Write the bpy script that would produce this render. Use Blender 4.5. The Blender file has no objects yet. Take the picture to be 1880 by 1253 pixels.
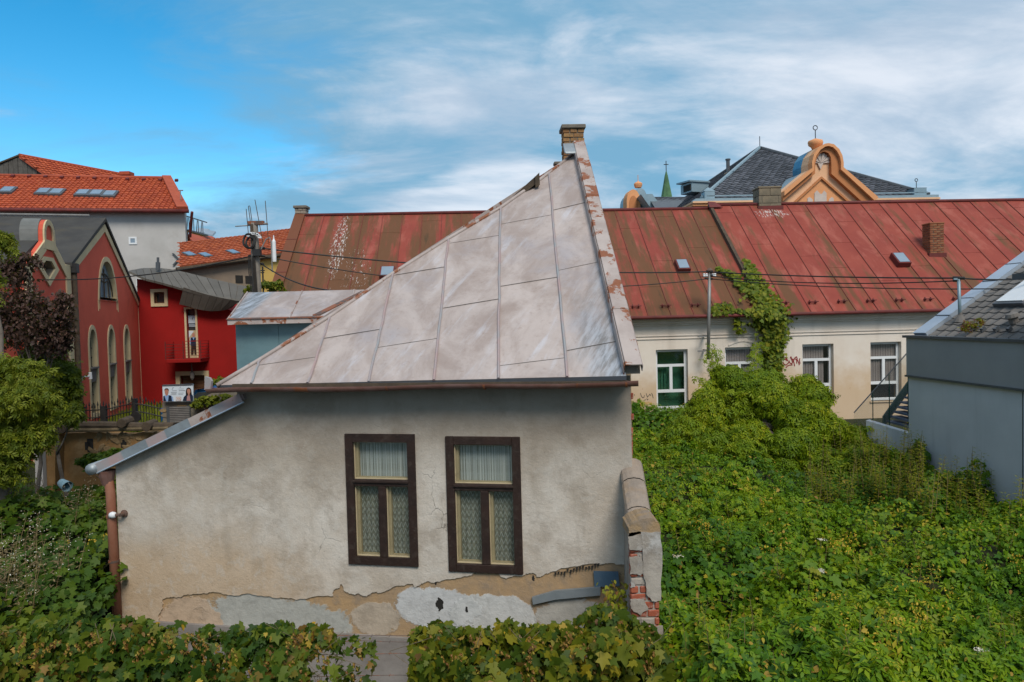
import bpy, bmesh, math, random
import numpy as np
from mathutils import Vector, Matrix
from mathutils.geometry import tessellate_polygon, delaunay_2d_cdt

random.seed(7)
RNG = np.random.default_rng(7)
R = math.radians
SC = bpy.context.scene
COL = SC.collection

# ------------------------------------------------------------------ camera
EYE = Vector((0, 0, 5.0))
FPX, CX, CY = 1300.0, 940.0, 626.5          # focal length and centre in photo pixels
PITCH, ROLL = math.atan(43 / FPX), 0.025
cam = bpy.data.cameras.new('camera')
camo = bpy.data.objects.new('camera', cam)
COL.objects.link(camo)
cam.sensor_width = 36
cam.lens = 36 * FPX / 1880
cam.clip_start = 0.1
cam.clip_end = 3000
_f = Vector((0, math.cos(PITCH), -math.sin(PITCH)))
_r = Vector((1, 0, 0))
_u = Vector((0, math.sin(PITCH), math.cos(PITCH)))
RC = _r * math.cos(ROLL) - _u * math.sin(ROLL)
UC = _u * math.cos(ROLL) + _r * math.sin(ROLL)
camo.matrix_world = Matrix(((RC.x, UC.x, -_f.x, EYE.x), (RC.y, UC.y, -_f.y, EYE.y),
                            (RC.z, UC.z, -_f.z, EYE.z), (0, 0, 0, 1)))
SC.camera = camo

# ------------------------------------------------------------------ world, sun, exposure
SUN_EL, SUN_AZ = R(47), R(163)               # azimuth clockwise from +Y: behind the camera, to the right
SKYOFF = (4.2, 1.9, 0)
THOFF = (17.1, 9.4, 0)
world = bpy.data.worlds.new('World')
SC.world = world
world.use_nodes = True
wn = world.node_tree
wn.nodes.clear()
def W(t, **kw):
    n = wn.nodes.new(t)
    for k, v in kw.items():
        if hasattr(n, k): setattr(n, k, v)
        else: n.inputs[k].default_value = v
    return n
sky = W('ShaderNodeTexSky', sky_type='NISHITA', sun_disc=False, sun_elevation=SUN_EL, sun_rotation=SUN_AZ,
        altitude=250.0, air_density=1.0, dust_density=0.1, ozone_density=2.0)
hs = W('ShaderNodeHueSaturation', Saturation=1.45, Value=0.88, Hue=0.485)
wn.links.new(sky.outputs[0], hs.inputs['Color'])
tc = W('ShaderNodeTexCoord')
sep = W('ShaderNodeSeparateXYZ')
wn.links.new(tc.outputs['Generated'], sep.inputs[0])
def wmath(op, a, b=None, c=None, clamp=False):
    n = W('ShaderNodeMath', operation=op, use_clamp=clamp)
    for i, x in enumerate((a, b, c)):
        if x is None: continue
        if isinstance(x, (int, float)): n.inputs[i].default_value = x
        else: wn.links.new(x, n.inputs[i])
    return n.outputs[0]
# clouds lie on a flat layer overhead: divide the direction by its height
den = wmath('ADD', wmath('MAXIMUM', sep.outputs[2], 0.0), 0.22)
cmb = W('ShaderNodeCombineXYZ')
wn.links.new(wmath('DIVIDE', sep.outputs[0], den), cmb.inputs[0])
wn.links.new(wmath('DIVIDE', sep.outputs[1], den), cmb.inputs[1])
cmb.inputs[2].default_value = 3.3
def wnoise(scale, detail, rough, dist, off=(0, 0, 0)):
    mp = W('ShaderNodeMapping')
    mp.inputs['Location'].default_value = off
    mp.inputs['Rotation'].default_value = (0, 0, R(-24))
    mp.inputs['Scale'].default_value = (0.62, 1.0, 1.0)
    wn.links.new(cmb.outputs[0], mp.inputs[0])
    n = W('ShaderNodeTexNoise', Scale=scale, Detail=detail, Roughness=rough, Distortion=dist)
    wn.links.new(mp.outputs[0], n.inputs['Vector'])
    return n.outputs['Fac']
def wsmooth(x, lo, hi):
    n = W('ShaderNodeMapRange', interpolation_type='SMOOTHSTEP')
    n.inputs['From Min'].default_value = lo
    n.inputs['From Max'].default_value = hi
    wn.links.new(x, n.inputs['Value'])
    return n.outputs[0]
def wmix(fac, a, b):
    n = W('ShaderNodeMix', data_type='RGBA')
    wn.links.new(fac, n.inputs[0])
    for i, x in ((6, a), (7, b)):
        if isinstance(x, tuple): n.inputs[i].default_value = x
        else: wn.links.new(x, n.inputs[i])
    return n.outputs[2]
big = wnoise(0.62, 5, 0.5, 0.5, SKYOFF)
fine = wnoise(2.0, 10, 0.62, 0.7, (3.1, 7.2, 0))
wisp = wnoise(4.5, 10, 0.66, 1.2, (8.3, 1.2, 0))
# one clear gap in the overcast, towards the north-west (upper left in the picture)
dv_ = W('ShaderNodeVectorMath', operation='DOT_PRODUCT')
dv_.inputs[1].default_value = Vector((-0.62, 0.72, 0.36)).normalized()
wn.links.new(tc.outputs['Generated'], dv_.inputs[0])
hole = wsmooth(dv_.outputs['Value'], 0.84, 0.995)
cover = wmath('ADD', wmath('SUBTRACT', wmath('ADD', big, 0.16), wmath('MULTIPLY', hole, 0.40)),
              wmath('ADD', wmath('MULTIPLY', wmath('SUBTRACT', fine, 0.5), 0.78), wmath('MULTIPLY', wmath('SUBTRACT', wisp, 0.5), 0.22)))
puff = wmath('MULTIPLY', wsmooth(wnoise(1.6, 9, 0.58, 0.4, (5.4, 3.3, 0)), 0.52, 0.68), 0.85)
mask = wmath('MAXIMUM', wsmooth(cover, 0.16, 0.54), puff)
lump = wmath('ADD', cover, wmath('MULTIPLY', wmath('SUBTRACT', wnoise(1.25, 8, 0.56, 0.3, THOFF), 0.5), 2.1))
thick = wmath('MAXIMUM', wsmooth(lump, 0.40, 0.90), puff)
SKYK = 0.11
veil = wsmooth(wnoise(1.5, 9, 0.6, 0.6, (6.1, 11.0, 0)), 0.36, 0.64)
white = wmix(veil, (2.2, 2.8, 3.5, 1), (4.0, 4.25, 4.65, 1))
cloudcol = wmix(thick, (1.0, 2.1, 3.05, 1), white)
# low haze: far clouds close ranks towards the horizon
haze_f = wmath('MULTIPLY', wsmooth(sep.outputs[2], 0.20, 0.0), 0.75)
clear = wmix(haze_f, hs.outputs[0], (1.6, 2.8, 3.8, 1))
skycol = wmix(wmath('MULTIPLY', mask, 0.94), clear, cloudcol)
bg = W('ShaderNodeBackground', Strength=SKYK)
wn.links.new(skycol, bg.inputs[0])
wo = W('ShaderNodeOutputWorld')
wn.links.new(bg.outputs[0], wo.inputs[0])

sun = bpy.data.lights.new('sun', 'SUN')
sun.energy = 1.5
sun.angle = R(24)
sun.color = (1.0, 0.93, 0.82)
suno = bpy.data.objects.new('sun', sun)
COL.objects.link(suno)
_sd = Vector((math.sin(SUN_AZ) * math.cos(SUN_EL), math.cos(SUN_AZ) * math.cos(SUN_EL), math.sin(SUN_EL)))
suno.rotation_euler = _sd.to_track_quat('Z', 'Y').to_euler()
suno.location = (15, -20, 40)

SC.view_settings.view_transform = 'Standard'
SC.view_settings.look = 'None'
SC.view_settings.exposure = 0.88
SC.view_settings.gamma = 1.0
SC.cycles.use_denoising = True
SC.cycles.max_bounces = 6
SC.cycles.transparent_max_bounces = 12

# ------------------------------------------------------------------ geometry helpers
Z = Vector((0, 0, 1))
def ray(px, py):
    return RC * ((px - CX) / FPX) + UC * ((CY - py) / FPX) + _f
def at(px, py, Y):
    d = ray(px, py)
    return EYE + d * (Y / d.y)

class Pl:
    """A plane with axes u (along) and s (up); n points out of it."""
    def __init__(self, o, eu, es=Z):
        self.o, self.eu, self.es = Vector(o), Vector(eu).normalized(), Vector(es).normalized()
        self.n = self.eu.cross(self.es).normalized()
    def P(self, u, s, w=0.0):
        return self.o + self.eu * u + self.es * s + self.n * w
    def pix(self, px, py, w=0.0):
        d = ray(px, py)
        t = (self.o + self.n * w - EYE).dot(self.n) / d.dot(self.n)
        q = EYE + d * t - self.o
        return (q.dot(self.eu), q.dot(self.es))
    def W(self, px, py, w=0.0):
        return self.P(*self.pix(px, py, w), w)

def in_poly(u, v, poly):
    c = False
    for i in range(len(poly)):
        a, b = poly[i], poly[i - 1]
        if (a[1] > v) != (b[1] > v) and u < (b[0] - a[0]) * (v - a[1]) / (b[1] - a[1]) + a[0]: c = not c
    return c
def tri_holes(loops, flat):
    """Triangles of a polygon with holes, as indices into the flat point list."""
    edges, b = [], 0
    for l in loops:
        edges += [(b + i, b + (i + 1) % len(l)) for i in range(len(l))]
        b += len(l)
    vs, _, fs, ov, _, _ = delaunay_2d_cdt([Vector((p[0], p[1])) for p in flat], edges, [], 0, 1e-7)
    out = []
    for f in fs:
        idx = [ov[i][0] if ov[i] else -1 for i in f]
        if -1 in idx: continue
        cx = sum(flat[i][0] for i in idx) / 3
        cy = sum(flat[i][1] for i in idx) / 3
        if in_poly(cx, cy, loops[0]) and not any(in_poly(cx, cy, h) for h in loops[1:]): out.append(tuple(idx))
    return out

WL = {}                                        # world position of each root
class MB:
    def __init__(self):
        self.v, self.f, self.uv = [], [], []
    def face(self, pts, uv=None):
        i = len(self.v)
        self.v += [Vector(p) for p in pts]
        self.f.append(list(range(i, i + len(pts))))
        self.uv.append(uv)
    def add(self, vs, fs, uvs=None):
        i = len(self.v)
        self.v += [Vector(p) for p in vs]
        for k, f in enumerate(fs):
            self.f.append([i + a for a in f])
            self.uv.append([uvs[a] for a in f] if uvs else None)
    def box(self, o, a, b, c):
        o, a, b, c = Vector(o), Vector(a), Vector(b), Vector(c)
        vs = [o, o + a, o + a + b, o + b, o + c, o + a + c, o + a + b + c, o + b + c]
        self.add(vs, [(0, 3, 2, 1), (4, 5, 6, 7), (0, 1, 5, 4), (1, 2, 6, 5), (2, 3, 7, 6), (3, 0, 4, 7)])
        return self
    def pbox(self, pl, u0, u1, s0, s1, w0, w1):
        return self.box(pl.P(u0, s0, w0), pl.eu * (u1 - u0), pl.es * (s1 - s0), pl.n * (w1 - w0))
    def wbox(self, x0, x1, y0, y1, z0, z1):
        return self.box((x0, y0, z0), (x1 - x0, 0, 0), (0, y1 - y0, 0), (0, 0, z1 - z0))
    def slab(self, pl, poly, w0, w1, holes=(), uv=False):
        """Polygon (with holes) in plane coordinates, extruded between w0 and w1."""
        loops = [list(poly)] + [list(h) for h in holes]
        flat = [p for l in loops for p in l]
        tris = tri_holes(loops, flat) if holes else tessellate_polygon([[Vector((p[0], p[1], 0)) for p in l] for l in loops])
        n = len(flat)
        vs = [pl.P(p[0], p[1], w1) for p in flat] + [pl.P(p[0], p[1], w0) for p in flat]
        fs = [tuple(t) for t in tris] + [tuple(i + n for i in reversed(t)) for t in tris]
        b = 0
        for l in loops:
            m = len(l)
            for i in range(m):
                j = (i + 1) % m
                fs.append((b + i, b + j, b + j + n, b + i + n))
            b += m
        self.add(vs, fs, [(p[0], p[1]) for p in flat] * 2 if uv else None)
        return self
    def tube(self, pts, r, n=8, cap=True):
        pts = [Vector(p) for p in pts]
        rs = r if isinstance(r, (list, tuple)) else [r] * len(pts)
        rings = []
        prev = None
        for i, p in enumerate(pts):
            d = (pts[min(i + 1, len(pts) - 1)] - pts[max(i - 1, 0)]).normalized()
            a = prev if prev is not None else (Vector((1, 0, 0)) if abs(d.x) < 0.8 else Vector((0, 1, 0)))
            a = (a - d * a.dot(d)).normalized()
            prev = a
            b = d.cross(a)
            rings.append([p + (a * math.cos(2 * math.pi * k / n) + b * math.sin(2 * math.pi * k / n)) * rs[i] for k in range(n)])
        vs = [q for rg in rings for q in rg]
        fs = []
        for i in range(len(pts) - 1):
            for k in range(n):
                fs.append((i * n + k, i * n + (k + 1) % n, (i + 1) * n + (k + 1) % n, (i + 1) * n + k))
        if cap:
            fs.append(tuple(range(n - 1, -1, -1)))
            fs.append(tuple((len(pts) - 1) * n + k for k in range(n)))
        self.add(vs, fs)
        return self
    def lathe(self, c, prof, n=16, axis=Z):
        c = Vector(c)
        axis = Vector(axis).normalized()
        a = axis.orthogonal().normalized()
        b = axis.cross(a)
        vs = [c + axis * z + (a * math.cos(2 * math.pi * k / n) + b * math.sin(2 * math.pi * k / n)) * r for r, z in prof for k in range(n)]
        fs = []
        for i in range(len(prof) - 1):
            for k in range(n):
                fs.append((i * n + k, i * n + (k + 1) % n, (i + 1) * n + (k + 1) % n, (i + 1) * n + k))
        fs.append(tuple(range(n - 1, -1, -1)))
        fs.append(tuple((len(prof) - 1) * n + k for k in range(n)))
        self.add(vs, fs)
        return self
    def mesh(self, name, mat, off=Vector((0, 0, 0)), smooth=False, bevel=0.0):
        me = bpy.data.meshes.new(name)
        me.from_pydata([p - off for p in self.v], [], self.f)
        if any(u is not None for u in self.uv):
            ul = me.uv_layers.new(name='UVMap')
            li = 0
            for f, u in zip(self.f, self.uv):
                for k in range(len(f)):
                    ul.data[li].uv = u[k] if u else (0, 0)
                    li += 1
        bm = bmesh.new()
        bm.from_mesh(me)
        if bevel:
            bmesh.ops.remove_doubles(bm, verts=bm.verts, dist=1e-5)
            bmesh.ops.bevel(bm, geom=[e for e in bm.edges if len(e.link_faces) == 2 and e.calc_face_angle(0) > 0.6],
                            offset=bevel, segments=1, affect='EDGES', clamp_overlap=True)
        bmesh.ops.recalc_face_normals(bm, faces=bm.faces)
        bm.to_mesh(me)
        bm.free()
        if mat: me.materials.append(mat)
        if smooth:
            me.shade_smooth()
        return me

def tag(o, label, cat, group=None, kind=None):
    if label: o['label'] = label
    if cat: o['category'] = cat
    if group: o['group'] = group
    if kind: o['kind'] = kind
    return o
def thing(name, label, cat, loc, group=None):
    o = bpy.data.objects.new(name, None)
    COL.objects.link(o)
    o.location = loc
    o.empty_display_size = 0.3
    WL[o.name] = Vector(loc)
    return tag(o, label, cat, group)
def part(name, mb, mat, parent=None, smooth=False, bevel=0.0, label=None):
    off = WL[parent.name] if parent else Vector((0, 0, 0))
    o = bpy.data.objects.new(name, mb.mesh(name, mat, off, smooth, bevel))
    COL.objects.link(o)
    if parent: o.parent = parent
    WL[o.name] = off
    if label: o['label'] = label
    return o
def solo(name, mb, mat, label, cat, base, group=None, smooth=False, bevel=0.0, kind=None):
    base = Vector(base)
    o = bpy.data.objects.new(name, mb.mesh(name, mat, base, smooth, bevel))
    COL.objects.link(o)
    o.location = base
    WL[o.name] = base
    return tag(o, label, cat, group, kind)
def place(name, me, parent, loc, rot=None, scale=None):
    """A copy of a shared mesh at a world position under a parent."""
    o = bpy.data.objects.new(name, me)
    COL.objects.link(o)
    o.parent = parent
    o.location = Vector(loc) - WL[parent.name]
    if rot is not None: o.rotation_euler = rot
    if scale is not None: o.scale = scale
    return o

def rough(poly, amp, it=3, closed=True):
    """Fractally roughen a 2D outline."""
    p = [Vector(q) for q in poly]
    for k in range(it):
        out = []
        n = len(p)
        for i in range(n):
            out.append(p[i])
            if i == n - 1 and not closed: break
            a, b = p[i], p[(i + 1) % n]
            d = b - a
            nn = Vector((-d.y, d.x))
            if nn.length > 1e-9: nn.normalize()
            out.append((a + b) / 2 + nn * random.uniform(-1, 1) * min(amp, d.length * 0.3))
        p = out
        amp *= 0.6
    return [(q.x, q.y) for q in p]
def clip(poly, a, b, keep):
    """Clip a 2D polygon by the line a-b, keeping the side with sign keep."""
    def side(p): return keep * ((b[0] - a[0]) * (p[1] - a[1]) - (b[1] - a[1]) * (p[0] - a[0]))
    out = []
    for i in range(len(poly)):
        p, q = poly[i], poly[(i + 1) % len(poly)]
        sp, sq = side(p), side(q)
        if sp >= 0: out.append(p)
        if sp * sq < 0:
            t = sp / (sp - sq)
            out.append((p[0] + (q[0] - p[0]) * t, p[1] + (q[1] - p[1]) * t))
    return out

# ------------------------------------------------------------------ material helpers
class G:
    def __init__(self, name, rough_=0.8, metallic=0.0, spec=0.35):
        self.m = bpy.data.materials.new(name)
        self.m.use_nodes = True
        self.nt = self.m.node_tree
        self.b = self.nt.nodes['Principled BSDF']
        self.b.inputs['Roughness'].default_value = rough_
        self.b.inputs['Metallic'].default_value = metallic
        self.b.inputs['Specular IOR Level'].default_value = spec
        t = self.nt.nodes.new('ShaderNodeTexCoord')
        self.obj, self.uv = t.outputs['Object'], t.outputs['UV']
    def node(self, t, **kw):
        n = self.nt.nodes.new(t)
        for k, v in kw.items():
            if hasattr(n, k): setattr(n, k, v)
            else: n.inputs[k].default_value = v
        return n
    def link(self, a, b): self.nt.links.new(a, b)
    def scale(self, vec, s, off=(0, 0, 0)):
        n = self.node('ShaderNodeMapping')
        n.inputs['Scale'].default_value = s
        n.inputs['Location'].default_value = off
        self.link(vec, n.inputs[0])
        return n.outputs[0]
    def noise(self, scale, detail=6, rough_=0.55, vec=None, dist=0.0):
        n = self.node('ShaderNodeTexNoise', Scale=scale, Detail=detail, Roughness=rough_, Distortion=dist)
        self.link(vec if vec is not None else self.obj, n.inputs['Vector'])
        return n.outputs['Fac']
    def vor(self, scale, vec=None, feature='F1', out='Distance'):
        n = self.node('ShaderNodeTexVoronoi', feature=feature, Scale=scale)
        self.link(vec if vec is not None else self.obj, n.inputs['Vector'])
        return n.outputs[out]
    def math(self, op, a, b=None, c=None, clamp=False):
        n = self.node('ShaderNodeMath', operation=op, use_clamp=clamp)
        for i, x in enumerate((a, b, c)):
            if x is None: continue
            if isinstance(x, (int, float)): n.inputs[i].default_value = x
            else: self.link(x, n.inputs[i])
        return n.outputs[0]
    def step(self, x, lo, hi):
        n = self.node('ShaderNodeMapRange', interpolation_type='SMOOTHSTEP')
        n.inputs['From Min'].default_value = lo
        n.inputs['From Max'].default_value = hi
        self.link(x, n.inputs['Value'])
        return n.outputs[0]
    def mix(self, fac, a, b, blend='MIX'):
        n = self.node('ShaderNodeMix', data_type='RGBA', blend_type=blend)
        if isinstance(fac, (int, float)): n.inputs[0].default_value = fac
        else: self.link(fac, n.inputs[0])
        for i, x in ((6, a), (7, b)):
            if isinstance(x, (tuple, list)): n.inputs[i].default_value = (*x[:3], 1)
            else: self.link(x, n.inputs[i])
        return n.outputs[2]
    def sep(self, vec):
        n = self.node('ShaderNodeSeparateXYZ')
        self.link(vec, n.inputs[0])
        return n.outputs
    def comb(self, x, y, z=0.0):
        n = self.node('ShaderNodeCombineXYZ')
        for i, q in enumerate((x, y, z)):
            if isinstance(q, (int, float)): n.inputs[i].default_value = q
            else: self.link(q, n.inputs[i])
        return n.outputs[0]
    def attr(self, name):
        return self.node('ShaderNodeAttribute', attribute_name=name).outputs['Fac']
    def rnd(self):
        return self.node('ShaderNodeObjectInfo').outputs['Random']
    def bump(self, h, strength=0.4, dist=0.02):
        n = self.node('ShaderNodeBump', Strength=strength, Distance=dist)
        self.link(h, n.inputs['Height'])
        self.link(n.outputs[0], self.b.inputs['Normal'])
    def done(self, col, rough_=None):
        if isinstance(col, (tuple, list)): self.b.inputs['Base Color'].default_value = (*col[:3], 1)
        else: self.link(col, self.b.inputs['Base Color'])
        if rough_ is not None: self.link(rough_, self.b.inputs['Roughness'])
        return self.m

def surf(name, c1, c2, scale=3.0, rough_=0.85, bump=0.3, bscale=None, metallic=0.0, spec=0.3, detail=7, dirt=None, dscale=1.3, amount=0.5, rand=0.0):
    """General weathered surface: two tones, optional dirt stain, fine relief."""
    g = G(name, rough_, metallic, spec)
    c = g.mix(g.step(g.noise(scale, detail, 0.6), 0.3, 0.7), c1, c2)
    if dirt:
        c = g.mix(g.math('MULTIPLY', g.step(g.noise(dscale, 8, 0.65, dist=0.4), 0.48, 0.72), amount), c, dirt)
    if rand:
        c = g.mix(g.math('MULTIPLY', g.rnd(), rand), c, tuple(x * 0.45 for x in c1))
    if bump: g.bump(g.noise(bscale or scale * 9, 8, 0.65), bump, 0.015)
    return g.done(c)

# ------------------------------------------------------------------ materials
def m_plaster():
    g = G('old_plaster', 0.93, spec=0.15)
    xyz = g.sep(g.obj)
    big = g.noise(0.9, 8, 0.62, dist=0.5)
    c = g.mix(g.step(big, 0.32, 0.68), (0.48, 0.405, 0.33), (0.64, 0.575, 0.505))
    c = g.mix(g.math('MULTIPLY', g.step(g.noise(2.4, 8, 0.65, dist=0.3), 0.46, 0.66), 0.55), c, (0.33, 0.27, 0.215))
    # ochre damp stain, low on the left half of the wall
    low = g.math('MULTIPLY', g.step(g.math('ADD', xyz[2], g.math('MULTIPLY', g.noise(1.1, 6, 0.6), 1.3)), 3.15, 2.3),
                 g.step(g.math('ADD', xyz[0], g.math('MULTIPLY', g.noise(0.8, 4, 0.5), 1.6)), 0.6, -1.2))
    c = g.mix(g.math('MULTIPLY', low, 0.55), c, (0.52, 0.34, 0.185))
    # dirt streaks washed down the wall, ragged grime and painted shade under the gutter
    st = g.noise(1.0, 7, 0.6, g.scale(g.obj, (2.6, 2.6, 0.45)))
    c = g.mix(g.math('MULTIPLY', g.step(st, 0.50, 0.74), 0.38), c, (0.26, 0.215, 0.165))
    c = g.mix(g.math('MULTIPLY', g.step(g.noise(5.5, 8, 0.7, dist=0.5), 0.5, 0.64), 0.4), c, (0.58, 0.53, 0.47))
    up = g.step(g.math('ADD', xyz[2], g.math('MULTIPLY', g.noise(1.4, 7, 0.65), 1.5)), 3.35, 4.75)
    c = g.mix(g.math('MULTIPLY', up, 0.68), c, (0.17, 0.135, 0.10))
    # pits and shrinkage cracks
    pits = g.step(g.noise(17, 5, 0.72, g.scale(g.obj, (1, 1, 2.6))), 0.62, 0.70)
    c = g.mix(g.math('MULTIPLY', pits, g.math('MULTIPLY', g.step(g.noise(1.7, 4), 0.40, 0.60), 0.75)), c, (0.17, 0.14, 0.11))
    wv = g.node('ShaderNodeVectorMath', operation='ADD')
    g.link(g.obj, wv.inputs[0])
    nn = g.node('ShaderNodeTexNoise', Scale=3.0, Detail=5.0)
    g.link(g.obj, nn.inputs['Vector'])
    vs = g.node('ShaderNodeVectorMath', operation='SCALE')
    vs.inputs['Scale'].default_value = 0.35
    g.link(nn.outputs['Color'], vs.inputs[0])
    g.link(vs.outputs[0], wv.inputs[1])
    edge = g.vor(1.15, wv.outputs[0], 'DISTANCE_TO_EDGE')
    crack = g.math('MULTIPLY', g.step(edge, 0.0055, 0.001), g.step(g.noise(0.9, 4), 0.53, 0.62))
    c = g.mix(g.math('MULTIPLY', crack, 0.6), c, (0.10, 0.085, 0.07))
    c = g.mix(g.math('MULTIPLY', g.step(g.noise(34, 6, 0.75), 0.52, 0.68), 0.20), c, (0.27, 0.22, 0.17))
    h = g.math('ADD', g.math('MULTIPLY', g.noise(20, 9, 0.74), 1.3), g.math('MULTIPLY', g.noise(4.2, 6, 0.6), 1.2))
    h = g.math('SUBTRACT', h, g.math('MULTIPLY', crack, 0.8))
    h = g.math('SUBTRACT', h, g.math('MULTIPLY', pits, 0.5))
    g.bump(h, 0.42, 0.022)
    return g.done(c)
def m_roofmetal():
    g = G('painted_roof_metal', 0.55, 0.0, 0.4)
    n1 = g.noise(1.6, 8, 0.66, g.scale(g.uv, (1.0, 0.6, 1)), 0.6)
    c = g.mix(g.step(n1, 0.36, 0.64), (0.315, 0.245, 0.215), (0.455, 0.38, 0.35))
    # brushed pale streaks run down the slope, at a slant
    sx = g.sep(g.uv)
    dv = g.comb(g.math('MULTIPLY', g.math('ADD', sx[0], g.math('MULTIPLY', sx[1], -0.33)), 5.0), g.math('MULTIPLY', sx[1], 0.9), 0)
    streak = g.math('MULTIPLY', g.step(g.noise(1.0, 9, 0.68, dv, 0.25), 0.50, 0.74), g.step(g.noise(0.75, 4, 0.5, g.uv), 0.36, 0.58))
    c = g.mix(g.math('MULTIPLY', streak, 0.6), c, (0.55, 0.56, 0.62))
    c = g.mix(g.math('MULTIPLY', g.step(g.noise(0.8, 5, 0.6, g.scale(g.uv, (1, 1, 1), (5, 3, 0))), 0.52, 0.7), 0.45), c, (0.30, 0.29, 0.33))
    c = g.mix(g.math('MULTIPLY', g.step(g.noise(11, 7, 0.72, g.uv), 0.52, 0.72), 0.5), c, (0.26, 0.19, 0.155))
    # bare zinc strip beside the parapet, the parapet's shade painted into its dark colour
    bare = g.math('MULTIPLY', g.step(g.math('ADD', sx[0], g.math('MULTIPLY', g.noise(1.6, 6, 0.6, g.scale(g.uv, (1, .35, 1))), 1.6)), 0.15, 0.8), g.step(sx[0], 0.4, 0.2))
    c = g.mix(bare, c, g.mix(g.step(g.noise(2.2, 7, 0.7, dv), 0.4, 0.62), (0.15, 0.155, 0.16), (0.36, 0.39, 0.44)))
    c = g.mix(g.math('MULTIPLY', g.rnd(), 0.10), c, (0.25, 0.23, 0.24))
    g.bump(g.math('ADD', g.noise(1.6, 3, 0.5, g.uv), g.math('MULTIPLY', g.noise(22, 5, 0.6, g.uv), 0.07)), 0.8, 0.05)
    return g.done(c)
def m_redroof(F1, F2, F3, US):
    g = G('red_painted_sheet', 0.72, 0.0, 0.25)
    sx = g.sep(g.uv)
    c = g.mix(g.step(g.noise(0.9, 6, 0.6, g.uv), 0.3, 0.7), (0.285, 0.058, 0.037), (0.235, 0.043, 0.029))
    c = g.mix(g.math('MULTIPLY', g.rnd(), 0.22), c, (0.20, 0.042, 0.034))
    c = g.mix(g.math('MULTIPLY', g.step(g.noise(1.5, 8, 0.68, g.scale(g.uv, (1.2, .5, 1)), .4), 0.48, 0.66), 0.6), c, (0.36, 0.105, 0.075))
    # brown moss washed down in streaks, heavier on the older left half
    dv = g.comb(g.math('MULTIPLY', sx[0], 1.5), g.math('MULTIPLY', sx[1], 0.16), 0)
    west = g.math('ADD', g.math('MULTIPLY', g.step(sx[0], US + .3, US - .3), 0.10), g.math('MULTIPLY', g.step(sx[1], 5.5, 0.0), 0.045))
    ms = g.math('ADD', g.math('ADD', g.noise(1.0, 7, 0.62, dv, 0.2), west), g.math('MULTIPLY', g.math('SUBTRACT', g.noise(7, 6, 0.7, g.scale(g.uv, (1, .22, 1))), 0.5), 0.22))
    c = g.mix(g.math('MULTIPLY', g.step(ms, 0.52, 0.65), 0.88), c, (0.115, 0.058, 0.024))
    c = g.mix(g.math('MULTIPLY', g.step(ms, 0.70, 0.80), 0.7), c, (0.055, 0.040, 0.018))
    # flaked patches with pale primer showing
    def region(u, v, ru, rv):
        a = g.math('DIVIDE', g.math('SUBTRACT', sx[0], u), ru)
        b = g.math('DIVIDE', g.math('SUBTRACT', sx[1], v), rv)
        return g.step(g.math('ADD', g.math('MULTIPLY', a, a), g.math('MULTIPLY', b, b)), 1.0, 0.1)
    fl = g.math('MAXIMUM', region(F1[0], F1[1], .45, 3.6), region(F2[0], F2[1], 1.1, .55))
    fl = g.math('MAXIMUM', fl, g.math('MULTIPLY', region(F3[0], F3[1], .8, 2.6), 0.7))
    flk = g.noise(5.5, 9, 0.74, g.scale(g.uv, (3.4, 0.9, 1)))
    c = g.mix(g.step(g.math('ADD', flk, g.math('MULTIPLY', fl, 0.18)), 0.71, 0.73), c, (0.50, 0.45, 0.42))
    g.bump(g.math('ADD', g.noise(1.3, 3, 0.5, g.uv), g.math('MULTIPLY', g.noise(30, 5, 0.6, g.uv), 0.05)), 0.35, 0.03)
    return g.done(c)
def m_white_wall():
    g = G('white_lime_wall', 0.92, spec=0.15)
    xyz = g.sep(g.obj)
    c = g.mix(g.step(g.noise(0.7, 7, 0.6), 0.3, 0.7), (0.70, 0.60, 0.51), (0.77, 0.69, 0.61))
    st = g.noise(1.0, 7, 0.6, g.scale(g.obj, (2.2, 2.2, 0.25)))
    c = g.mix(g.math('MULTIPLY', g.step(st, 0.50, 0.74), 0.35), c, (0.45, 0.39, 0.33))
    damp = g.step(g.math('ADD', xyz[2], g.math('MULTIPLY', g.noise(0.7, 7, 0.65), 2.4)), 3.55, 2.3)
    c = g.mix(g.math('MULTIPLY', damp, 0.7), c, (0.55, 0.36, 0.19))
    c = g.mix(g.math('MULTIPLY', g.step(g.noise(9, 8, 0.7), 0.62, 0.74), g.math('MULTIPLY', damp, 0.8)), c, (0.42, 0.20, 0.11))
    g.bump(g.noise(18, 8, 0.65), 0.25, 0.01)
    return g.done(c)
def m_glass():
    g = G('window_glass', 0.05)
    nt = g.nt
    tr = g.node('ShaderNodeBsdfTransparent')
    tr.inputs[0].default_value = (0.96, 0.97, 0.96, 1)
    gl = g.node('ShaderNodeBsdfGlossy', Roughness=0.03)
    fr = g.node('ShaderNodeLayerWeight', Blend=0.5)
    bn = g.node('ShaderNodeBump', Strength=0.12, Distance=0.02)
    g.link(g.noise(2.5, 2, 0.5), bn.inputs['Height'])
    g.link(bn.outputs[0], gl.inputs['Normal'])
    mx = g.node('ShaderNodeMixShader')
    g.link(g.math('MULTIPLY_ADD', g.math('POWER', fr.outputs['Facing'], 4.0), 0.9, 0.085, clamp=True), mx.inputs[0])
    g.link(tr.outputs[0], mx.inputs[1])
    g.link(gl.outputs[0], mx.inputs[2])
    g.link(mx.outputs[0], nt.nodes['Material Output'].inputs[0])
    return g.m
def m_darkglass(name, col, fac=0.5):
    g = G(name, 0.08, spec=fac)
    return g.done(g.mix(g.noise(1.5, 3), col, tuple(x * 1.5 for x in col)))
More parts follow.
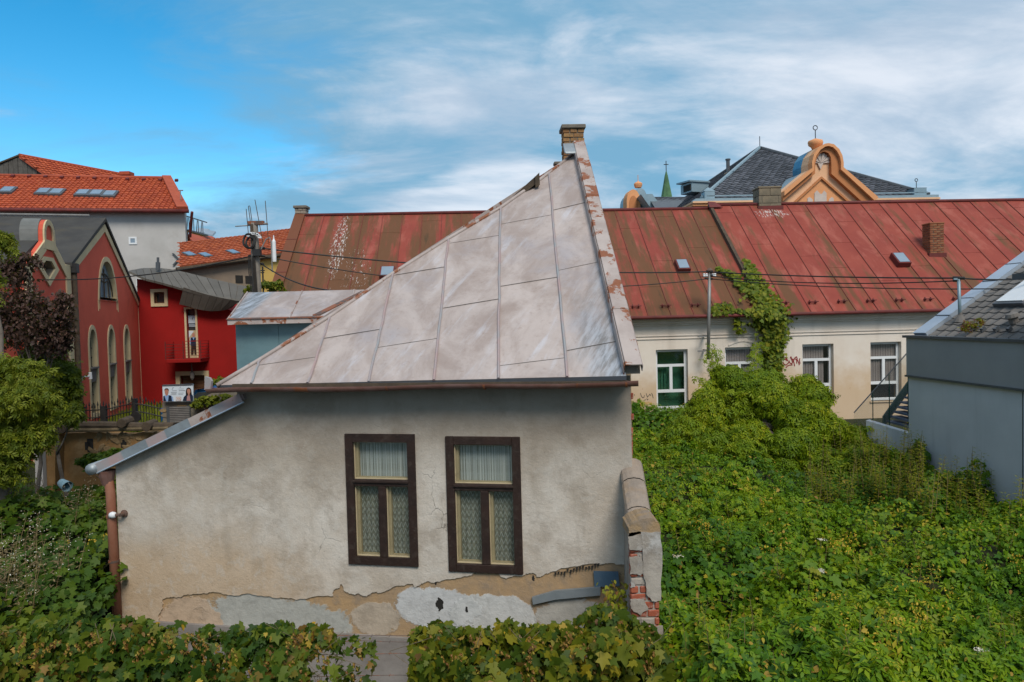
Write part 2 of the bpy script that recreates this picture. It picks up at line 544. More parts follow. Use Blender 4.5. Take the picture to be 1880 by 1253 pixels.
def m_brick(name, c1, c2, c3=None):
    g = G(name, 0.9, spec=0.2)
    c = g.mix(g.rnd(), c1, c2)
    c = g.mix(g.math('MULTIPLY', g.step(g.noise(9, 6, 0.65), 0.5, 0.7), 0.7), c, c3 or (0.10, 0.085, 0.06))
    g.bump(g.noise(40, 6, 0.7), 0.5, 0.01)
    return g.done(c)
def m_tiles(name, c1, c2):
    g = G(name, 0.75, spec=0.3)
    c = g.mix(g.attr('rnd'), c1, c2)
    c = g.mix(g.math('MULTIPLY', g.step(g.noise(0.35, 6, 0.6), 0.45, 0.7), 0.35), c, tuple(x * 0.55 for x in c1))
    return g.done(c)
def m_leaf(name, cols, trans=0.3, rough_=0.55):
    """Leaf colour runs through the given tones with each leaf's own random number."""
    g = G(name, rough_, spec=0.25)
    rp = g.node('ShaderNodeValToRGB')
    cr = rp.color_ramp
    while len(cr.elements) < len(cols): cr.elements.new(0.5)
    for i, (p, c) in enumerate(cols):
        cr.elements[i].position = p
        cr.elements[i].color = (*[x * 1.22 for x in c], 1)
    g.link(g.attr('rnd'), rp.inputs[0])
    col = rp.outputs[0]
    g.done(col)
    tl = g.node('ShaderNodeBsdfTranslucent')
    g.link(g.mix(0.5, col, (0.20, 0.24, 0.01)), tl.inputs[0])
    mx = g.node('ShaderNodeMixShader')
    mx.inputs[0].default_value = trans
    g.link(g.b.outputs[0], mx.inputs[1])
    g.link(tl.outputs[0], mx.inputs[2])
    g.link(mx.outputs[0], g.nt.nodes['Material Output'].inputs[0])
    return g.m
def m_stripes():
    g = G('striped_net_curtain', 0.9, spec=0.1)
    s = g.sep(g.obj)
    st = g.step(g.noise(60, 4, 0.6, g.comb(s[0], 0, 0)), 0.42, 0.58)
    c = g.mix(st, (0.20, 0.21, 0.19), (0.50, 0.53, 0.52))
    band = g.step(g.noise(9, 3, 0.5, g.comb(0, 0, s[2])), 0.42, 0.6)
    c = g.mix(g.math('MULTIPLY', band, 0.4), c, (0.42, 0.46, 0.46))
    return g.done(c)
def m_lace():
    g = G('zigzag_lace_curtain', 0.9, spec=0.1)
    s = g.sep(g.obj)
    tri = g.math('ABSOLUTE', g.math('SUBTRACT', g.math('FRACT', g.math('MULTIPLY', s[0], 19.0)), 0.5))
    ph = g.math('FRACT', g.math('ADD', g.math('MULTIPLY', s[2], 12.0), g.math('MULTIPLY', tri, 1.5)))
    ln = g.step(g.math('ABSOLUTE', g.math('SUBTRACT', ph, 0.5)), 0.15, 0.06)
    c = g.mix(g.step(g.noise(30, 4), 0.4, 0.6), (0.16, 0.165, 0.135), (0.24, 0.24, 0.20))
    c = g.mix(g.math('MULTIPLY', ln, 0.8), c, (0.43, 0.46, 0.43))
    return g.done(c)
def m_rusty(name, paint, p2, rust_amount=0.5, metallic=0.0, rough_=0.6):
    g = G(name, rough_, metallic, 0.4)
    c = g.mix(g.step(g.noise(2.2, 6, 0.6), 0.35, 0.65), paint, p2)
    rn = g.noise(2.6, 9, 0.68, dist=0.3)
    rc = g.mix(g.noise(18, 5, 0.6), (0.16, 0.045, 0.015), (0.30, 0.11, 0.05))
    c = g.mix(g.step(rn, 0.70 - 0.25 * rust_amount, 0.74 - 0.25 * rust_amount), c, rc)
    g.bump(g.noise(24, 6, 0.6), 0.25, 0.01)
    return g.done(c)

def m_greyrender():
    g = G('blue_grey_render', 0.92, spec=0.15)
    c = g.mix(g.step(g.noise(0.9, 7, 0.6), 0.3, 0.7), (0.50, 0.51, 0.535), (0.57, 0.575, 0.60))
    st = g.noise(1.0, 7, 0.65, g.scale(g.obj, (3.0, 3.0, 0.22)))
    c = g.mix(g.math('MULTIPLY', g.step(st, 0.50, 0.75), 0.45), c, (0.36, 0.365, 0.38))
    z = g.sep(g.obj)[2]
    sp = g.step(g.math('ADD', z, g.math('MULTIPLY', g.noise(1.6, 7, 0.65), 1.4)), 1.9, 1.1)
    c = g.mix(g.math('MULTIPLY', sp, 0.5), c, (0.30, 0.30, 0.27))
    g.bump(g.noise(55, 6, 0.7), 0.35, 0.012)
    return g.done(c)
MT = dict(
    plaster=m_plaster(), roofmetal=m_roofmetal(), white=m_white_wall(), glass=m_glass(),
    stripes=m_stripes(), lace=m_lace(),
    bluepaint=surf('pale_blue_limewash', (0.38, 0.385, 0.36), (0.46, 0.46, 0.43), 2.0, 0.9, 0.4, 16, dirt=(0.27, 0.245, 0.21), dscale=3, amount=0.6),
    whitepaint=surf('white_limewash', (0.47, 0.49, 0.51), (0.55, 0.545, 0.53), 2.0, 0.9, 0.4, 16, dirt=(0.36, 0.30, 0.25), dscale=3, amount=0.7),
    plinth=surf('grey_cement_plinth', (0.29, 0.26, 0.24), (0.21, 0.185, 0.17), 2.5, 0.95, 0.5, 14, dirt=(0.09, 0.075, 0.065), amount=0.6),
    brownwood=surf('brown_painted_wood', (0.034, 0.017, 0.012), (0.022, 0.012, 0.009), 6, 0.6, 0.5, 40, dirt=(0.12, 0.095, 0.075), dscale=11, amount=0.25),
    cream=surf('cream_painted_wood', (0.52, 0.42, 0.26), (0.45, 0.36, 0.22), 6, 0.6, 0.3, 40, dirt=(0.25, 0.2, 0.13), dscale=5, amount=0.4),
    dark=surf('dark_interior', (0.02, 0.018, 0.016), (0.03, 0.027, 0.024), 3, 0.95, 0.0),
    gutter=m_rusty('rusty_brown_gutter', (0.13, 0.052, 0.035), (0.19, 0.11, 0.095), 0.45),
    pipe=m_rusty('red_brown_downpipe', (0.23, 0.075, 0.038), (0.30, 0.13, 0.08), 0.35),
    cap=m_rusty('flaking_parapet_sheet', (0.43, 0.36, 0.33), (0.33, 0.265, 0.24), 0.68),
    verge=m_rusty('patched_zinc_verge', (0.27, 0.28, 0.29), (0.36, 0.25, 0.24), 0.15),
    zinc=surf('weathered_zinc', (0.24, 0.27, 0.29), (0.32, 0.35, 0.37), 2.5, 0.5, 0.2, 20, 0.4, 0.5, dirt=(0.16, 0.16, 0.16)),
    bluesheet=surf('blue_sheet_metal', (0.075, 0.13, 0.19), (0.11, 0.17, 0.235), 2.5, 0.55, 0.2, 20, dirt=(0.2, 0.2, 0.19), dscale=4),
    teal=surf('teal_grey_sheet_wall', (0.105, 0.185, 0.205), (0.14, 0.225, 0.245), 1.2, 0.6, 0.15, 12, dirt=(0.075, 0.12, 0.13), dscale=0.9, amount=0.6),
    ybrick=m_brick('yellow_brown_brick', (0.34, 0.19, 0.08), (0.24, 0.115, 0.05)),
    rbrick=m_brick('red_brown_brick', (0.30, 0.115, 0.055), (0.20, 0.065, 0.035), (0.30, 0.22, 0.12)),
    wbrick=m_brick('red_brick_limed', (0.36, 0.10, 0.055), (0.26, 0.07, 0.04), (0.48, 0.42, 0.38)),
    mortar=surf('grey_mortar', (0.20, 0.175, 0.14), (0.14, 0.12, 0.10), 8, 0.95, 0.5, 40),
    pier=surf('crumbling_pier_render', (0.40, 0.35, 0.30), (0.23, 0.195, 0.165), 3.5, 0.95, 0.9, 16, dirt=(0.50, 0.48, 0.46), dscale=3.5, amount=0.8),
    lichen=surf('lichen_mortar_cap', (0.33, 0.22, 0.12), (0.25, 0.195, 0.15), 5, 0.95, 1.0, 22, dirt=(0.42, 0.24, 0.07), dscale=3.0, amount=0.75),
    coping=surf('rough_mortar_coping', (0.34, 0.27, 0.215), (0.24, 0.195, 0.16), 5, 0.95, 1.0, 22, dirt=(0.36, 0.21, 0.08), dscale=2.0, amount=0.6),
    winwhite=surf('white_window_plastic', (0.74, 0.75, 0.76), (0.70, 0.71, 0.72), 3, 0.4, 0.0),
    blind=surf('pinkish_vertical_blind', (0.27, 0.225, 0.22), (0.33, 0.28, 0.275), 3, 0.8, 0.0),
    greenroom=m_darkglass('green_dim_wall', (0.035, 0.115, 0.075), 0.3),
    dimglass=m_darkglass('dim_window_glass', (0.030, 0.034, 0.034), 0.7),
    skyglass=m_darkglass('skylight_glass', (0.16, 0.21, 0.26), 1.0),
    redtrim=surf('dark_red_gutter', (0.17, 0.03, 0.026), (0.10, 0.024, 0.02), 3, 0.6, 0.1),
    stonechim=surf('grey_sandstone_block', (0.25, 0.20, 0.135), (0.17, 0.145, 0.105), 3, 0.95, 0.5, 14, dirt=(0.09, 0.08, 0.055), amount=0.6, rand=0.3),
    palechim=surf('pale_rendered_brick', (0.40, 0.34, 0.28), (0.28, 0.23, 0.18), 4, 0.95, 0.5, 14, dirt=(0.15, 0.1, 0.07), rand=0.3),
    gdark=surf('dark_grey_facade_panel', (0.28, 0.278, 0.282), (0.31, 0.307, 0.31), 1.2, 0.85, 0.25, 60),
    glight=m_greyrender(),
    gmetal=surf('dark_grey_coping_metal', (0.060, 0.066, 0.075), (0.085, 0.092, 0.10), 3, 0.45, 0.0, spec=0.5),
    vergezinc=surf('bright_zinc_verge', (0.40, 0.46, 0.54), (0.47, 0.53, 0.60), 1.5, 0.4, 0.1, 9, 0.5, 0.5),
    leadgrey=surf('dull_lead_grey', (0.13, 0.135, 0.13), (0.18, 0.18, 0.17), 2, 0.8, 0.2, 12),
    concrete=surf('pole_concrete', (0.27, 0.24, 0.205), (0.20, 0.175, 0.15), 5, 0.95, 0.4, 30),
    wire=surf('black_cable', (0.02, 0.02, 0.02), (0.03, 0.028, 0.026), 5, 0.6, 0.0),
    steel=surf('grey_galvanised_steel', (0.22, 0.21, 0.20), (0.30, 0.285, 0.27), 4, 0.55, 0.1, 30, 0.4, 0.5),
    rust=m_rusty('rusted_iron', (0.12, 0.07, 0.05), (0.09, 0.06, 0.05), 0.9),
    blackiron=surf('black_painted_iron', (0.018, 0.017, 0.018), (0.03, 0.028, 0.028), 6, 0.5, 0.0),
    churchred=surf('muted_red_render', (0.66, 0.115, 0.066), (0.58, 0.096, 0.056), 0.7, 0.92, 0.2, 30, dirt=(0.42, 0.072, 0.045), dscale=0.5, amount=0.8),
    churchcream=surf('cream_stucco_trim', (0.60, 0.47, 0.28), (0.52, 0.41, 0.25), 2.0, 0.9, 0.2, 20),
    churchroof=surf('dark_mossy_shingle', (0.045, 0.042, 0.040), (0.062, 0.058, 0.053), 1.5, 0.9, 0.4, 12, dirt=(0.085, 0.07, 0.045), dscale=0.8, amount=0.7),
    modred=surf('bright_red_render', (0.31, 0.009, 0.007), (0.26, 0.008, 0.006), 0.8, 0.9, 0.15, 30),
    modroof=surf('standing_seam_grey_brown', (0.105, 0.092, 0.075), (0.135, 0.12, 0.10), 1.2, 0.6, 0.1, 10, rand=0.3),
    brownroller=surf('brown_roller_door', (0.16, 0.075, 0.035), (0.13, 0.06, 0.03), 1, 0.7, 0.1, 20),
    greywall=surf('pale_grey_render', (0.50, 0.475, 0.455), (0.44, 0.42, 0.40), 0.5, 0.92, 0.2, 12, dirt=(0.36, 0.335, 0.31), dscale=0.4, amount=0.6),
    otile=m_tiles('orange_clay_tile', (0.46, 0.095, 0.034), (0.34, 0.060, 0.024)),
    btile=m_tiles('dull_orange_tile', (0.40, 0.10, 0.036), (0.28, 0.062, 0.026)),
    slate=m_tiles('blue_grey_slate', (0.050, 0.055, 0.066), (0.12, 0.125, 0.145)),
    gtile=surf('grey_brown_roof_tile', (0.155, 0.14, 0.128), (0.19, 0.172, 0.157), 3, 0.75, 0.15, 30, rand=0.35),
    ridgetile=surf('orange_ridge_tile', (0.40, 0.085, 0.04), (0.33, 0.065, 0.03), 2, 0.75, 0.2, 20),
    boards=surf('grey_weathered_boards', (0.13, 0.115, 0.10), (0.085, 0.075, 0.066), 4, 0.95, 0.4, 20, rand=0.4),
    yellow=surf('yellow_house_wall', (0.62, 0.40, 0.11), (0.56, 0.36, 0.10), 1, 0.9, 0.1, 20),
    oldbrown=surf('old_brown_render', (0.27, 0.20, 0.145), (0.19, 0.15, 0.115), 1.0, 0.95, 0.4, 10, dirt=(0.36, 0.27, 0.18), dscale=0.9, amount=0.6),
    orange=surf('orange_stucco', (0.72, 0.33, 0.15), (0.68, 0.305, 0.135), 1.0, 0.9, 0.1, 20),
    orangelight=surf('pale_orange_stucco', (0.78, 0.47, 0.28), (0.74, 0.43, 0.25), 1.0, 0.9, 0.1, 20),
    orangedeep=surf('deep_orange_moulding', (0.52, 0.21, 0.085), (0.47, 0.185, 0.075), 1.0, 0.9, 0.1, 20),
    palestone=surf('pale_stucco_ornament', (0.60, 0.50, 0.44), (0.52, 0.43, 0.38), 2.0, 0.9, 0.3, 20),
    copperblue=surf('blue_painted_copper', (0.055, 0.22, 0.36), (0.09, 0.27, 0.38), 0.8, 0.45, 0.1, 6, 0.2, 0.5),
    leadblue=surf('blue_grey_lead_sheet', (0.20, 0.29, 0.34), (0.26, 0.35, 0.40), 0.9, 0.5, 0.1, 6, 0.3, 0.5),
    verdigris=surf('green_copper_spire', (0.09, 0.19, 0.08), (0.05, 0.11, 0.055), 0.6, 0.7, 0.0),
    ruin=surf('ochre_rubble_wall', (0.30, 0.17, 0.065), (0.20, 0.105, 0.04), 1.3, 0.97, 0.9, 9, dirt=(0.37, 0.25, 0.13), dscale=1.5, amount=0.7),
    stone=surf('rubble_stone', (0.34, 0.235, 0.12), (0.24, 0.155, 0.08), 5, 0.95, 0.8, 16, rand=0.6),
    timber=surf('dark_old_timber', (0.10, 0.072, 0.048), (0.060, 0.045, 0.033), 6, 0.95, 0.6, 30),
    greystone=surf('grey_stone_wall', (0.20, 0.175, 0.14), (0.14, 0.125, 0.105), 2.5, 0.95, 0.6, 12, dirt=(0.26, 0.19, 0.11), amount=0.6),
    soil=surf('dark_garden_soil', (0.020, 0.026, 0.008), (0.030, 0.034, 0.012), 1.0, 1.0, 0.5, 8),
    bark=surf('grey_brown_bark', (0.17, 0.14, 0.115), (0.09, 0.072, 0.058), 4, 0.95, 0.9, 18),
    stem=surf('dry_vine_stem', (0.20, 0.15, 0.09), (0.12, 0.09, 0.05), 6, 0.9, 0.2),
    board=surf('billboard_print_ground', (0.62, 0.68, 0.74), (0.58, 0.65, 0.72), 2, 0.4, 0.0),
    skin=surf('printed_skin_tone', (0.45, 0.21, 0.15), (0.40, 0.18, 0.13), 4, 0.5, 0.0),
    navy=surf('printed_navy_cloth', (0.010, 0.020, 0.045), (0.014, 0.026, 0.055), 4, 0.5, 0.0),
    shirt=surf('printed_light_blue_shirt', (0.25, 0.38, 0.62), (0.22, 0.34, 0.56), 4, 0.5, 0.0),
    hair=surf('printed_dark_hair', (0.018, 0.012, 0.010), (0.026, 0.018, 0.014), 4, 0.5, 0.0),
    pink=surf('printed_pink_top', (0.42, 0.22, 0.22), (0.38, 0.2, 0.2), 4, 0.5, 0.0),
    printgrey=surf('printed_grey_text', (0.20, 0.22, 0.25), (0.22, 0.24, 0.27), 4, 0.5, 0.0),
    printorange=surf('printed_orange_mark', (0.55, 0.26, 0.14), (0.5, 0.24, 0.13), 4, 0.5, 0.0),
    graffred=surf('red_spray_paint', (0.22, 0.018, 0.018), (0.28, 0.03, 0.03), 6, 0.7, 0.0),
    graffblack=surf('black_spray_paint', (0.03, 0.03, 0.035), (0.06, 0.06, 0.06), 6, 0.7, 0.0),
    grafforange=surf('orange_spray_paint', (0.62, 0.34, 0.07), (0.6, 0.38, 0.14), 6, 0.7, 0.0),
    darkgreen=surf('dark_green_steel', (0.012, 0.055, 0.045), (0.02, 0.07, 0.055), 3, 0.5, 0.0),
    tread=surf('blue_grey_stair_tread', (0.09, 0.12, 0.19), (0.12, 0.15, 0.22), 3, 0.6, 0.0),
    bucket=surf('pale_blue_tin', (0.22, 0.36, 0.42), (0.30, 0.43, 0.48), 3, 0.5, 0.1, 20),
)

# ------------------------------------------------------------------ shared builders
def brick_stack(parent, pl, u0, u1, s0, s1, d0, d1, mat, bl=0.25, bh=0.075, joint=0.012, name='brick'):
    """Courses of separate bricks round a rectangular shaft; u across, depth d behind the plane."""
    n = 0
    meshes = {}
    def put(pu, ps, pd, lu, ld):
        key = (round(lu, 3), round(ld, 3))
        if key not in meshes:
            mb = MB()
            mb.box((-lu / 2, -ld / 2, -bh / 2 + joint / 2), (lu, 0, 0), (0, ld, 0), (0, 0, bh - joint))
            meshes[key] = mb.mesh(name, mat, bevel=0.006)
        ang = math.atan2(pl.eu.y, pl.eu.x)
        place(name, meshes[key], parent, pl.P(pu, ps, -pd), (random.uniform(-.015, .015), 0, ang + random.uniform(-.02, .02)))
    rows = max(1, int(round((s1 - s0) / bh)))
    th = min(0.12, (u1 - u0) / 2.2)
    for r in range(rows):
        s = s0 + (r + 0.5) * (s1 - s0) / rows
        odd = r % 2
        a0, a1 = (u0, u1) if not odd else (u0 + th + joint, u1 - th - joint)
        k = max(1, int(round((a1 - a0) / bl)))
        L = (a1 - a0) / k
        for d in (d0 + th / 2, d1 - th / 2):
            for i in range(k):
                put(a0 + (i + .5) * L, s, d + random.uniform(-.006, .006), L - joint, th)
        b0, b1 = (d0, d1) if odd else (d0 + th + joint, d1 - th - joint)
        k = max(1, int(round((b1 - b0) / bl)))
        L = (b1 - b0) / k
        for u in (u0 + th / 2, u1 - th / 2):
            for i in range(k):
                put(u + random.uniform(-.006, .006), s, b0 + (i + .5) * L, th, L - joint)

def tile_field(pl, poly, tw, th, lift=0.03, curve=0.02, scallop=False):
    """Overlapping tiles over a polygon of plane pl, as one mesh with a random tone for each tile."""
    us = [p[0] for p in poly]
    ss = [p[1] for p in poly]
    V, Fc, rn = [], [], []
    def inside(u, s):
        c = False
        for i in range(len(poly)):
            a, b = poly[i], poly[i - 1]
            if (a[1] > s) != (b[1] > s) and u < (b[0] - a[0]) * (s - a[1]) / (b[1] - a[1]) + a[0]: c = not c
        return c
    row = 0
    s = min(ss)
    while s < max(ss):
        u = min(us) - (tw / 2 if (row % 2 and scallop) else 0)
        while u < max(us):
            if inside(u + tw / 2, s + th / 2):
                i = len(V)
                jl = lift * random.uniform(0.8, 1.25)
                if scallop:
                    prof = [(0.02, 0.35, 0), (0.5, -0.12, 0), (0.98, 0.35, 0)]
                    top = [(0.02, 1.05), (0.98, 1.05)]
                    pts = [(u + a * tw, s + b * th, jl + 0.004) for a, b, _ in prof] + [(u + top[1][0] * tw, s + top[1][1] * th, 0.004), (u + top[0][0] * tw, s + top[0][1] * th, 0.004)]
                    V += [pl.P(*q) for q in pts] + [pl.P(q[0], q[1], 0.0) for q in pts[:3]]
                    Fc += [(i, i + 1, i + 2, i + 3, i + 4), (i + 5, i + 6, i + 1, i), (i + 6, i + 7, i + 2, i + 1)]
                    rn += [random.random()] * 8
                else:
                    xs = [0.03, 0.3, 0.7, 0.97]
                    zs = [0, curve, curve, 0]
                    for b, base in ((0.0, jl), (1.06, 0.004)):
                        V += [pl.P(u + a * tw, s + b * th, base + z) for a, z in zip(xs, zs)]
                    V += [pl.P(u + xs[0] * tw, s, 0), pl.P(u + xs[3] * tw, s, 0)]
                    Fc += [(i, i + 1, i + 5, i + 4), (i + 1, i + 2, i + 6, i + 5), (i + 2, i + 3, i + 7, i + 6), (i + 8, i + 9, i + 3, i + 2, i + 1, i)]
                    rn += [random.random()] * 10
            u += tw
        s += th
        row += 1
    return V, Fc, rn
def tiles_part(name, pl, poly, mat, parent, tw, th, **kw):
    V, Fc, rn = tile_field(pl, poly, tw, th, **kw)
    mb = MB()
    mb.add(V, Fc)
    o = part(name, mb, mat, parent)
    at_ = o.data.attributes.new('rnd', 'FLOAT', 'POINT')
    at_.data.foreach_set('value', rn)
    o['kind'] = 'stuff'
    return o
def cable(name, a, b, sag, label, r=0.014, group=None, extra=()):
    pts = []
    a, b = Vector(a), Vector(b)
    for i in range(25):
        t = i / 24
        pts.append(a.lerp(b, t) - Z * sag * 4 * t * (1 - t))
    mb = MB()
    mb.tube(pts, r, 6)
    mb.tube([a - (b - a).normalized() * 0.02, a + (b - a).normalized() * 0.12], r * 2.2, 6)
    mb.tube([b - (b - a).normalized() * 0.12, b + (b - a).normalized() * 0.02], r * 2.2, 6)
    return solo(name, mb, MT['wire'], label, 'cable', a, group)
def ribbon(mb, pl, pts, wd, w=0.004):
    """A painted stroke lying on a plane; pts are (u, s)."""
    for i in range(len(pts) - 1):
        a, b = Vector(pts[i]), Vector(pts[i + 1])
        d = (b - a)
        if d.length < 1e-6: continue
        d.normalize()
        n = Vector((-d.y, d.x)) * wd / 2
        a2, b2 = a - d * wd * 0.3, b + d * wd * 0.3
        dz = w + 0.0004 * (i % 5)
        mb.face([pl.P(*(a2 - n), dz), pl.P(*(b2 - n), dz), pl.P(*(b2 + n), dz), pl.P(*(a2 + n), dz)])

# ------------------------------------------------------------------ ground
def gz(x, y):
    t = np.clip((y - 13.0) / 9.0, 0.0, 1.0)
    r_ = 0.25 + 0.95 * t * t * (3 - 2 * t)
    return float(r_) if np.ndim(r_) == 0 else r_
mb = MB()
xs = [-400, -150, -60, -30, -20, -12, -6, 0, 6, 12, 20, 30, 60, 150, 400]
ys = [-60, -20, 0, 6, 10, 13, 14.5, 16, 17.5, 19, 20.5, 22, 25, 32, 45, 70, 120, 300, 900]
vs = [(x, y, gz(x, y)) for y in ys for x in xs]
nx = len(xs)
mb.add(vs, [(j * nx + i, j * nx + i + 1, (j + 1) * nx + i + 1, (j + 1) * nx + i) for j in range(len(ys) - 1) for i in range(nx - 1)])
ground = part('ground', mb, MT['soil'], smooth=True)
tag(ground, 'dark soil under the overgrown yards', None, kind='structure')

# ------------------------------------------------------------------ the old house in front
def m_bare(regs):
    """Old ochre render with worn remains of limewash; regs: (u, s, ru, rs, colour)."""
    g = G('bare_ochre_render', 0.95, spec=0.15)
    sx = g.sep(g.uv)
    c = g.mix(g.step(g.noise(2.2, 8, 0.65, dist=0.4), 0.32, 0.68), (0.44, 0.285, 0.15), (0.35, 0.245, 0.155))
    c = g.mix(g.math('MULTIPLY', g.step(g.noise(6, 8, 0.7), 0.48, 0.68), 0.6), c, (0.25, 0.20, 0.155))
    edge = g.math('ADD', g.math('MULTIPLY', g.math('SUBTRACT', g.noise(3.0, 9, 0.68, dist=0.6), 0.5), 2.2), g.math('MULTIPLY', g.math('SUBTRACT', g.noise(14, 6, 0.7), 0.5), 0.5))
    hh = g.noise(12, 9, 0.7)
    for (u, v, ru, rv, col) in regs:
        a = g.math('DIVIDE', g.math('SUBTRACT', sx[0], u), ru)
        b = g.math('DIVIDE', g.math('SUBTRACT', sx[1], v), rv)
        d = g.math('ADD', g.math('ADD', g.math('MULTIPLY', a, a), g.math('MULTIPLY', b, b)), edge)
        k = g.step(d, 1.05, 0.86)
        cc = g.mix(g.step(g.noise(7, 8, 0.68), 0.4, 0.7), col, tuple(x * 0.78 for x in col))
        c = g.mix(g.math('MULTIPLY', k, 0.93), c, cc)
        hh = g.math('ADD', hh, g.math('MULTIPLY', k, 0.35))
    g.bump(hh, 0.55, 0.025)
    return g.done(c)
A0 = R(11)
HF = Pl((1.36, 8.2, 0), (math.cos(A0), -math.sin(A0), 0))        # street facade
house = thing('old_house', 'small weathered grey plaster house with pale sheet metal roof and two brown windows', 'house', HF.P(-3, 0, 0))
GL, GR = HF.W(398, 708, 0.28), HF.W(1150, 691, 0.28)
APX = at(1056, 281, GR.y + 4.75)
RP = Pl(GR, (GR - GL), (APX - GR) - (GR - GL).normalized() * (APX - GR).dot((GR - GL).normalized()))
RP.n = (GR - GL).cross(APX - GR).normalized()
DV = Vector((APX.x - GR.x, APX.y - GR.y, 0)).normalized()          # runs back along the fire wall
uL = HF.pix(214, 852)[0]
sL = HF.pix(214, 852)[1]
uK, sK = HF.pix(437, 728)
vT = GR.z - 0.02
def hwin(c):
    p = [HF.pix(*q, 0.03) for q in c]
    return ((p[0][0] + p[3][0]) / 2, (p[1][0] + p[2][0]) / 2, (p[2][1] + p[3][1]) / 2, (p[0][1] + p[1][1]) / 2)
WIN = [hwin([(637, 799), (756, 804), (765, 1038), (645, 1030)]), hwin([(822, 805), (950, 808), (956, 1052), (828, 1044)])]
holes = [[(u0, s0), (u1, s0), (u1, s1), (u0, s1)] for u0, u1, s0, s1 in WIN]
outl = [(uL, 0.1), (0, 0.1), (0, vT), (uK, vT), (uK, sK - 0.02), (uL, sL)]
def rg_px(x, y, rx, ry, col):
    a, b = HF.pix(x, y), HF.pix(x + rx, y)
    return (*a, b[0] - a[0], (b[0] - a[0]) * ry / rx, col)
MT['bare'] = m_bare([rg_px(500, 1135, 150, 40, (0.43, 0.43, 0.40)), rg_px(800, 1118, 80, 38, (0.56, 0.56, 0.56)), rg_px(905, 1130, 85, 38, (0.57, 0.565, 0.55)), rg_px(1060, 1135, 85, 36, (0.44, 0.42, 0.385)),
                     rg_px(690, 1135, 50, 30, (0.47, 0.39, 0.31)), rg_px(350, 1140, 60, 40, (0.52, 0.38, 0.27))])
part('wall', MB().slab(HF, outl, -0.42, 0.0, holes, uv=True), MT['bare'], house, label='bare ochre render with worn limewash under the peeling plaster')
# upper plaster coat, two centimetres thick, with its ragged lower edge
low = [(1150, 1034), (1100, 1036), (1010, 1050), (985, 1058), (972, 1052), (930, 1062), (905, 1052), (862, 1056), (800, 1068), (762, 1079), (758, 1071), (700, 1088), (672, 1094),
       (640, 1087), (628, 1072), (612, 1094), (545, 1101), (470, 1092), (392, 1086), (340, 1092), (300, 1100), (292, 1130), (300, 1172)]
lowp = rough([HF.pix(*q) for q in low], 0.035, 4, closed=False)
lowp[0] = (0.003, lowp[0][1])
coat = [(uL - 0.003, 1.02)] + [(uL - 0.003, sL), (uK, sK - 0.01), (uK, vT), (0.003, vT)] + lowp
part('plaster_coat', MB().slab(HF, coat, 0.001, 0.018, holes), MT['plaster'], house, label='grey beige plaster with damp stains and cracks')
# a broken hole and two smaller ones
for q, rr in (((808, 1110), 0.085), ((857, 1119), 0.035), ((979, 1062), 0.04), ((800, 1070), 0.03)):
    u, s = HF.pix(*q)
    poly = [(u + rr * 0.55 * math.cos(k * 0.7) * random.uniform(.7, 1.2), s + rr * math.sin(k * 0.7) * random.uniform(.8, 1.3)) for k in range(9)]
    part('broken_hole', MB().slab(HF, rough(poly, .02, 2), -0.01, 0.003), MT['dark'], house)
# spiky row of broken plaster lath
mb = MB()
for k in range(15):
    u, s = HF.pix(1018 + k * 5.6, 1050 - k * 1.15 + random.uniform(-2, 2))
    h = random.uniform(0.035, 0.065)
    mb.slab(HF, [(u, s), (u + 0.03, s + 0.006), (u + 0.018, s - h)], 0.0225, 0.03)
part('broken_lath', mb, MT['dark'], house)
pb = [HF.pix(978, 1094), HF.pix(1020, 1082), HF.pix(1103, 1075), HF.pix(1103, 1090), HF.pix(1020, 1098), HF.pix(980, 1107)]
part('flashing_strip', MB().slab(HF, pb, 0.02, 0.06), MT['zinc'], house, label='bent grey zinc flashing strip')
pb = [HF.pix(1090, 1047), HF.pix(1135, 1048), HF.pix(1138, 1074), HF.pix(1092, 1076)]
part('sheet_plate', MB().slab(HF, pb, 0.025, 0.04), MT['bluesheet'], house, label='blue sheet metal plate')
# plinth: stands a little behind the coat and below it
part('plinth', MB().slab(HF, [(uL + 0.01, -0.2), (-0.003, -0.2), (-0.003, 1.04), (uL + 0.01, 1.04)], 0.0015, 0.05), MT['plinth'], house)

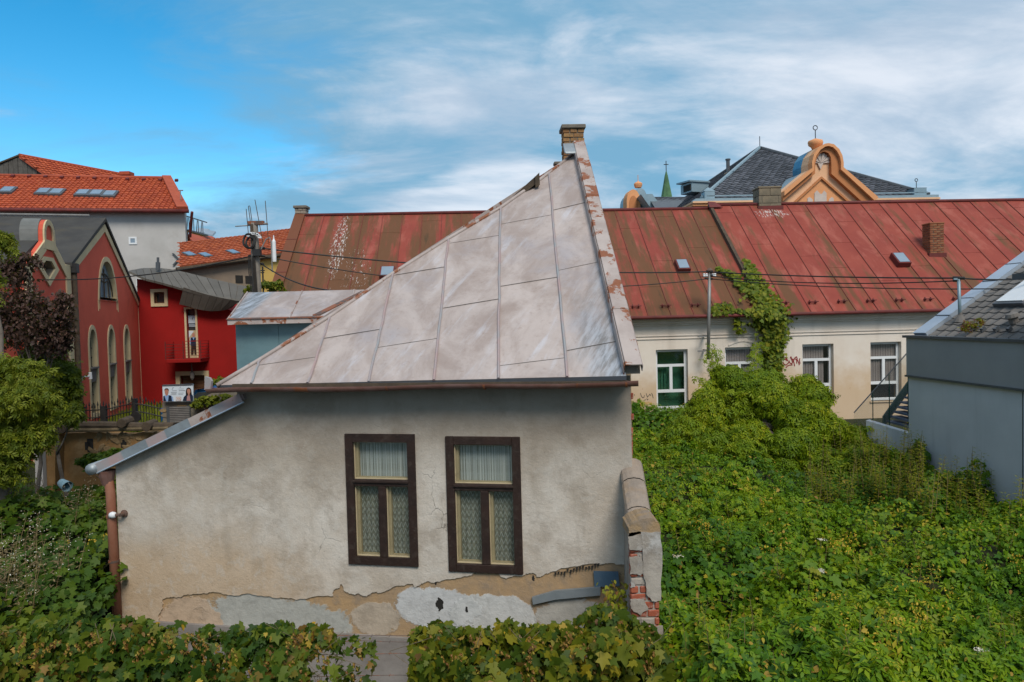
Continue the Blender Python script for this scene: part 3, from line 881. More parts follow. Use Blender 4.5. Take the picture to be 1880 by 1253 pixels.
# windows
for k, (u0, u1, s0, s1) in enumerate(WIN):
    fw = 0.072
    sT = s0 + (s1 - s0) * 0.64
    w = MB()
    for a in ((u0 - .03, u0 + fw, s0 - .03, s1 + .03), (u1 - fw, u1 + .03, s0 - .03, s1 + .03)):
        w.pbox(HF, a[0], a[1], a[2], a[3], -0.05, 0.045)
    w.pbox(HF, u0 + fw, u1 - fw, s1 - fw, s1 + .03, -0.05, 0.043)
    w.pbox(HF, u0 + fw, u1 - fw, s0 - .03, s0 + fw, -0.05, 0.043)
    wo_ = part('window', w, MT['brownwood'], house, bevel=0.006, label='dark brown timber window with lace curtains, %s' % ('left one' if k == 0 else 'right one'))
    part('transom', MB().pbox(HF, u0 + fw, u1 - fw, sT - 0.055, sT + 0.03, -0.05, 0.038).pbox(HF, u0 + fw - .01, u1 - fw + .01, sT - 0.01, sT + 0.022, 0.039, 0.062), MT['brownwood'], wo_, bevel=0.006)
    um = (u0 + u1) / 2 + 0.01
    part('mullion', MB().pbox(HF, um - 0.05, um + 0.05, s0 + fw, sT - 0.055, -0.045, 0.04), MT['brownwood'], wo_, bevel=0.008)
    panes = [(u0 + fw, u1 - fw, sT + 0.03, s1 - fw), (u0 + fw, um - 0.05, s0 + fw, sT - 0.055), (um + 0.05, u1 - fw, s0 + fw, sT - 0.055)]
    for i, (a, b, c, d) in enumerate(panes):
        bd = 0.010
        m2 = MB()
        m2.pbox(HF, a, a + bd, c, d, -0.03, 0.0).pbox(HF, b - bd, b, c, d, -0.03, 0.0).pbox(HF, a + bd, b - bd, c, c + bd, -0.03, 0.0).pbox(HF, a + bd, b - bd, d - bd, d, -0.03, 0.0)
        part('glazing_bead', m2, MT['cream'], wo_)
        part('pane', MB().pbox(HF, a + bd, b - bd, c + bd, d - bd, -0.024, -0.019), MT['glass'], wo_)
        # inner casement, set back: its cream stile shows on the left
        m3 = MB()
        m3.pbox(HF, a - 0.03, a + 0.040, c - .03, d + .03, -0.095, -0.045)
        m3.pbox(HF, a + 0.040, b + 0.02, c - .03, c + 0.016, -0.095, -0.045)
        part('inner_casement', m3, MT['cream'], wo_)
        cm = MB()
        nfold = 24
        for j in range(nfold):
            x0, x1 = a + (b - a) * j / nfold, a + (b - a) * (j + 1) / nfold
            w0, w1 = -0.105 - 0.006 * math.sin(j * 1.3), -0.105 - 0.006 * math.sin((j + 1) * 1.3)
            cm.face([HF.P(x0, c - .02, w0), HF.P(x1, c - .02, w1), HF.P(x1, d + .02, w1), HF.P(x0, d + .02, w0)])
        part('curtain', cm, MT['stripes'] if i == 0 else MT['lace'], wo_)
    part('reveal_back', MB().pbox(HF, u0 - .1, u1 + .1, s0 - .1, s1 + .1, -0.50, -0.45), MT['dark'], wo_)

# roof: deck, single sheets, standing seams
HIP = [(398, 708), (478, 660), (606, 581), (722, 502), (822, 439), (920, 381), (990, 331), (1056, 281)]
OUT = HIP + [(1150, 691)]
deck = [RP.pix(*q) for q in OUT]
rf = part('roof', MB().slab(RP, deck, -0.06, -0.002), MT['roofmetal'], house, label='pale pinkish grey sheet metal hip roof')
SEAM = [((463, 706), (479, 659)), ((566, 705), (608, 579)), ((678, 703), (723, 501)), ((796, 700), (824, 438)), ((915, 697), (919, 381)), ((1042, 694), (1008, 317))]
JO = {1: [((475, 672), (580, 657))], 2: [((592, 623), (697, 606))], 3: [((690, 640), (802, 623)), ((727, 506), (818, 491))],
      4: [((814, 567), (917, 550)), ((826, 448), (920, 433))], 5: [((917, 673), (1041, 658)), ((919, 527), (1024, 510)), ((920, 413), (1012, 396))],
      6: [((1041, 645), (1132, 628)), ((1025, 498), (1101, 482)), ((1012, 388), (1078, 372))]}
for c in range(7):
    poly = list(OUT)
    if c > 0: poly = clip(poly, SEAM[c - 1][0], SEAM[c - 1][1], 1)
    if c < 6: poly = clip(poly, SEAM[c][0], SEAM[c][1], -1)
    rest = poly
    pieces = []
    for a, b in JO.get(c, []):
        pieces.append(clip(rest, a, b, 1))
        rest = clip(rest, a, b, -1)
    pieces.append(rest)
    for i, pc in enumerate(pieces):
        if len(pc) < 3: continue
        q = [RP.pix(*t) for t in pc]
        part('metal_sheet', MB().slab(RP, q, 0.0, 0.004 + 0.005 * ((i + c) % 2), uv=True), MT['roofmetal'], rf)
    for a, b in JO.get(c, []):
        p, q = RP.pix(*a), RP.pix(*b)
        mb = MB().tube([RP.P(p[0], p[1], 0.010), RP.P((p[0] + q[0]) / 2, (p[1] + q[1]) / 2, 0.012), RP.P(q[0], q[1], 0.010)], 0.004, 5)
        part('sheet_joint', mb, MT['gtile'], rf)
for a, b in SEAM:
    p, q = RP.pix(*a), RP.pix(*b)
    pts = [RP.P(p[0] + (q[0] - p[0]) * t + random.uniform(-.008, .008), p[1] + (q[1] - p[1]) * t, 0.016) for t in [i / 10 for i in range(11)]]
    part('standing_seam', MB().tube(pts, 0.017, 6), MT['verge'], rf)
hp = [RP.W(*q, 0.012) for q in HIP]
part('hip_roll', MB().tube(hp, 0.028, 8), MT['cap'], rf, smooth=True)
# the hidden slope to the left, running back along the fire wall
BACK = 9.0
LB, RB = GL + DV * BACK, APX + DV * BACK
mb = MB()
mb.add([GL, APX, RB, LB, GL - Z * .08, APX - Z * .08, RB - Z * .08, LB - Z * .08], [(0, 1, 2, 3), (7, 6, 5, 4), (0, 3, 7, 4), (3, 2, 6, 7), (0, 4, 5, 1)])
part('rear_slope', mb, MT['cap'], house)
# roof hatch flap standing up on the hidden slope
HP = Pl((0, APX.y - 0.9, 0), (1, 0, 0))
mb = MB()
mb.slab(HP, [HP.pix(*q) for q in ((938, 366), (952, 352), (988, 321), (989, 332), (960, 356))], -0.7, 0.0)
mb.slab(HP, [HP.pix(*q) for q in ((982, 326), (989, 320), (990, 340), (984, 344))], -0.5, 0.03)
part('roof_hatch', mb, MT['timber'], house, bevel=0.01)

# fire wall on the right with its flaking sheet cap
FW = Pl((GR.x, GR.y, 0), (-DV.x, -DV.y, 0))                       # faces left; u runs towards the camera
def fwz(p): return p.z
L0 = (APX - GR).length
slope = (APX - GR)
hz = Vector((slope.x, slope.y, 0)).length
prof = [(-0.30, -0.2), (-0.30, GR.z + 0.16 + 0.0), (-hz, APX.z + 0.10), (-hz - BACK, APX.z + 0.10), (-hz - BACK, -0.2)]
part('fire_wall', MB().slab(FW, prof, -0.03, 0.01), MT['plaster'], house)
part('parapet_core', MB().slab(FW, [(-0.05, GR.z + 0.02), (-0.05, GR.z + 0.16), (-hz, APX.z + 0.165), (-hz - BACK, APX.z + 0.165), (-hz - BACK, APX.z - 0.1), (-hz, APX.z - 0.1)], -0.165, 0.012), MT['mortar'], house)
nseg = 5
cuts = [0, 0.16, 0.40, 0.66, 0.86, 1.0]
hx = Vector((DV.y, -DV.x, 0))                                       # to the right
for i in range(nseg):
    a = GR + slope * (cuts[i]) + Z * (0.17 + 0.012 * (i % 2)) + (Vector((0, 0, 0)) if i else -DV * 0.06 - Z * .05)
    b = GR + slope * (cuts[i + 1] + 0.012) + Z * (0.17 + 0.012 * (i % 2))
    m2 = MB()
    up = slope.cross(hx).normalized()
    if up.z < 0: up = -up
    m2.box(a - hx * 0.02, hx * 0.19, b - a, up * 0.02)
    m2.box(a - hx * 0.034, hx * 0.012, b - a, up * -0.13)
    m2.box(a + hx * 0.172, hx * 0.010, b - a, up * -0.09)
    part('parapet_cap', m2, MT['cap'], house, bevel=0.006)
# crumpled flashing at the top
part('flashing_strip', MB().box(APX - hx * 0.20 - DV * 0.30 - Z * 0.10, hx * 0.22, DV * 0.34 + Z * 0.24, Vector((-0.03, -0.03, 0.04))), MT['zinc'], house, bevel=0.02, label='crumpled zinc flashing at the roof peak')
# exposed brick edge of the corner under the eaves
for k in range(9):
    u, s = HF.pix(1154, 735 + k * 13)
    mb = MB()
    mb.box(Vector((0, 0, 0)), Vector((0.10, 0, 0)), Vector((0, 0.12, 0)), Vector((0, 0, 0.062)))
    if k in (0, 3, 5, 6, 7, 8):
        place('brick', mb.mesh('brick', MT['wbrick'], bevel=0.006), house, HF.P(-0.082 + random.uniform(-.01, .012), s, -0.10), (0, 0, -A0))

# board added between wall and gutter to block a slit of light
part('eave_board', MB().slab(HF, [(uK + .12, vT - .075), (-.02, vT - .075), (-.02, vT - .035), (uK + .12, vT - .035)], .025, .31), MT['timber'], house)
# main gutter with brackets
g0, g1 = HF.W(382, 714, 0.36), HF.W(1172, 701, 0.36)
mb = MB()
prof = [(0.058 * math.cos(t), 0.058 * math.sin(t)) for t in [math.pi + k * math.pi / 10 for k in range(11)]]
gd = (g1 - g0)
pn = HF.n
def ring(c, r): return [c + pn * (-x * r) + Z * (z * r) for x, z in prof]
ns = 12
vs = []
for i in range(ns + 1):
    c = g0 + gd * (i / ns) + Z * (0.010 * math.sin(i * 1.1))
    vs += ring(c, 1.0) + list(reversed(ring(c, 0.88)))
m_ = 22
fs = []
for i in range(ns):
    for k in range(m_):
        fs.append((i * m_ + k, i * m_ + (k + 1) % m_, (i + 1) * m_ + (k + 1) % m_, (i + 1) * m_ + k))
mb.add(vs, fs)
for c in (g0, g1): mb.face(ring(c, 1.0))
gut = part('gutter', mb, MT['gutter'], house, smooth=False, label='rusty brown half round gutter')
for px in (566, 712, 890, 1060, 1150):
    u, s = HF.pix(px, 712 - (px - 400) * 0.018, 0.36)
    mb = MB()
    c = g0 + gd * ((HF.P(u, s, .36) - g0).dot(gd) / gd.length_squared)
    rg = ring(c, 1.12)
    for k in range(10):
        mb.box(rg[k] - HF.eu * 0.012, HF.eu * 0.024, rg[k + 1] - rg[k], (c - rg[k]) * 0.06)
    part('bracket', mb, MT['rust'], gut)
# torn gutter end plate at the left
c = g0 + Vector((0.02, 0, 0.10))
part('gutter_end', MB().slab(HF, [HF.pix(376, 692, .4), HF.pix(384, 694, .4), HF.pix(388, 700, .4), HF.pix(386, 716, .4), HF.pix(375, 716, .4)], 0.36, 0.40), MT['verge'], gut)

# lean-to on the left: verge, roof, gutter and downpipe
v0, v1 = HF.W(173, 853, 0.14), HF.W(442, 722, 0.14)
mb = MB()
vd = v1 - v0
vn = HF.n.cross(vd).normalized()
if vn.z < 0: vn = -vn
ln = part('lean_to_roof', MB().box(v0 - vn * 0.02 + DV * 0.03, vd, DV * 4.6, vn * -0.07), MT['verge'], house, label='lean-to roof sloping down to the left')
cuts = [0, .20, .37, .50, .66, .80, 1.0]
for i in range(6):
    a = v0 + vd * (cuts[i] - (0.006 if i else 0)) + vn * (0.003 * (i % 2))
    part('verge_sheet', MB().box(a + HF.n * (0.006 + 0.004 * (i % 2)), vd * (cuts[i + 1] - cuts[i]), vn * -0.125, -DV * 0.012), (MT['verge'], MT['zinc'], MT['verge'], MT['zinc'], MT['cap'], MT['verge'])[i], ln)
part('verge_lip', MB().tube([v0 - vn * 0.125 + HF.n * .018, v1 - vn * 0.125 + HF.n * .018], 0.011, 6), MT['vergezinc'], ln)
lg = v0 - vn * 0.05 - vd.normalized() * 0.03
part('lean_to_gutter', MB().tube([lg + HF.n * 0.06, lg + DV * 4.6], 0.075, 10), MT['zinc'], house, smooth=True)
d0, d1, d2 = HF.W(198, 872, 0.05), HF.W(203, 905, 0.05), HF.W(216, 1150, 0.06)
mb = MB().tube([HF.W(190, 862, .03), d0, d1, d2], 0.062, 10)
dp = part('downpipe', mb, MT['pipe'], house, smooth=True, label='red brown rusting downpipe')
part('rain_hopper', MB().lathe(HF.W(197, 877, 0.05), [(0.065, -0.1), (0.10, 0.02), (0.115, 0.10)], 10), MT['gutter'], dp)
for py in (948, 1030):
    c = HF.W(203 + (py - 905) * 0.052, py, 0.05)
    part('pipe_clamp', MB().lathe(c, [(0.072, -0.015), (0.072, 0.015)], 12), MT['rust'], dp)
# soffit boards and side wall of the lean-to
mb = MB()
lw = HF.P(uL, 0, 0)
mb.box(lw + DV * 0.45 + HF.eu * 0.02, HF.eu * 0.3, DV * 3.8, Z * (sL - 0.05))
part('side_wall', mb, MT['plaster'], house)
# small bulkhead lamp on the corner
c = HF.W(226, 944, 0.05)
lamp = part('wall_lamp', MB().lathe(c - HF.n * 0.03, [(0.05, 0), (0.05, 0.02), (0.028, 0.03), (0.024, 0.09)], 10, HF.n).tube([c + HF.n * .05, c + HF.n * .06 - HF.eu * 0.07], 0.022, 8), MT['rust'], house)
part('glass_bulb', MB().lathe(c + HF.n * .06 - HF.eu * 0.06, [(0.02, 0), (0.04, 0.02), (0.045, 0.06), (0.03, 0.09), (0.005, 0.1)], 10, -HF.eu), MT['winwhite'], lamp, smooth=True)

# chimneys of the old house
def chimney(px0, px1, ptop, pbase, Y, mat, bl, bh, capmat, capover=0.03, capn=1, label=None, parent=house, dep=None, pl=None, name='chimney'):
    a, b = at(px0, ptop, Y), at(px1, ptop, Y)
    base = at((px0 + px1) / 2, pbase, Y)
    pl = Pl((a.x, Y, 0), (1, 0.04, 0))
    wd = b.x - a.x
    dep = dep or wd
    ch = part(name, MB().pbox(pl, 0.02, wd - 0.02, base.z - 0.5, a.z - 0.09, -dep + 0.02, -0.02), MT['mortar'], parent, label=label)
    brick_stack(ch, pl, 0, wd, base.z - 0.3, a.z - capn * 0.055, 0, dep, mat, bl, bh)
    m2 = MB().pbox(pl, -capover, wd + capover, a.z - capn * 0.055, a.z, -dep - capover, capover)
    part('chimney_cap', m2, capmat, ch, bevel=0.012)
    return ch
chimney(1034, 1072, 229, 290, APX.y + 1.1, MT['ybrick'], 0.2, 0.083, MT['mortar'], 0.035, 1.4, 'tall yellow brown brick chimney')
chimney(1019, 1034, 297, 320, APX.y + 0.9, MT['rbrick'], 0.1, 0.083, MT['mortar'], 0.02, 1, 'short brick chimney stub')

# ------------------------------------------------------------------ stub wall and pier at the house corner
PY = 7.15
p0 = at(1156, 950, PY)
stub = thing('garden_wall_pier', 'crumbling brick and plaster garden wall ending in a pier at the house corner', 'wall', (p0.x + .15, PY, 0.2))
SW = Pl((p0.x, PY, 0), (1, 0.0, 0))
zt = p0.z - 0.02
wd = at(1210, 950, PY).x - p0.x
zb = at(1140, 852, 8.15).z
mb = MB()
mb.pbox(SW, 0.035, wd - 0.03, -0.1, zt - 0.16, -0.36, -0.012)
part('pier_core', mb, MT['pier'], stub, bevel=0.02)
# brickwork of the pier front, partly hidden under flaking limed render
rows = int((zt - 0.25 - 0.9) / 0.083)
bmesh_ = {}
for r in range(rows):
    z = zt - 0.27 - r * 0.083
    cuts = (0.0, 0.56, 1.0) if r % 2 else (0.0, 0.30, 0.80, 1.0)
    for k in range(len(cuts) - 1):
        a, b = wd * cuts[k], wd * cuts[k + 1]
        key = (r % 2, k, random.random() < .3)
        if key not in bmesh_:
            bmesh_[key] = MB().box(Vector((0, 0, 0)), (b - a - 0.012, 0, 0), (0, 0.11, 0), (0, 0, 0.072)).mesh('brick', MT['pier'] if key[2] else MT['wbrick'], bevel=0.010)
        place('brick', bmesh_[key], stub, SW.P(a + random.uniform(-.004, .004), z, 0.0 + random.uniform(-.006, .004)), (0, random.uniform(-.02, .02), random.uniform(-.02, .02)))
def pp(x, y): return (SW.pix(x, y)[0], SW.pix(x, y)[1])
for pts, dd in (([(1154, 978), (1176, 976), (1179, 1000), (1176, 1011), (1155, 1008)], .020), ([(1155, 1022), (1177, 1023), (1180, 1052), (1176, 1056), (1156, 1054)], .018), ([(1176, 976), (1212, 976), (1215, 1040), (1213, 1101), (1196, 1103), (1186, 1090), (1180, 1050)], .024),
                ([(1157, 1100), (1182, 1098), (1190, 1118), (1176, 1128), (1158, 1116)], .020), ([(1158, 1146), (1190, 1150), (1216, 1148), (1217, 1200), (1160, 1200)], .022), ([(1158, 1068), (1164, 1067), (1166, 1076), (1157, 1078)], .012)):
    part('render_flake', MB().slab(SW, rough([pp(*q) for q in pts], .012, 3), .004, dd), MT['pier'], stub)
# cap: rough mortar with lichen
mb = MB()
n = 8
for i in range(n + 1):
    pass
prof = rough([(-0.02, zt - 0.17), (wd * 0.5, zt - 0.155), (wd + 0.01, zt - 0.16), (wd + 0.0, zt - 0.05), (wd - 0.06, zt + 0.005), (wd * 0.4, zt + 0.0), (0.05, zt - 0.03), (-0.02, zt - 0.08)], 0.012, 2)
part('pier_cap', MB().slab(SW, prof, -0.36, 0.02), MT['lichen'], stub, bevel=0.008, label='orange lichened mortar cap')
# wall running back to the house, coping rising towards it
far = Vector((1.36 - 0.10, 8.35, 0))
bk = Vector((p0.x + 0.05, PY + 0.34, 0))
dr = (far - bk)
part('stub_wall', MB().slab(Pl((bk.x, bk.y, 0), -dr.normalized()), [(0, 0), (0, zt - 0.12), (-dr.length, zb - 0.05), (-dr.length, 0)], -0.22, 0.0), MT['pier'], stub)
mb = MB()
for i in range(8):
    a, b = i / 8, (i + 1) / 8
    pa = bk + dr * a + Z * (zt - 0.12 + (zb - zt + 0.07) * a)
    pb_ = bk + dr * b + Z * (zt - 0.12 + (zb - zt + 0.07) * b)
    j = random.uniform(-.008, .008)
    sx_ = Vector((dr.y, -dr.x, 0)).normalized()
    vs = []
    for p in (pa, pb_):
        for t in range(7):
            an = math.pi * t / 6
            vs.append(p + sx_ * (0.11 - 0.135 * math.cos(an)) + Z * (0.075 * math.sin(an) + j))
    mb.add(vs, [(t, t + 1, 8 + t, 7 + t) for t in range(6)])
part('wall_coping', mb, MT['coping'], stub, label='rounded mortar coping with lichen')

# ------------------------------------------------------------------ long white building with the red roof
YW = R(3.0)
e0 = at(1160, 584, 24.0)
WF = Pl((e0.x, e0.y, 0), (math.cos(YW), math.sin(YW), 0))
WB = thing('long_building', 'long low whitewashed building with a red sheet metal roof and ivy', 'building', WF.P(4, gz(0, 24), -3))
UL, UR = WF.pix(499, 540)[0], 24.0
zE = e0.z
ZG = 0.9
# windows: outer frame rectangles in the wall plane
def wrect(x0, y0, x1, y1):
    a, b = WF.pix(x0, y0), WF.pix(x1, y1)
    return (a[0], b[0], b[1], a[1])
WWIN = [wrect(1204, 644, 1264, 752), wrect(1331, 639, 1391, 746), wrect(1473, 632, 1533, 738), wrect(1598, 628, 1657, 734)]
sp = (WWIN[3][0] - WWIN[0][0]) / 3
mean_s0 = sum(w[2] for w in WWIN) / 4
mean_s1 = sum(w[3] for w in WWIN) / 4
WWIN = [(w[0], w[0] + 1.10, mean_s0 + (w[2] - mean_s0) * 0.6, mean_s1 + (w[3] - mean_s1) * 0.6) for w in WWIN]
WWIN += [(WWIN[0][0] - sp * k, WWIN[0][0] - sp * k + 1.10, mean_s0, mean_s1) for k in (1, 2, 3)] + [(WWIN[3][0] + sp * k, WWIN[3][0] + sp * k + 1.10, mean_s0, mean_s1) for k in (1, 2)]
hl = [[(a, c), (b, c), (b, d), (a, d)] for a, b, c, d in WWIN]
part('wall', MB().slab(WF, [(UL + .1, ZG), (UR, ZG), (UR, zE - 0.02), (UL + .1, zE - 0.02)], -0.45, 0.0, hl), MT['white'], WB, label='whitewashed wall with damp ochre stains')
# cornice mouldings
for s0_, s1_, w_ in ((zE - 0.14, zE - 0.03, 0.16), (zE - 0.24, zE - 0.143, 0.10), (zE - 0.30, zE - 0.243, 0.06)):
    part('cornice', MB().pbox(WF, UL + .05, UR, s0_, s1_, 0.001, w_), MT['white'], WB, bevel=0.015)
for s0_ in (zE - 0.66, zE - 0.76):
    part('string_course', MB().pbox(WF, UL + .05, UR, s0_, s0_ + 0.045, 0.001, 0.035), MT['white'], WB, bevel=0.01)
# shallow arch moulding above the second window
a, b, c, d = WWIN[1]
mb = MB()
pts = [(a + 0.12 + (b - a - .1) * t, d + 0.10 + 0.14 * math.sin(math.pi * t)) for t in [i / 12 for i in range(13)]]
mb.slab(WF, pts + [(p[0], p[1] - 0.05) for p in reversed(pts)], 0.001, 0.03)
part('window_moulding', mb, MT['white'], WB)
for k, (u0, u1, s0, s1) in enumerate(WWIN):
    dk = -0.16
    fw = 0.085
    H = s1 - s0
    t1, t2 = s0 + H * 0.30, s0 + H * 0.73
    m2 = MB()
    m2.pbox(WF, u0, u0 + fw, s0, s1, dk - .06, dk).pbox(WF, u1 - fw, u1, s0, s1, dk - .06, dk)
    m2.pbox(WF, u0 + fw, u1 - fw, s0, s0 + fw, dk - .06, dk).pbox(WF, u0 + fw, u1 - fw, s1 - fw, s1, dk - .06, dk)
    w_ = part('window', m2, MT['winwhite'], WB, bevel=0.008)
    part('transom', MB().pbox(WF, u0 + fw, u1 - fw, t1 - .05, t1 + .05, dk - .055, dk + .012), MT['winwhite'], w_)
    part('transom', MB().pbox(WF, u0 + fw, u1 - fw, t2 - .045, t2 + .045, dk - .055, dk + .012), MT['winwhite'], w_)
    um = (u0 + u1) / 2
    part('mullion', MB().pbox(WF, um - .05, um + .05, t1 + .05, t2 - .045, dk - .055, dk + .012), MT['winwhite'], w_)
    gm = MT['greenroom'] if k == 0 else MT['dimglass']
    for (a, b, c, d) in ((u0 + fw, u1 - fw, s0 + fw, t1 - .05), (u0 + fw, um - .05, t1 + .05, t2 - .045), (um + .05, u1 - fw, t1 + .05, t2 - .045), (u0 + fw, u1 - fw, t2 + .045, s1 - fw)):
        part('pane', MB().pbox(WF, a, b, c, d, dk - .04, dk - .03), MT['glass'] if k in (0, 1, 2, 3) else gm, w_)
    # room behind: vertical blind slats or a dim green room
    if k < 4:
        part('room_back', MB().pbox(WF, u0 - .1, u1 + .1, s0 - .05, s1 + .05, -0.6, -0.52), gm if k == 0 else MT['dark'], w_)
        if k == 0:
            for i in range(3):
                part('blind_slat', MB().pbox(WF, u0 + .12 + i * .12, u0 + .21 + i * .12, t1 - 0.02, t2 + 0.02, -0.36, -0.35), MT['greenroom'], w_)
        else:
            n = 11
            for i in range(n):
                x = u0 + .05 + (u1 - u0 - .1) * i / n
                if k == 2 and i > 8: continue
                me_ = MB().box(Vector((0, 0, 0)), (0.084, 0.0, 0), (0, 0.004, 0), (0, 0, (s1 - s0) * (0.99 if k < 3 else 0.72)))
                place('blind_slat', me_.mesh('blind_slat', MT['blind']), w_, WF.P(x, s1 - (s1 - s0) * (0.99 if k < 3 else 0.72), -0.245), (0, 0, YW + 0.12))
    part('window_sill', MB().pbox(WF, u0 - .04, u1 + .04, s0 - .045, s0, -0.2, 0.05), MT['winwhite'] if k == 0 else MT['white'], w_)
# small framed paper leaning in the third window
a = WWIN[2]
part('paper_sheet', MB().pbox(WF, a[0] + .14, a[0] + .5, a[2] + .1, a[2] + .33, -0.30, -0.29), MT['board'], WB)

# roof
def roofplane(off):
    rdg = at(1240, 385 - (0 if off == 0 else 6), WF.P(WF.pix(1240, 585)[0], 0, -5.0).y)
    ed = WF.P(WF.pix(1240, 585)[0], zE + 0.03, 0.38)
    up = rdg - ed
    up = up - WF.eu * up.dot(WF.eu)
    return Pl(WF.P(0, zE + 0.03, 0.38), WF.eu, up), up.length
RW, LSL = roofplane(0)
RW2, LSL2 = roofplane(1)
uS = WF.pix(1316, 480)[0]
uS = RW.pix(1345, 470)[0]
MT['redseam'] = surf('dull_red_seam', (0.20, 0.045, 0.034), (0.13, 0.04, 0.028), 3, 0.75, 0.1)
MT['redroof'] = m_redroof(RW.pix(622, 450), RW2.pix(1418, 392), RW.pix(655, 500), uS)
def roofhalf(rp, L, u0, u1, label, jog):
    rf_ = part('roof', MB().slab(rp, [(u0, 0), (u1, 0), (u1, L), (u0, L)], -0.1, -0.004), MT['redroof'], WB, label=label)
    bk = rp.P(u0, L)
    bv = Vector((-WF.eu.y, WF.eu.x, 0))
    dn = (bv * 5.2 - Z * 4.6)
    part('rear_slope', MB().box(bk - Z * 0.06, rp.eu * (u1 - u0), dn, Z * 0.05), MT['redroof'], WB)
    part('ridge_cap', MB().tube([rp.P(u0 - .02, L, 0.02), rp.P((u0 + u1) / 2, L, 0.035), rp.P(u1, L, 0.02)], 0.07, 8), MT['redtrim'], rf_, smooth=True)
    n = max(1, int(round((u1 - u0) / 0.79)))
    for i in range(n):
        a, b = u0 + (u1 - u0) * i / n, u0 + (u1 - u0) * (i + 1) / n
        cuts = [0] + sorted(L * (f + 0.09 * ((i * 7 + jog) % 4 - 1.5) / 1.5) for f in (0.27, 0.56, 0.83)) + [L]
        for j in range(4):
            hh = 0.004 + 0.004 * ((i + j) % 2)
            part('metal_sheet', MB().slab(rp, [(a, cuts[j]), (b, cuts[j]), (b, cuts[j + 1] - 0.006), (a, cuts[j + 1] - 0.006)], 0.0, hh, uv=True), MT['redroof'], rf_)
        if i:
            part('standing_seam', MB().box(rp.P(a - .012, 0, 0.0), rp.eu * 0.02, rp.es * L, rp.n * 0.032), MT['redseam'], rf_)
    return rf_
uV = RW.pix(540, 402)[0]
uLe = (RW.pix(498, 537)[0] + uV) / 2
rfl = roofhalf(RW, LSL, uLe + 0.35, uS, 'faded red roof half with brown moss streaks', 1)
rfr = roofhalf(RW2, LSL2, uS + 0.12, UR, 'brighter red roof half right of the low parapet', 3)
# gable verge at the left end, parapet between the halves
part('gable_verge', MB().slab(RW, [(uLe - .02, -0.05), (uLe + 0.37, -0.05), (uLe + 0.37, LSL + 0.03), (uLe - .02, LSL + 0.03)], 0.005, 0.09), MT['redroof'], WB)
for f in (0.1, 0.42, 0.73):
    part('verge_joint', MB().pbox(RW, uLe - .02, uLe + .37, LSL * f, LSL * f + .03, 0.091, 0.1), MT['redtrim'], WB)
part('roof_parapet', MB().slab(RW, [(uS, 0.2), (uS + .12, 0.2), (uS + .12, LSL + .15), (uS, LSL + .15)], -0.02, 0.17), MT['timber'], WB, label='dark mossy parapet strip between the roof halves')
part('parapet_head', MB().slab(RW, [(uS - .04, LSL - .2), (uS + .5, LSL - .2), (uS + .3, LSL + .2), (uS, LSL + .25)], 0.172, 0.2), MT['redtrim'], WB)
mb = MB()
for u0_, u1_ in ((uLe, UR),):
    pts = [WF.P(u, zE - 0.005, 0.45) for u in (u0_, u1_)]
    mb.tube(pts, 0.065, 10)
part('gutter', mb, MT['redtrim'], WB, smooth=True)
for k in range(30):                                              # snow guards
    u = uLe + 1.2 + k * 1.02
    if u > 16: break
    rp = RW if u < uS else RW2
    mb = MB()
    for dx in (-0.10, 0.10):
        mb.box(rp.P(u + dx - .012, 0.42, 0.0), rp.eu * .024, rp.es * 0.10, rp.n * 0.13)
    mb.box(rp.P(u - .19, 0.42, 0.115), rp.eu * .38, rp.es * 0.02, rp.n * 0.02)
    mb.box(rp.P(u - .15, 0.42, 0.06), rp.eu * .30, rp.es * 0.018, rp.n * 0.018)
    part('snow_guard', mb, MT['redtrim'], WB)
def roof_light(rp, px, py, parent, wu, ws, fm, gm, h=0.12, name='skylight'):
    u, s = rp.pix(px, py)
    o = part(name, MB().pbox(rp, u - wu / 2, u + wu / 2, s - ws / 2, s + ws / 2, 0.0, h), fm, parent, bevel=0.01)
    part('pane', MB().pbox(rp, u - wu / 2 + .05, u + wu / 2 - .05, s - ws / 2 + .05, s + ws / 2 - .05, h + .001, h + .015), gm, o)
    return o
roof_light(RW, 1252, 493, WB, 0.46, 0.62, MT['redtrim'], MT['skyglass'], 0.20)
roof_light(RW2, 1651, 482, WB, 0.48, 0.66, MT['redtrim'], MT['skyglass'], 0.22)
roof_light(RW, 712, 506, WB, 0.52, 0.6, MT['redtrim'], MT['skyglass'], 0.2)
def wchim(px0, px1, ptop, pbase, rp, mat, bl, bh, capmat, lab, capn=1.4, capover=0.04, foot=True):
    u, s = rp.pix((px0 + px1) / 2, pbase)
    q = rp.P(u, s)
    a, b = at(px0, ptop, q.y), at(px1, ptop, q.y)
    wd = b.x - a.x
    pl = Pl((a.x, q.y - 0.02, 0), (1, 0.0, 0))
    dep = min(wd, 0.75)
    zb_, zt_ = q.z, a.z
    ch = part('chimney', MB().pbox(pl, .02, wd - .02, zb_ - .4, zt_ - .08, -dep + .02, -.02), MT['mortar'], WB, label=lab)
    brick_stack(ch, pl, 0, wd, zb_ - 0.1, zt_ - 0.07 * capn, 0, dep, mat, bl, bh)
    part('chimney_cap', MB().pbox(pl, -capover, wd + capover, zt_ - 0.07 * capn, zt_, -dep - capover, capover), capmat, ch, bevel=0.015)
    if foot:
        part('foot_flashing', MB().pbox(pl, -.06, wd + .06, zb_ - .3, zb_ + .10, -dep - .3, .05), MT['redtrim'], ch)
    return ch
wchim(1393, 1434, 343, 383, RW2, MT['stonechim'], 0.5, 0.30, MT['stonechim'], 'squat grey stone block chimney on the ridge', 1.0, 0.03)
wchim(1707, 1733, 409, 470, RW2, MT['rbrick'], 0.24, 0.085, MT['rbrick'], 'slim red brown brick chimney', 0.8, 0.015)
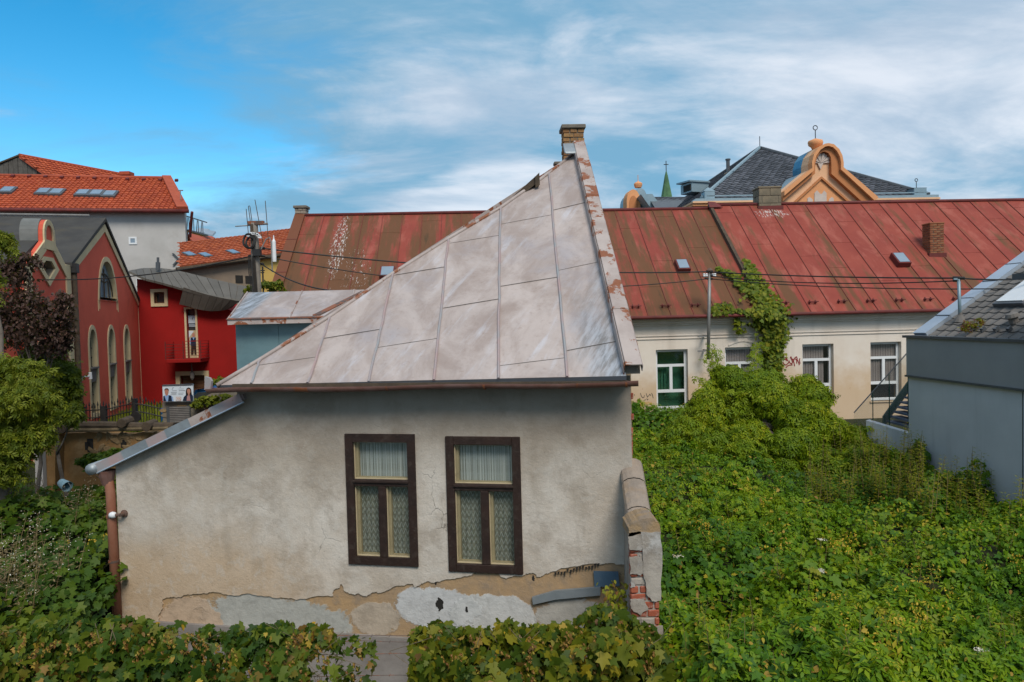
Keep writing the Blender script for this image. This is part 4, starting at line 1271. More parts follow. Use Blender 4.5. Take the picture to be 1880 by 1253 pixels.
wchim(541, 561, 378, 398, RW, MT['palechim'], 0.25, 0.10, MT['mortar'], 'pale brick chimney at the gable end', 1.5, 0.05, False)
mb = MB().tube([RW.W(1105, 372), RW.W(1105, 400)], 0.08, 8)
# graffiti on the wall
def strokes(polys, mat, wd, name, lab):
    mb = MB()
    for p in polys: ribbon(mb, WF, [WF.pix(*q) for q in p], wd, 0.006)
    part(name, mb, mat, WB, label=lab)
K = 80 / 1671.0
def gp(pts): return [(1420 + x * K, 630 + y * K) for x, y in pts]
strokes([gp([(540, 690), (500, 560), (440, 630), (530, 660)]), gp([(500, 580), (510, 680)]), gp([(370, 740), (410, 820), (480, 850), (560, 780), (610, 700), (590, 690), (600, 750), (700, 800), (735, 740), (700, 640), (650, 560), (670, 530), (700, 620), (780, 660), (830, 560), (880, 530), (910, 600), (890, 660), (840, 610)]),
         gp([(745, 610), (780, 740), (808, 880)]), gp([(890, 640), (890, 780)]), gp([(900, 620), (960, 740), (990, 840)]), gp([(990, 660), (1010, 600)]), gp([(1000, 680), (1018, 780)]), gp([(480, 945), (540, 880), (620, 850), (720, 840)])],
        MT['graffred'], 0.034, 'graffiti', 'dark red sprayed tag')
K2 = 100 / 1790.0
def gq(pts): return [(1150 + x * K2, 700 + y * K2) for x, y in pts]
strokes([gq([(460, 400), (490, 490), (530, 545), (575, 540), (590, 470)]), gq([(650, 410), (690, 530), (770, 430), (800, 480)]), gq([(830, 400), (860, 470), (880, 560)]), gq([(590, 630), (630, 610)]), gq([(670, 580), (690, 620), (715, 590)]), gq([(430, 580), (440, 640)]), gq([(260, 440), (270, 470)]), gq([(120, 500), (170, 490)])],
        MT['graffblack'], 0.018, 'graffiti', 'thin black scribble')
strokes([gq([(350, 780), (360, 690), (420, 680)]), gq([(355, 730), (400, 725)]), gq([(450, 770), (455, 690), (500, 680), (500, 720), (460, 730), (510, 770)]), gq([(540, 680), (540, 770), (580, 770)]), gq([(540, 725), (575, 720)]), gq([(610, 770), (610, 690), (660, 770), (665, 690)]), gq([(700, 690), (690, 760), (740, 760), (745, 690), (700, 690)]), gq([(780, 690), (785, 770)]), gq([(815, 690), (815, 770)])],
        MT['grafforange'], 0.022, 'graffiti', 'small orange sprayed lettering')

# service pole fixed to the white wall
sp_t, sp_b = WF.W(1303, 498, 0.55), WF.W(1300, 655, 0.55)
spole = thing('service_pole', 'thin grey steel service pole bracketed to the white wall', 'pole', sp_b)
part('mast', MB().tube([sp_b - Z * .1, sp_t], 0.055, 10), MT['steel'], spole, smooth=True)
part('pole_cap', MB().lathe(sp_t, [(0.10, -0.02), (0.11, 0.02), (0.03, 0.10)], 10), MT['rust'], spole)
for py in (619, 646):
    u, s = WF.pix(1300, py, 0.55)
    part('wall_bracket', MB().box(WF.P(u, s, 0.0), WF.eu * 0.05, Z * 0.06, WF.n * 0.6).box(WF.P(u - .34, s, 0.50), WF.eu * 0.40, Z * 0.045, WF.n * 0.04), MT['steel'], spole)
for dx in (-.2, -.12, .08, .16):
    part('insulator', MB().lathe(sp_t + Vector((dx, -0.05, -0.14)), [(0.025, -.05), (0.045, -.03), (0.03, 0), (0.045, .03), (0.02, .06)], 8), MT['winwhite'], spole)
part('cross_bar', MB().box(sp_t + Vector((-.28, -.03, -.2)), (0.52, 0, 0), (0, .04, 0), (0, 0, .04)), MT['rust'], spole)

# ------------------------------------------------------------------ grey modern building on the right
DG = Vector((-0.085, 1, 0)).normalized()
gfar = at(1666, 616, 17.0)
GF = Pl((gfar.x, gfar.y, 0), -DG)                                    # faces left; u runs towards the camera
GB = thing('grey_annex', 'modern grey rendered building with a tiled roof at the right edge', 'building', GF.P(4, 0.3, -2))
zc = gfar.z
zb1 = GF.pix(1668, 691)[1]
LG = 13.0
part('lower_wall', MB().slab(GF, [(0, 0), (LG, 0), (LG, zb1), (0, zb1)], -3.0, -0.05), MT['glight'], GB, label='blue grey rendered lower wall')
for i, (a, b) in enumerate(((0.0, 3.42), (3.43, 9.0))):
    part('wall_panel', MB().slab(GF, [(a, 0.0), (b, 0.0), (b, zb1 - .02), (a, zb1 - .02)], -0.049, -0.02), MT['glight'], GB)
part('upper_wall', MB().slab(GF, [(-.02, zb1 + .03), (LG, zb1 + .03), (LG, zc - .06), (-.02, zc - .06)], -2.9, 0.02), MT['gdark'], GB, label='dark grey fascia band')
part('drip_edge', MB().slab(GF, [(-.03, zb1 - .015), (LG, zb1 - .015), (LG, zb1 + .028), (-.03, zb1 + .028)], -0.04, 0.06), MT['gmetal'], GB)
part('coping', MB().slab(GF, [(-.10, zc - .058), (LG, zc - .058), (LG, zc), (-.10, zc)], -0.4, 0.07), MT['gmetal'], GB)
for k in range(6):
    part('coping_joint', MB().pbox(GF, .9 + k * 1.5, .93 + k * 1.5, zc - .062, zc + .004, -.1, .074), MT['gmetal'], GB)
part('wall_joint', MB().pbox(GF, 3.415, 3.435, .3, zb1 - .03, -.0195, -.012), MT['gmetal'], GB)
# roof slope rising to the right behind the coping
vgt = at(1884, 472, 17.0)
ro = GF.P(0, zc - 0.05, -0.25)
vup = at(1880, 488, 16.9) - ro
RG = Pl(ro, GF.eu, Vector((vup.x, 0, vup.z)) - GF.eu * Vector((vup.x, 0, vup.z)).dot(GF.eu))
LGs = 3.6
rg_ = part('roof', MB().slab(RG, [(0, 0), (LG, 0), (LG, LGs), (0, LGs)], -0.12, -0.01), MT['gtile'], GB)
# interlocking tiles, one by one
tw, th_ = 0.30, 0.235
mt_ = MB()
xs = [0.0, 0.06, 0.14, 0.22, 0.30]
zs = [0.03, 0.012, 0.0, 0.012, 0.036]
vs = []
for j, (yy, zz) in enumerate(((-.012, 0.028), (-.012, 0.006), (0.27, 0.004))):
    for x, z_ in zip(xs, zs): vs.append((x, yy, z_ + zz if j != 1 else max(0.0, z_ - .004)))
mt_.add([vs[i] for i in range(15)], [(k, k + 1, k + 6, k + 5) for k in range(4)] + [(k, k + 1, k + 11, k + 10) for k in range(4)])
tmesh = mt_.mesh('roof_tile', MT['gtile'])
Rm = Matrix((RG.eu, RG.es, RG.n)).transposed().to_euler()
for i in range(17):
    for j in range(14):
        u, s = 0.42 + i * tw, 0.02 + j * th_
        if i > 16: continue
        place('roof_tile', tmesh, rg_, RG.P(u, s + 0.012, 0.0), Rm)
for k in range(5):
    a, b = k * 0.72, (k + 1) * 0.72 + 0.02
    part('verge_flashing', MB().slab(RG, [(-.06, a), (.40, a), (.40, b), (-.06, b)], 0.02, 0.13 + 0.006 * (k % 2)), MT['vergezinc'], rg_, bevel=0.008)
    part('flashing_joint', MB().pbox(RG, -.065, .405, b - .03, b - .012, 0.13, 0.145), MT['gmetal'], rg_)
# roof window, vent, snow hooks, weed
ku, ks = RG.pix(1826, 567)
sw_ = part('skylight', MB().pbox(RG, ku, ku + .85, ks, ks + 1.25, 0.0, 0.13), MT['gmetal'], rg_, bevel=0.01)
part('pane', MB().pbox(RG, ku + .06, ku + .79, ks + .08, ks + 1.18, 0.131, 0.15), MT['winwhite'], sw_)
vpos = RG.W(1862, 592, 0.05)
part('roof_vent', MB().lathe(vpos, [(0.09, -.02), (0.09, 0.10), (0.14, 0.12), (0.11, 0.19), (0.02, 0.22)], 12, (RG.n + Z) / 2), MT['gtile'], rg_, smooth=False)
for px in (1802, 1826, 1850):
    q = RG.W(px, 611, 0.05)
    part('snow_hook', MB().box(q, RG.eu * .03, RG.es * .12, RG.n * .09).box(q + RG.n * .07, RG.eu * .09, RG.es * .03, RG.n * .03), MT['gmetal'], rg_)
# dark dormer corner at the picture's edge
u0_, s0_ = GF.pix(1883, 652, 0.13)
part('dormer_post', MB().pbox(GF, u0_ - .03, u0_ + 2.5, zb1 + .04, GF.pix(1876, 515, 0.1)[1], -1.2, 0.13), MT['gmetal'], GB, bevel=0.01)
part('dormer_eave', MB().pbox(GF, u0_ - .18, u0_ + 2.5, GF.pix(1876, 514, 0.1)[1], GF.pix(1876, 503, 0.1)[1], -1.3, 0.25), MT['gmetal'], GB)
mt0, mt1 = RG.W(1763, 590, 0.0), None
tp = at(1760, 511, mt0.y)
mast = thing('roof_mast', 'slim blue grey cable mast standing on the grey tiled roof', 'pole', mt0)
part('mast_tube', MB().tube([mt0 - Z * .1, tp], 0.035, 10), MT['leadblue'], mast, smooth=True)
part('mast_collar', MB().lathe(mt0, [(0.16, -.02), (0.12, 0.05), (0.05, 0.14), (0.04, 0.2)], 12), MT['gtile'], mast)
part('mast_bracket', MB().box(tp - Vector((.12, .02, .04)), (0.26, 0, 0), (0, .03, 0), (0, 0, .04)), MT['leadblue'], mast)

# retaining wall, outside stairs with glass rail beyond the grey wall
rwp = [at(1590, 772, 18.2), at(1668, 796, 17.4)]
dirw = Vector((rwp[1].x - rwp[0].x, rwp[1].y - rwp[0].y, 0))
RT = Pl((rwp[0].x, rwp[0].y, 0), dirw)
solo('retaining_wall', MB().slab(RT, [(0, 0), (dirw.length, 0), (dirw.length, rwp[1].z), (0, rwp[0].z)], -0.2, 0.0), MT['glight'],
     'short grey retaining wall below the outside stairs', 'wall', RT.P(.5, 0.6, 0))
st = thing('outside_stairs', 'dark green steel stairs with blue treads beside the grey building', 'stairs', at(1640, 800, 19.2))
sa, sb = at(1622, 776, 19.3), at(1672, 706, 19.3)
d = sb - sa
part('stringer', MB().box(sa - Z * .14, d, (0, .06, 0), Z * .30), MT['darkgreen'], st)
part('stringer', MB().box(sa + Vector((0.15, -1.15, -.14)), d, (0, .06, 0), Z * .26), MT['steel'], st)
for k in range(9):
    c = sa + d * ((k + .3) / 8.0)
    part('tread', MB().box(c + Vector((0.05, -1.1, -.03)), (0.32, 0, 0), (0, 1.1, 0), (0, 0, .05)), MT['tread'], st)
ga, gb = at(1568, 758, 18.6), at(1672, 641, 18.6)
rl = part('glass_railing', MB().slab(Pl((ga.x, 18.6, 0), (1, 0, 0)), [(0, ga.z - .35), (gb.x - ga.x, ga.z - .35), (gb.x - ga.x, gb.z), (0, ga.z)], -0.012, 0.0), MT['glass'], st)
part('handrail', MB().tube([ga, gb], 0.016, 8), MT['gmetal'], rl)
for t in (0.33, 0.62, 0.95):
    p = ga.lerp(gb, t)
    part('rail_post', MB().tube([Vector((p.x, p.y, ga.z - .4)), p], 0.013, 6), MT['darkgreen'], rl)

# ------------------------------------------------------------------ annex of sheet metal behind the old house
YA = 13.3
AN = Pl((at(432, 590, YA).x, YA, 0), (1, 0.0, 0))
an = thing('metal_annex', 'teal grey sheet metal annex with a pale pink metal roof behind the house', 'shed', AN.P(1.5, 0.3, -1))
ze = at(520, 584, YA).z
part('wall', MB().pbox(AN, 0, 4.0, 0.2, ze, -3.0, -0.012), MT['teal'], an)
for a, b in ((0.0, 0.80), (0.81, 1.75), (1.76, 2.7)):
    part('wall_sheet', MB().pbox(AN, a, b, 0.5, ze, -0.011, 0.0), MT['teal'], an)
r0, r1 = at(418, 588, YA - .25), at(452, 538, YA + 1.45)
eu = Vector((1, 0, 0))
up = r1 - r0
RA = Pl(r0, eu, Vector((0, up.y, up.z)))
LA = Vector((0, up.y, up.z)).length
skew = up.x
ra = part('roof', MB().slab(RA, [(0, 0), (4.2, 0), (4.2, LA), (skew, LA)], -0.05, -0.002), MT['cap'], an)
cu = [0, 1.14, 2.22, 4.2]
for i in range(3):
    a, b = cu[i], cu[i + 1]
    part('metal_sheet', MB().slab(RA, [(a, 0), (b, 0), (b + skew * .9, LA), (a + skew * .9, LA)], 0.0, 0.006 + .003 * (i % 2), uv=True), MT['roofmetal'], ra)
    part('standing_seam', MB().tube([RA.P(a, 0, .015), RA.P(a + skew * .9, LA, .015)], 0.016, 6), MT['cap'], ra)
part('eave_trim', MB().slab(RA, [(-.02, -.03), (4.2, -.03), (4.2, .045), (-.02, .045)], 0.01, 0.022), MT['rust'], ra)
part('fascia', MB().slab(Pl(RA.P(0, 0) + Vector((0, -.012, 0)), eu), [(0, -.09), (4.2, -.09), (4.2, 0), (0, 0)], -.02, 0), MT['cap'], an)
part('rear_slope', MB().box(RA.P(skew, LA, -.03), eu * 4, Vector((0, 1.7, -.6)), Z * .03), MT['cap'], an)
a, b = RA.pix(574, 581), RA.pix(664, 537)
part('valley_flashing', MB().slab(RA, [a, (a[0] + .14, a[1]), (b[0] + .1, b[1]), (b[0], b[1] + .02)], 0.012, 0.03), MT['rust'], ra)

# ------------------------------------------------------------------ red church-like building on the left
C0 = Vector((-18.0, 34.4, 0))
CF = Pl(C0, (-0.276, 0.961, 0))
CH = thing('gabled_red_building', 'muted red gabled building with cream trim and pointed arch windows', 'building', CF.P(-6, 1.0, -3))
def cp(*q): return CF.pix(*q)
uA = 0.0
uB = cp(134, 640)[0]
zv = cp(135, 492)[1]
apx2 = cp(190, 412)
kn = cp(257, 560)
zk = kn[1]
gw = [(uB, 0.6), (uA, 0.6), (uA, zk), apx2, (uB, zv)]
def lancet(uc, hw, s0, s1, n=8):
    pts = [(uc - hw, s0), (uc + hw, s0)]
    sp_ = s1 - hw * 1.5
    for i in range(n + 1):
        t = i / n
        pts.append((uc + hw * math.cos(t * math.pi / 2) ** 0.9 if t < 1 else uc, sp_ + hw * 1.5 * math.sin(t * math.pi / 2)))
    for i in range(n - 1, -1, -1):
        t = i / n
        pts.append((uc - hw * math.cos(t * math.pi / 2) ** 0.9, sp_ + hw * 1.5 * math.sin(t * math.pi / 2)))
    return pts
LW = []
for cxp, ytop, ybot in ((170, 603, 764), (204.5, 604, 747), (233, 605, 737)):
    u, st_ = cp(cxp - 1.5, ytop)
    LW.append((u, cp(cxp, ybot)[1], st_))
sb_ = sum(w[1] for w in LW) / 3
st_ = sum(w[2] for w in LW) / 3
HW = abs(cp(176.5, 650)[0] - cp(163.5, 650)[0]) / 2
bigc = cp(198, 548)
bigw = (cp(197, 520)[0], bigc[1], cp(194, 480)[1], abs(cp(213, 530)[0] - cp(181, 530)[0]) / 2)
hls = [lancet(u, HW, sb_, st_) for u, _, _ in LW] + [lancet(bigw[0], bigw[3], bigw[1], bigw[2])]
part('wall', MB().slab(CF, gw, -0.22, 0.0, hls), MT['churchred'], CH)
def ringpoly(o, i): return o
for (u, _, _) in LW:
    w_ = part('window', MB().slab(CF, lancet(u, HW + .15, sb_ - .12, st_ + .17), -0.02, 0.03, [lancet(u, HW - .01, sb_ + .0, st_)]), MT['churchcream'], CH, label='tall narrow arched window with cream surround')
    part('pane', MB().slab(CF, lancet(u, HW, sb_, st_), -0.20, -0.16), MT['dimglass'], w_)
    part('reveal', MB().slab(CF, lancet(u, HW + .02, sb_, st_), -0.16, -0.021, [lancet(u, HW - .015, sb_ + .02, st_ - .02)]), MT['churchcream'], w_)
    zm = sb_ + (st_ - sb_) * 0.50
    part('spandrel', MB().pbox(CF, u - HW, u + HW, zm - .38, zm + .12, -0.158, -0.03), MT['gtile'], w_)
    part('sill', MB().pbox(CF, u - HW - .05, u + HW + .05, zm + .121, zm + .18, -0.158, 0.08), MT['gtile'], w_)
    for s in [sb_ + (st_ - sb_) * k / 9 for k in range(1, 9)]:
        part('glazing_bar', MB().pbox(CF, u - HW, u + HW, s - .02, s + .02, -0.159, -0.14), MT['timber'], w_)
    part('mullion', MB().pbox(CF, u - .03, u + .03, sb_, st_ - .2, -0.158, -0.135), MT['timber'], w_)
u, s0_, s1_, hw_ = bigw
w_ = part('window', MB().slab(CF, lancet(u, hw_ + .17, s0_ - .12, s1_ + .19), -0.02, 0.03, [lancet(u, hw_ - .01, s0_, s1_)]), MT['churchcream'], CH, label='large pointed arch window with curved tracery')
part('pane', MB().slab(CF, lancet(u, hw_, s0_, s1_), -0.20, -0.17), MT['skyglass'], w_)
part('reveal', MB().slab(CF, lancet(u, hw_ + .02, s0_, s1_), -0.17, -0.021, [lancet(u, hw_ - .02, s0_ + .02, s1_ - .02)]), MT['churchcream'], w_)
mb = MB()
for k in (-0.45, 0.0, 0.45):
    mb.tube([CF.P(u + k * hw_ * 1.2, s0_, -.12), CF.P(u + k * hw_ * 1.0, s0_ + (s1_ - s0_) * .5, -.12), CF.P(u + k * .4, s1_ - .3 - abs(k) * 1.2, -.12)], 0.03, 6)
for k in (-1, 1):
    mb.tube([CF.P(u + k * hw_ * math.cos(t) * .95, s0_ + .1 + (s1_ - s0_) * .6 * math.sin(t), -.12) for t in [i * .26 for i in range(7)]], 0.03, 6)
part('tracery', mb, MT['timber'], w_)
# trims: gable edge, corner strips
def strip(pts, wdt, w0, w1, mat, name, parent=CH):
    for i in range(len(pts) - 1):
        a, b = Vector(pts[i]), Vector(pts[i + 1])
        d = (b - a).normalized()
        n = Vector((-d.y, d.x)) * wdt
        part(name, MB().slab(CF, [tuple(a), tuple(b), tuple(b - n), tuple(a - n)], w0, w1), mat, parent)
strip([(uB, zv), apx2], 0.27, 0.001, 0.05, MT['churchcream'], 'gable_trim')
strip([apx2, (uA, zk)], 0.27, 0.003, 0.052, MT['churchcream'], 'gable_trim')
part('corner_strip', MB().pbox(CF, uA - .42, uA + .02, 0.6, zk - .1, 0.001, 0.04), MT['churchcream'], CH)
part('corner_strip', MB().pbox(CF, uB - .48, uB - .02, 0.6, zv + .05, 0.001, 0.045), MT['churchcream'], CH)
pu = uB + 0.14
part('downpipe', MB().tube([CF.P(pu, zv + .1, .10), CF.P(pu, 0.8, .10)], 0.09, 8), MT['timber'], CH, label='dark brown downpipe in the valley between the gables')
part('rain_hopper', MB().pbox(CF, pu - .16, pu + .16, zv - .2, zv + .12, 0.03, .22), MT['blackiron'], CH)
# base course
part('plinth', MB().slab(CF, [(uB, 0.5), (uA + .02, 0.5), (uA + .02, sb_ - .75), (uB, sb_ - .75)], 0.002, 0.06), MT['churchcream'], CH)
# roofs of the right gable, running back to the left
def gable_roof(a, b, c, depth, w0=0.1):
    for p, q in ((a, b), (b, c)):
        P0, P1 = CF.P(*p, w0), CF.P(*q, w0)
        dd = -CF.n * depth
        part('roof', MB().box(P0 + Z * .02, P1 - P0, dd, Z * .14), MT['churchroof'], CH)
gable_roof((uB - .05, zv - .02), (apx2[0], apx2[1] + .1), (uA + .15, zk - .2), 16)
part('snow_rail', MB().box(CF.P(apx2[0], apx2[1] + .34, -0.5), -CF.n * 15, CF.eu * .05, Z * .05), MT['steel'], CH)
# left gable with rounded head
gl_r, gl_l = cp(131, 508), None
ua = cp(87, 404)
hwid = gl_r[0] - ua[0]
uC = ua[0] - hwid
zg = gl_r[1]
cr = abs(cp(97, 425)[0] - cp(77, 425)[0]) / 2
zs_ = cp(87, 446)[1]
lg_ = [(uC, 0.6), (uB - .02, 0.6), (uB - .02, zg)]
lg_ += [(ua[0] + cr, zs_)] + [(ua[0] + cr * math.cos(t), ua[1] - cr + cr * math.sin(t)) for t in [i * math.pi / 10 for i in range(11)]] + [(ua[0] - cr, zs_), (uC, zg)]
dm = cp(86, 498)
KP = [cp(*q) for q in ((66, 487), (89, 526), (106, 496), (95, 474), (78, 471))]
dm = (sum(k[0] for k in KP) / 5, sum(k[1] for k in KP) / 5)
def kite(sc): return [(dm[0] + (k[0] - dm[0]) * sc, dm[1] + (k[1] - dm[1]) * sc) for k in KP]
part('wall', MB().slab(CF, lg_, -0.12, 0.0, [kite(0.62)]), MT['churchred'], CH)
kw = part('window', MB().slab(CF, kite(1.0), 0.0, 0.05, [kite(0.62)]), MT['churchcream'], CH, label='kite shaped window with broad cream frame')
part('pane', MB().slab(CF, kite(0.66), -0.24, -0.2), MT['dimglass'], kw)
part('reveal', MB().slab(CF, kite(0.64), -0.2, -0.001, [kite(0.60)]), MT['oldbrown'], kw)
arch = [(ua[0] + cr * math.cos(t), ua[1] - cr + cr * math.sin(t)) for t in [i * math.pi / 10 for i in range(11)]]
strip([(uB - .02, zg), (ua[0] + cr, zs_)], -0.30, 0.001, 0.05, MT['churchcream'], 'gable_trim')
strip([(ua[0] - cr, zs_), (uC, zg)], -0.30, 0.001, 0.05, MT['churchcream'], 'gable_trim')
strip([(ua[0] + cr, zs_), (ua[0] + cr, ua[1] - cr)] + arch[1:] + [(ua[0] - cr, zs_)], -0.17, 0.004, 0.05, MT['churchcream'], 'gable_trim')
part('gable_band', MB().slab(CF, [(ua[0] - cr - .12, zs_ - .22), (ua[0] + cr + .12, zs_ - .22), (ua[0] + cr - .02, zs_ + .08), (ua[0] - cr + .02, zs_ + .08)], 0.002, 0.055), MT['churchcream'], CH)
part('gable_head', MB().slab(CF, [(ua[0] + cr * 1.04 * math.cos(t), ua[1] - cr + cr * 1.08 * math.sin(t)) for t in [i * math.pi / 12 for i in range(13)]] + [(ua[0] - cr * 1.04, zs_), (ua[0] + cr * 1.04, zs_)], -0.62, -0.122), MT['leadgrey'], CH, label='rounded lead grey head behind the left gable')
gable_roof((uC - .1, zg), (ua[0], zs_ + .1), (uB, zg - .05), 13, -0.13)
part('corner_strip', MB().pbox(CF, uC - .02, uC + .48, 0.6, zg, 0.001, 0.045), MT['churchcream'], CH)
u, s = cp(100, 690)
for u_ in (ua[0] - 1.0, ua[0] + 1.0):
    w_ = part('window', MB().slab(CF, lancet(u_, .6, 1.6, zs_ - 3.0), -0.02, 0.03, [lancet(u_, .4, 1.8, zs_ - 3.2)]), MT['churchcream'], CH)
    part('pane', MB().slab(CF, lancet(u_, .4, 1.8, zs_ - 3.2), 0.002, 0.02), MT['dimglass'], w_)
part('body', MB().slab(CF, [(uC - 6, 0.5), (uA - .03, 0.5), (uA - .03, zk - .6), (uB, zv - .7), (uC - 6, zg - .7)], -8, -0.24), MT['churchred'], CH)
part('roof', MB().box(CF.P(uC - 8, zg - .5, -1.0), CF.eu * 8, -CF.n * 9 + Z * 5.2, Z * .15), MT['churchroof'], CH)
# security camera on the wall
c = cp(151, 692)
sc_ = part('wall_camera', MB().box(CF.P(c[0] - .25, c[1] - .12, 0.0), CF.eu * .1, Z * .16, CF.n * .06).tube([CF.P(c[0] - .1, c[1], .05), CF.P(c[0] + .12, c[1], .22)], 0.03, 6), MT['winwhite'], CH)
part('camera_body', MB().tube([CF.P(c[0] + .15, c[1] - .10, .22), CF.P(c[0] + .12, c[1] + .13, .22)], 0.06, 8), MT['winwhite'], sc_)

# ------------------------------------------------------------------ bright red building with the curved roof
YR = 34.0
RF = Pl((at(259, 700, YR).x, YR, 0), (1, 0.03, 0))
RB_ = thing('bright_red_house', 'bright red modern house with a curved grey metal roof and a balcony door', 'building', RF.P(2.3, 1.1, -2))
def rp_(*q): return RF.pix(*q)
uR = rp_(437, 690)[0]
tops = [(0, rp_(259, 512)[1]), (rp_(330, 524)[0], rp_(330, 540)[1]), (uR, rp_(437, 575)[1])]
w1 = (rp_(283, 537), rp_(303, 557))
dr = (rp_(342, 568), rp_(362, 660))
dg = (rp_(331, 690), rp_(379, 760))
h1 = [(w1[0][0], w1[1][1]), (w1[1][0], w1[1][1]), (w1[1][0], w1[0][1]), (w1[0][0], w1[0][1])]
h2 = [(dr[0][0], dr[1][1]), (dr[1][0], dr[1][1]), (dr[1][0], dr[0][1]), (dr[0][0], dr[0][1])]
h3 = [(dg[0][0], 1.0), (dg[1][0], 1.0), (dg[1][0], dg[0][1]), (dg[0][0], dg[0][1])]
part('wall', MB().slab(RF, [(0, .6), (uR, .6), (uR, tops[2][1]), (uR * .5, tops[1][1] + .2), (0, tops[0][1])], -3, 0, [h1, h2, h3]), MT['modred'], RB_)
def frame4(pl, u0, u1, s0, s1, wd, w0, w1, bottom=True):
    m = MB().pbox(pl, u0 - wd, u0, s0 - (wd if bottom else 0), s1 + wd, w0, w1).pbox(pl, u1, u1 + wd, s0 - (wd if bottom else 0), s1 + wd, w0, w1).pbox(pl, u0, u1, s1, s1 + wd, w0, w1)
    if bottom: m.pbox(pl, u0, u1, s0 - wd, s0, w0, w1)
    return m
w_ = part('window', frame4(RF, w1[0][0], w1[1][0], w1[1][1], w1[0][1], .15, -.1, .06), MT['churchcream'], RB_)
part('sash', frame4(RF, w1[0][0] + .06, w1[1][0] - .06, w1[1][1] + .06, w1[0][1] - .06, .06, -.2, -.12), MT['brownroller'], w_)
part('pane', MB().pbox(RF, w1[0][0], w1[1][0], w1[1][1], w1[0][1], -.25, -.2), MT['dimglass'], w_)
d_ = part('balcony_door', frame4(RF, dr[0][0], dr[1][0], dr[1][1], dr[0][1], .09, -.1, .05, False), MT['churchcream'], RB_)
part('pane', MB().pbox(RF, dr[0][0], dr[1][0], dr[1][1], dr[0][1], -.25, -.2), MT['dimglass'], d_)
def prn(name, pts, mat, w, parent=None, pl=None):
    pl = pl or RF
    return part(name, MB().slab(pl, [pl.pix(*q) for q in pts], w, w + .004), mat, parent or d_)
prn('poster_head', [(342, 580), (361, 580), (361, 594), (342, 594)], MT['board'], -.19)
prn('poster_band', [(342, 594.5), (361, 594.5), (361, 601), (342, 601)], MT['navy'], -.19)
for i, y in enumerate((595.7, 597.6, 599.4)): prn('poster_text', [(344, y), (355 + i * 1.5, y), (355 + i * 1.5, y + .8), (344, y + .8)], MT['board'], -.185)
prn('poster_text', [(350, 583), (352, 583), (351, 587), (349.5, 587)], MT['printgrey'], -.185)
prn('poster', [(342.5, 607), (362, 607), (362.5, 659), (343.5, 659)], MT['cream'], -.19)
prn('poster_print', [(343, 608), (353, 608), (343.3, 622)], MT['board'], -.185)
prn('poster_print', [(350.5, 612), (354.5, 612), (355, 618), (352.7, 620.5), (350, 618)], MT['skin'], -.180)
prn('poster_print', [(346, 622), (350, 619.5), (355, 619.5), (359.5, 623), (359.5, 634), (346, 634)], MT['shirt'], -.180)
prn('poster_print', [(347.5, 620.5), (350.5, 619.8), (352.5, 625), (354.5, 619.8), (357, 620.5), (357.5, 635), (347.5, 635)], MT['navy'], -.175)
prn('poster_print', [(348, 635.2), (357.5, 635.2), (358.5, 652), (354.5, 652), (353.3, 640), (352.3, 652), (348, 652)], MT['hair'], -.175)
# balcony
bl = rp_(322, 662)
br = rp_(383, 659)
bal = part('balcony', MB().pbox(RF, bl[0], br[0], bl[1] - .08, bl[1] + .10, -.02, 1.0), MT['modred'], RB_, bevel=.02)
for k in range(7):
    s = bl[1] + .10 + k * .135
    m = MB().box(RF.P(bl[0] - .05, s, .95), RF.eu * (br[0] - bl[0] + .1), Z * (.035 if k == 6 else .018), RF.n * .03)
    m.box(RF.P(bl[0] - .05, s, .02), RF.eu * .03, Z * .02, RF.n * .95).box(RF.P(br[0] + .03, s, .02), RF.eu * .03, Z * .02, RF.n * .95)
    part('rail', m, MT['redtrim'] if k < 6 else MT['modred'], bal)
for u in (bl[0] - .03, (bl[0] + br[0]) / 2, br[0] + .01):
    part('rail_post', MB().pbox(RF, u, u + .035, bl[1] + .1, bl[1] + .94, .955, .985), MT['redtrim'], bal)
part('lantern', MB().lathe(RF.P((bl[0] + br[0]) / 2 + .1, bl[1] - .75, .3), [(0.03, -.2), (0.09, -.1), (0.11, .1), (0.03, .25), (0.02, .6)], 8), MT['gtile'], RB_)
g_ = part('garage_door', frame4(RF, dg[0][0], dg[1][0], 1.0, dg[0][1], .2, -.1, .07, False), MT['churchcream'], RB_)
for k in range(8):
    s = 1.0 + (dg[0][1] - 1.0) * k / 8
    part('roller_slat', MB().pbox(RF, dg[0][0], dg[1][0], s, s + (dg[0][1] - 1.0) / 8 - .02, -.3, -.25 + .006 * (k % 2)), MT['brownroller'], g_)
part('plinth', MB().pbox(RF, -.02, uR, .5, rp_(265, 745)[1], .002, .08), MT['churchcream'], RB_)
# curved roof: upper shell and the lower apron, in single metal strips
def cshell(name, top, bot, ytop, ybot, n):
    for i in range(n):
        def ip(l, t):
            t *= len(l) - 1
            k = min(int(t), len(l) - 2)
            f = t - k
            return (l[k][0] + (l[k + 1][0] - l[k][0]) * f, l[k][1] + (l[k + 1][1] - l[k][1]) * f)
        a, b = i / n, (i + 1) / n - .004
        p = [at(*ip(bot, a), ybot), at(*ip(bot, b), ybot), at(*ip(top, b), ytop), at(*ip(top, a), ytop)]
        nn = (p[1] - p[0]).cross(p[3] - p[0]).normalized()
        m = MB()
        m.add(p + [q - nn * .1 for q in p], [(0, 1, 2, 3), (7, 6, 5, 4), (0, 4, 5, 1), (1, 5, 6, 2), (2, 6, 7, 3), (3, 7, 4, 0)])
        part(name, m, MT['modroof'], RB_)
cshell('roof_strip', [(237, 497), (262, 492.5), (290, 492), (310, 494), (340, 500), (380, 510), (420, 519), (455, 527)], [(237, 498), (268, 512), (300, 520), (335, 530), (370, 540), (400, 546), (425, 550), (440, 553)], YR + 1.2, YR - .7, 14)
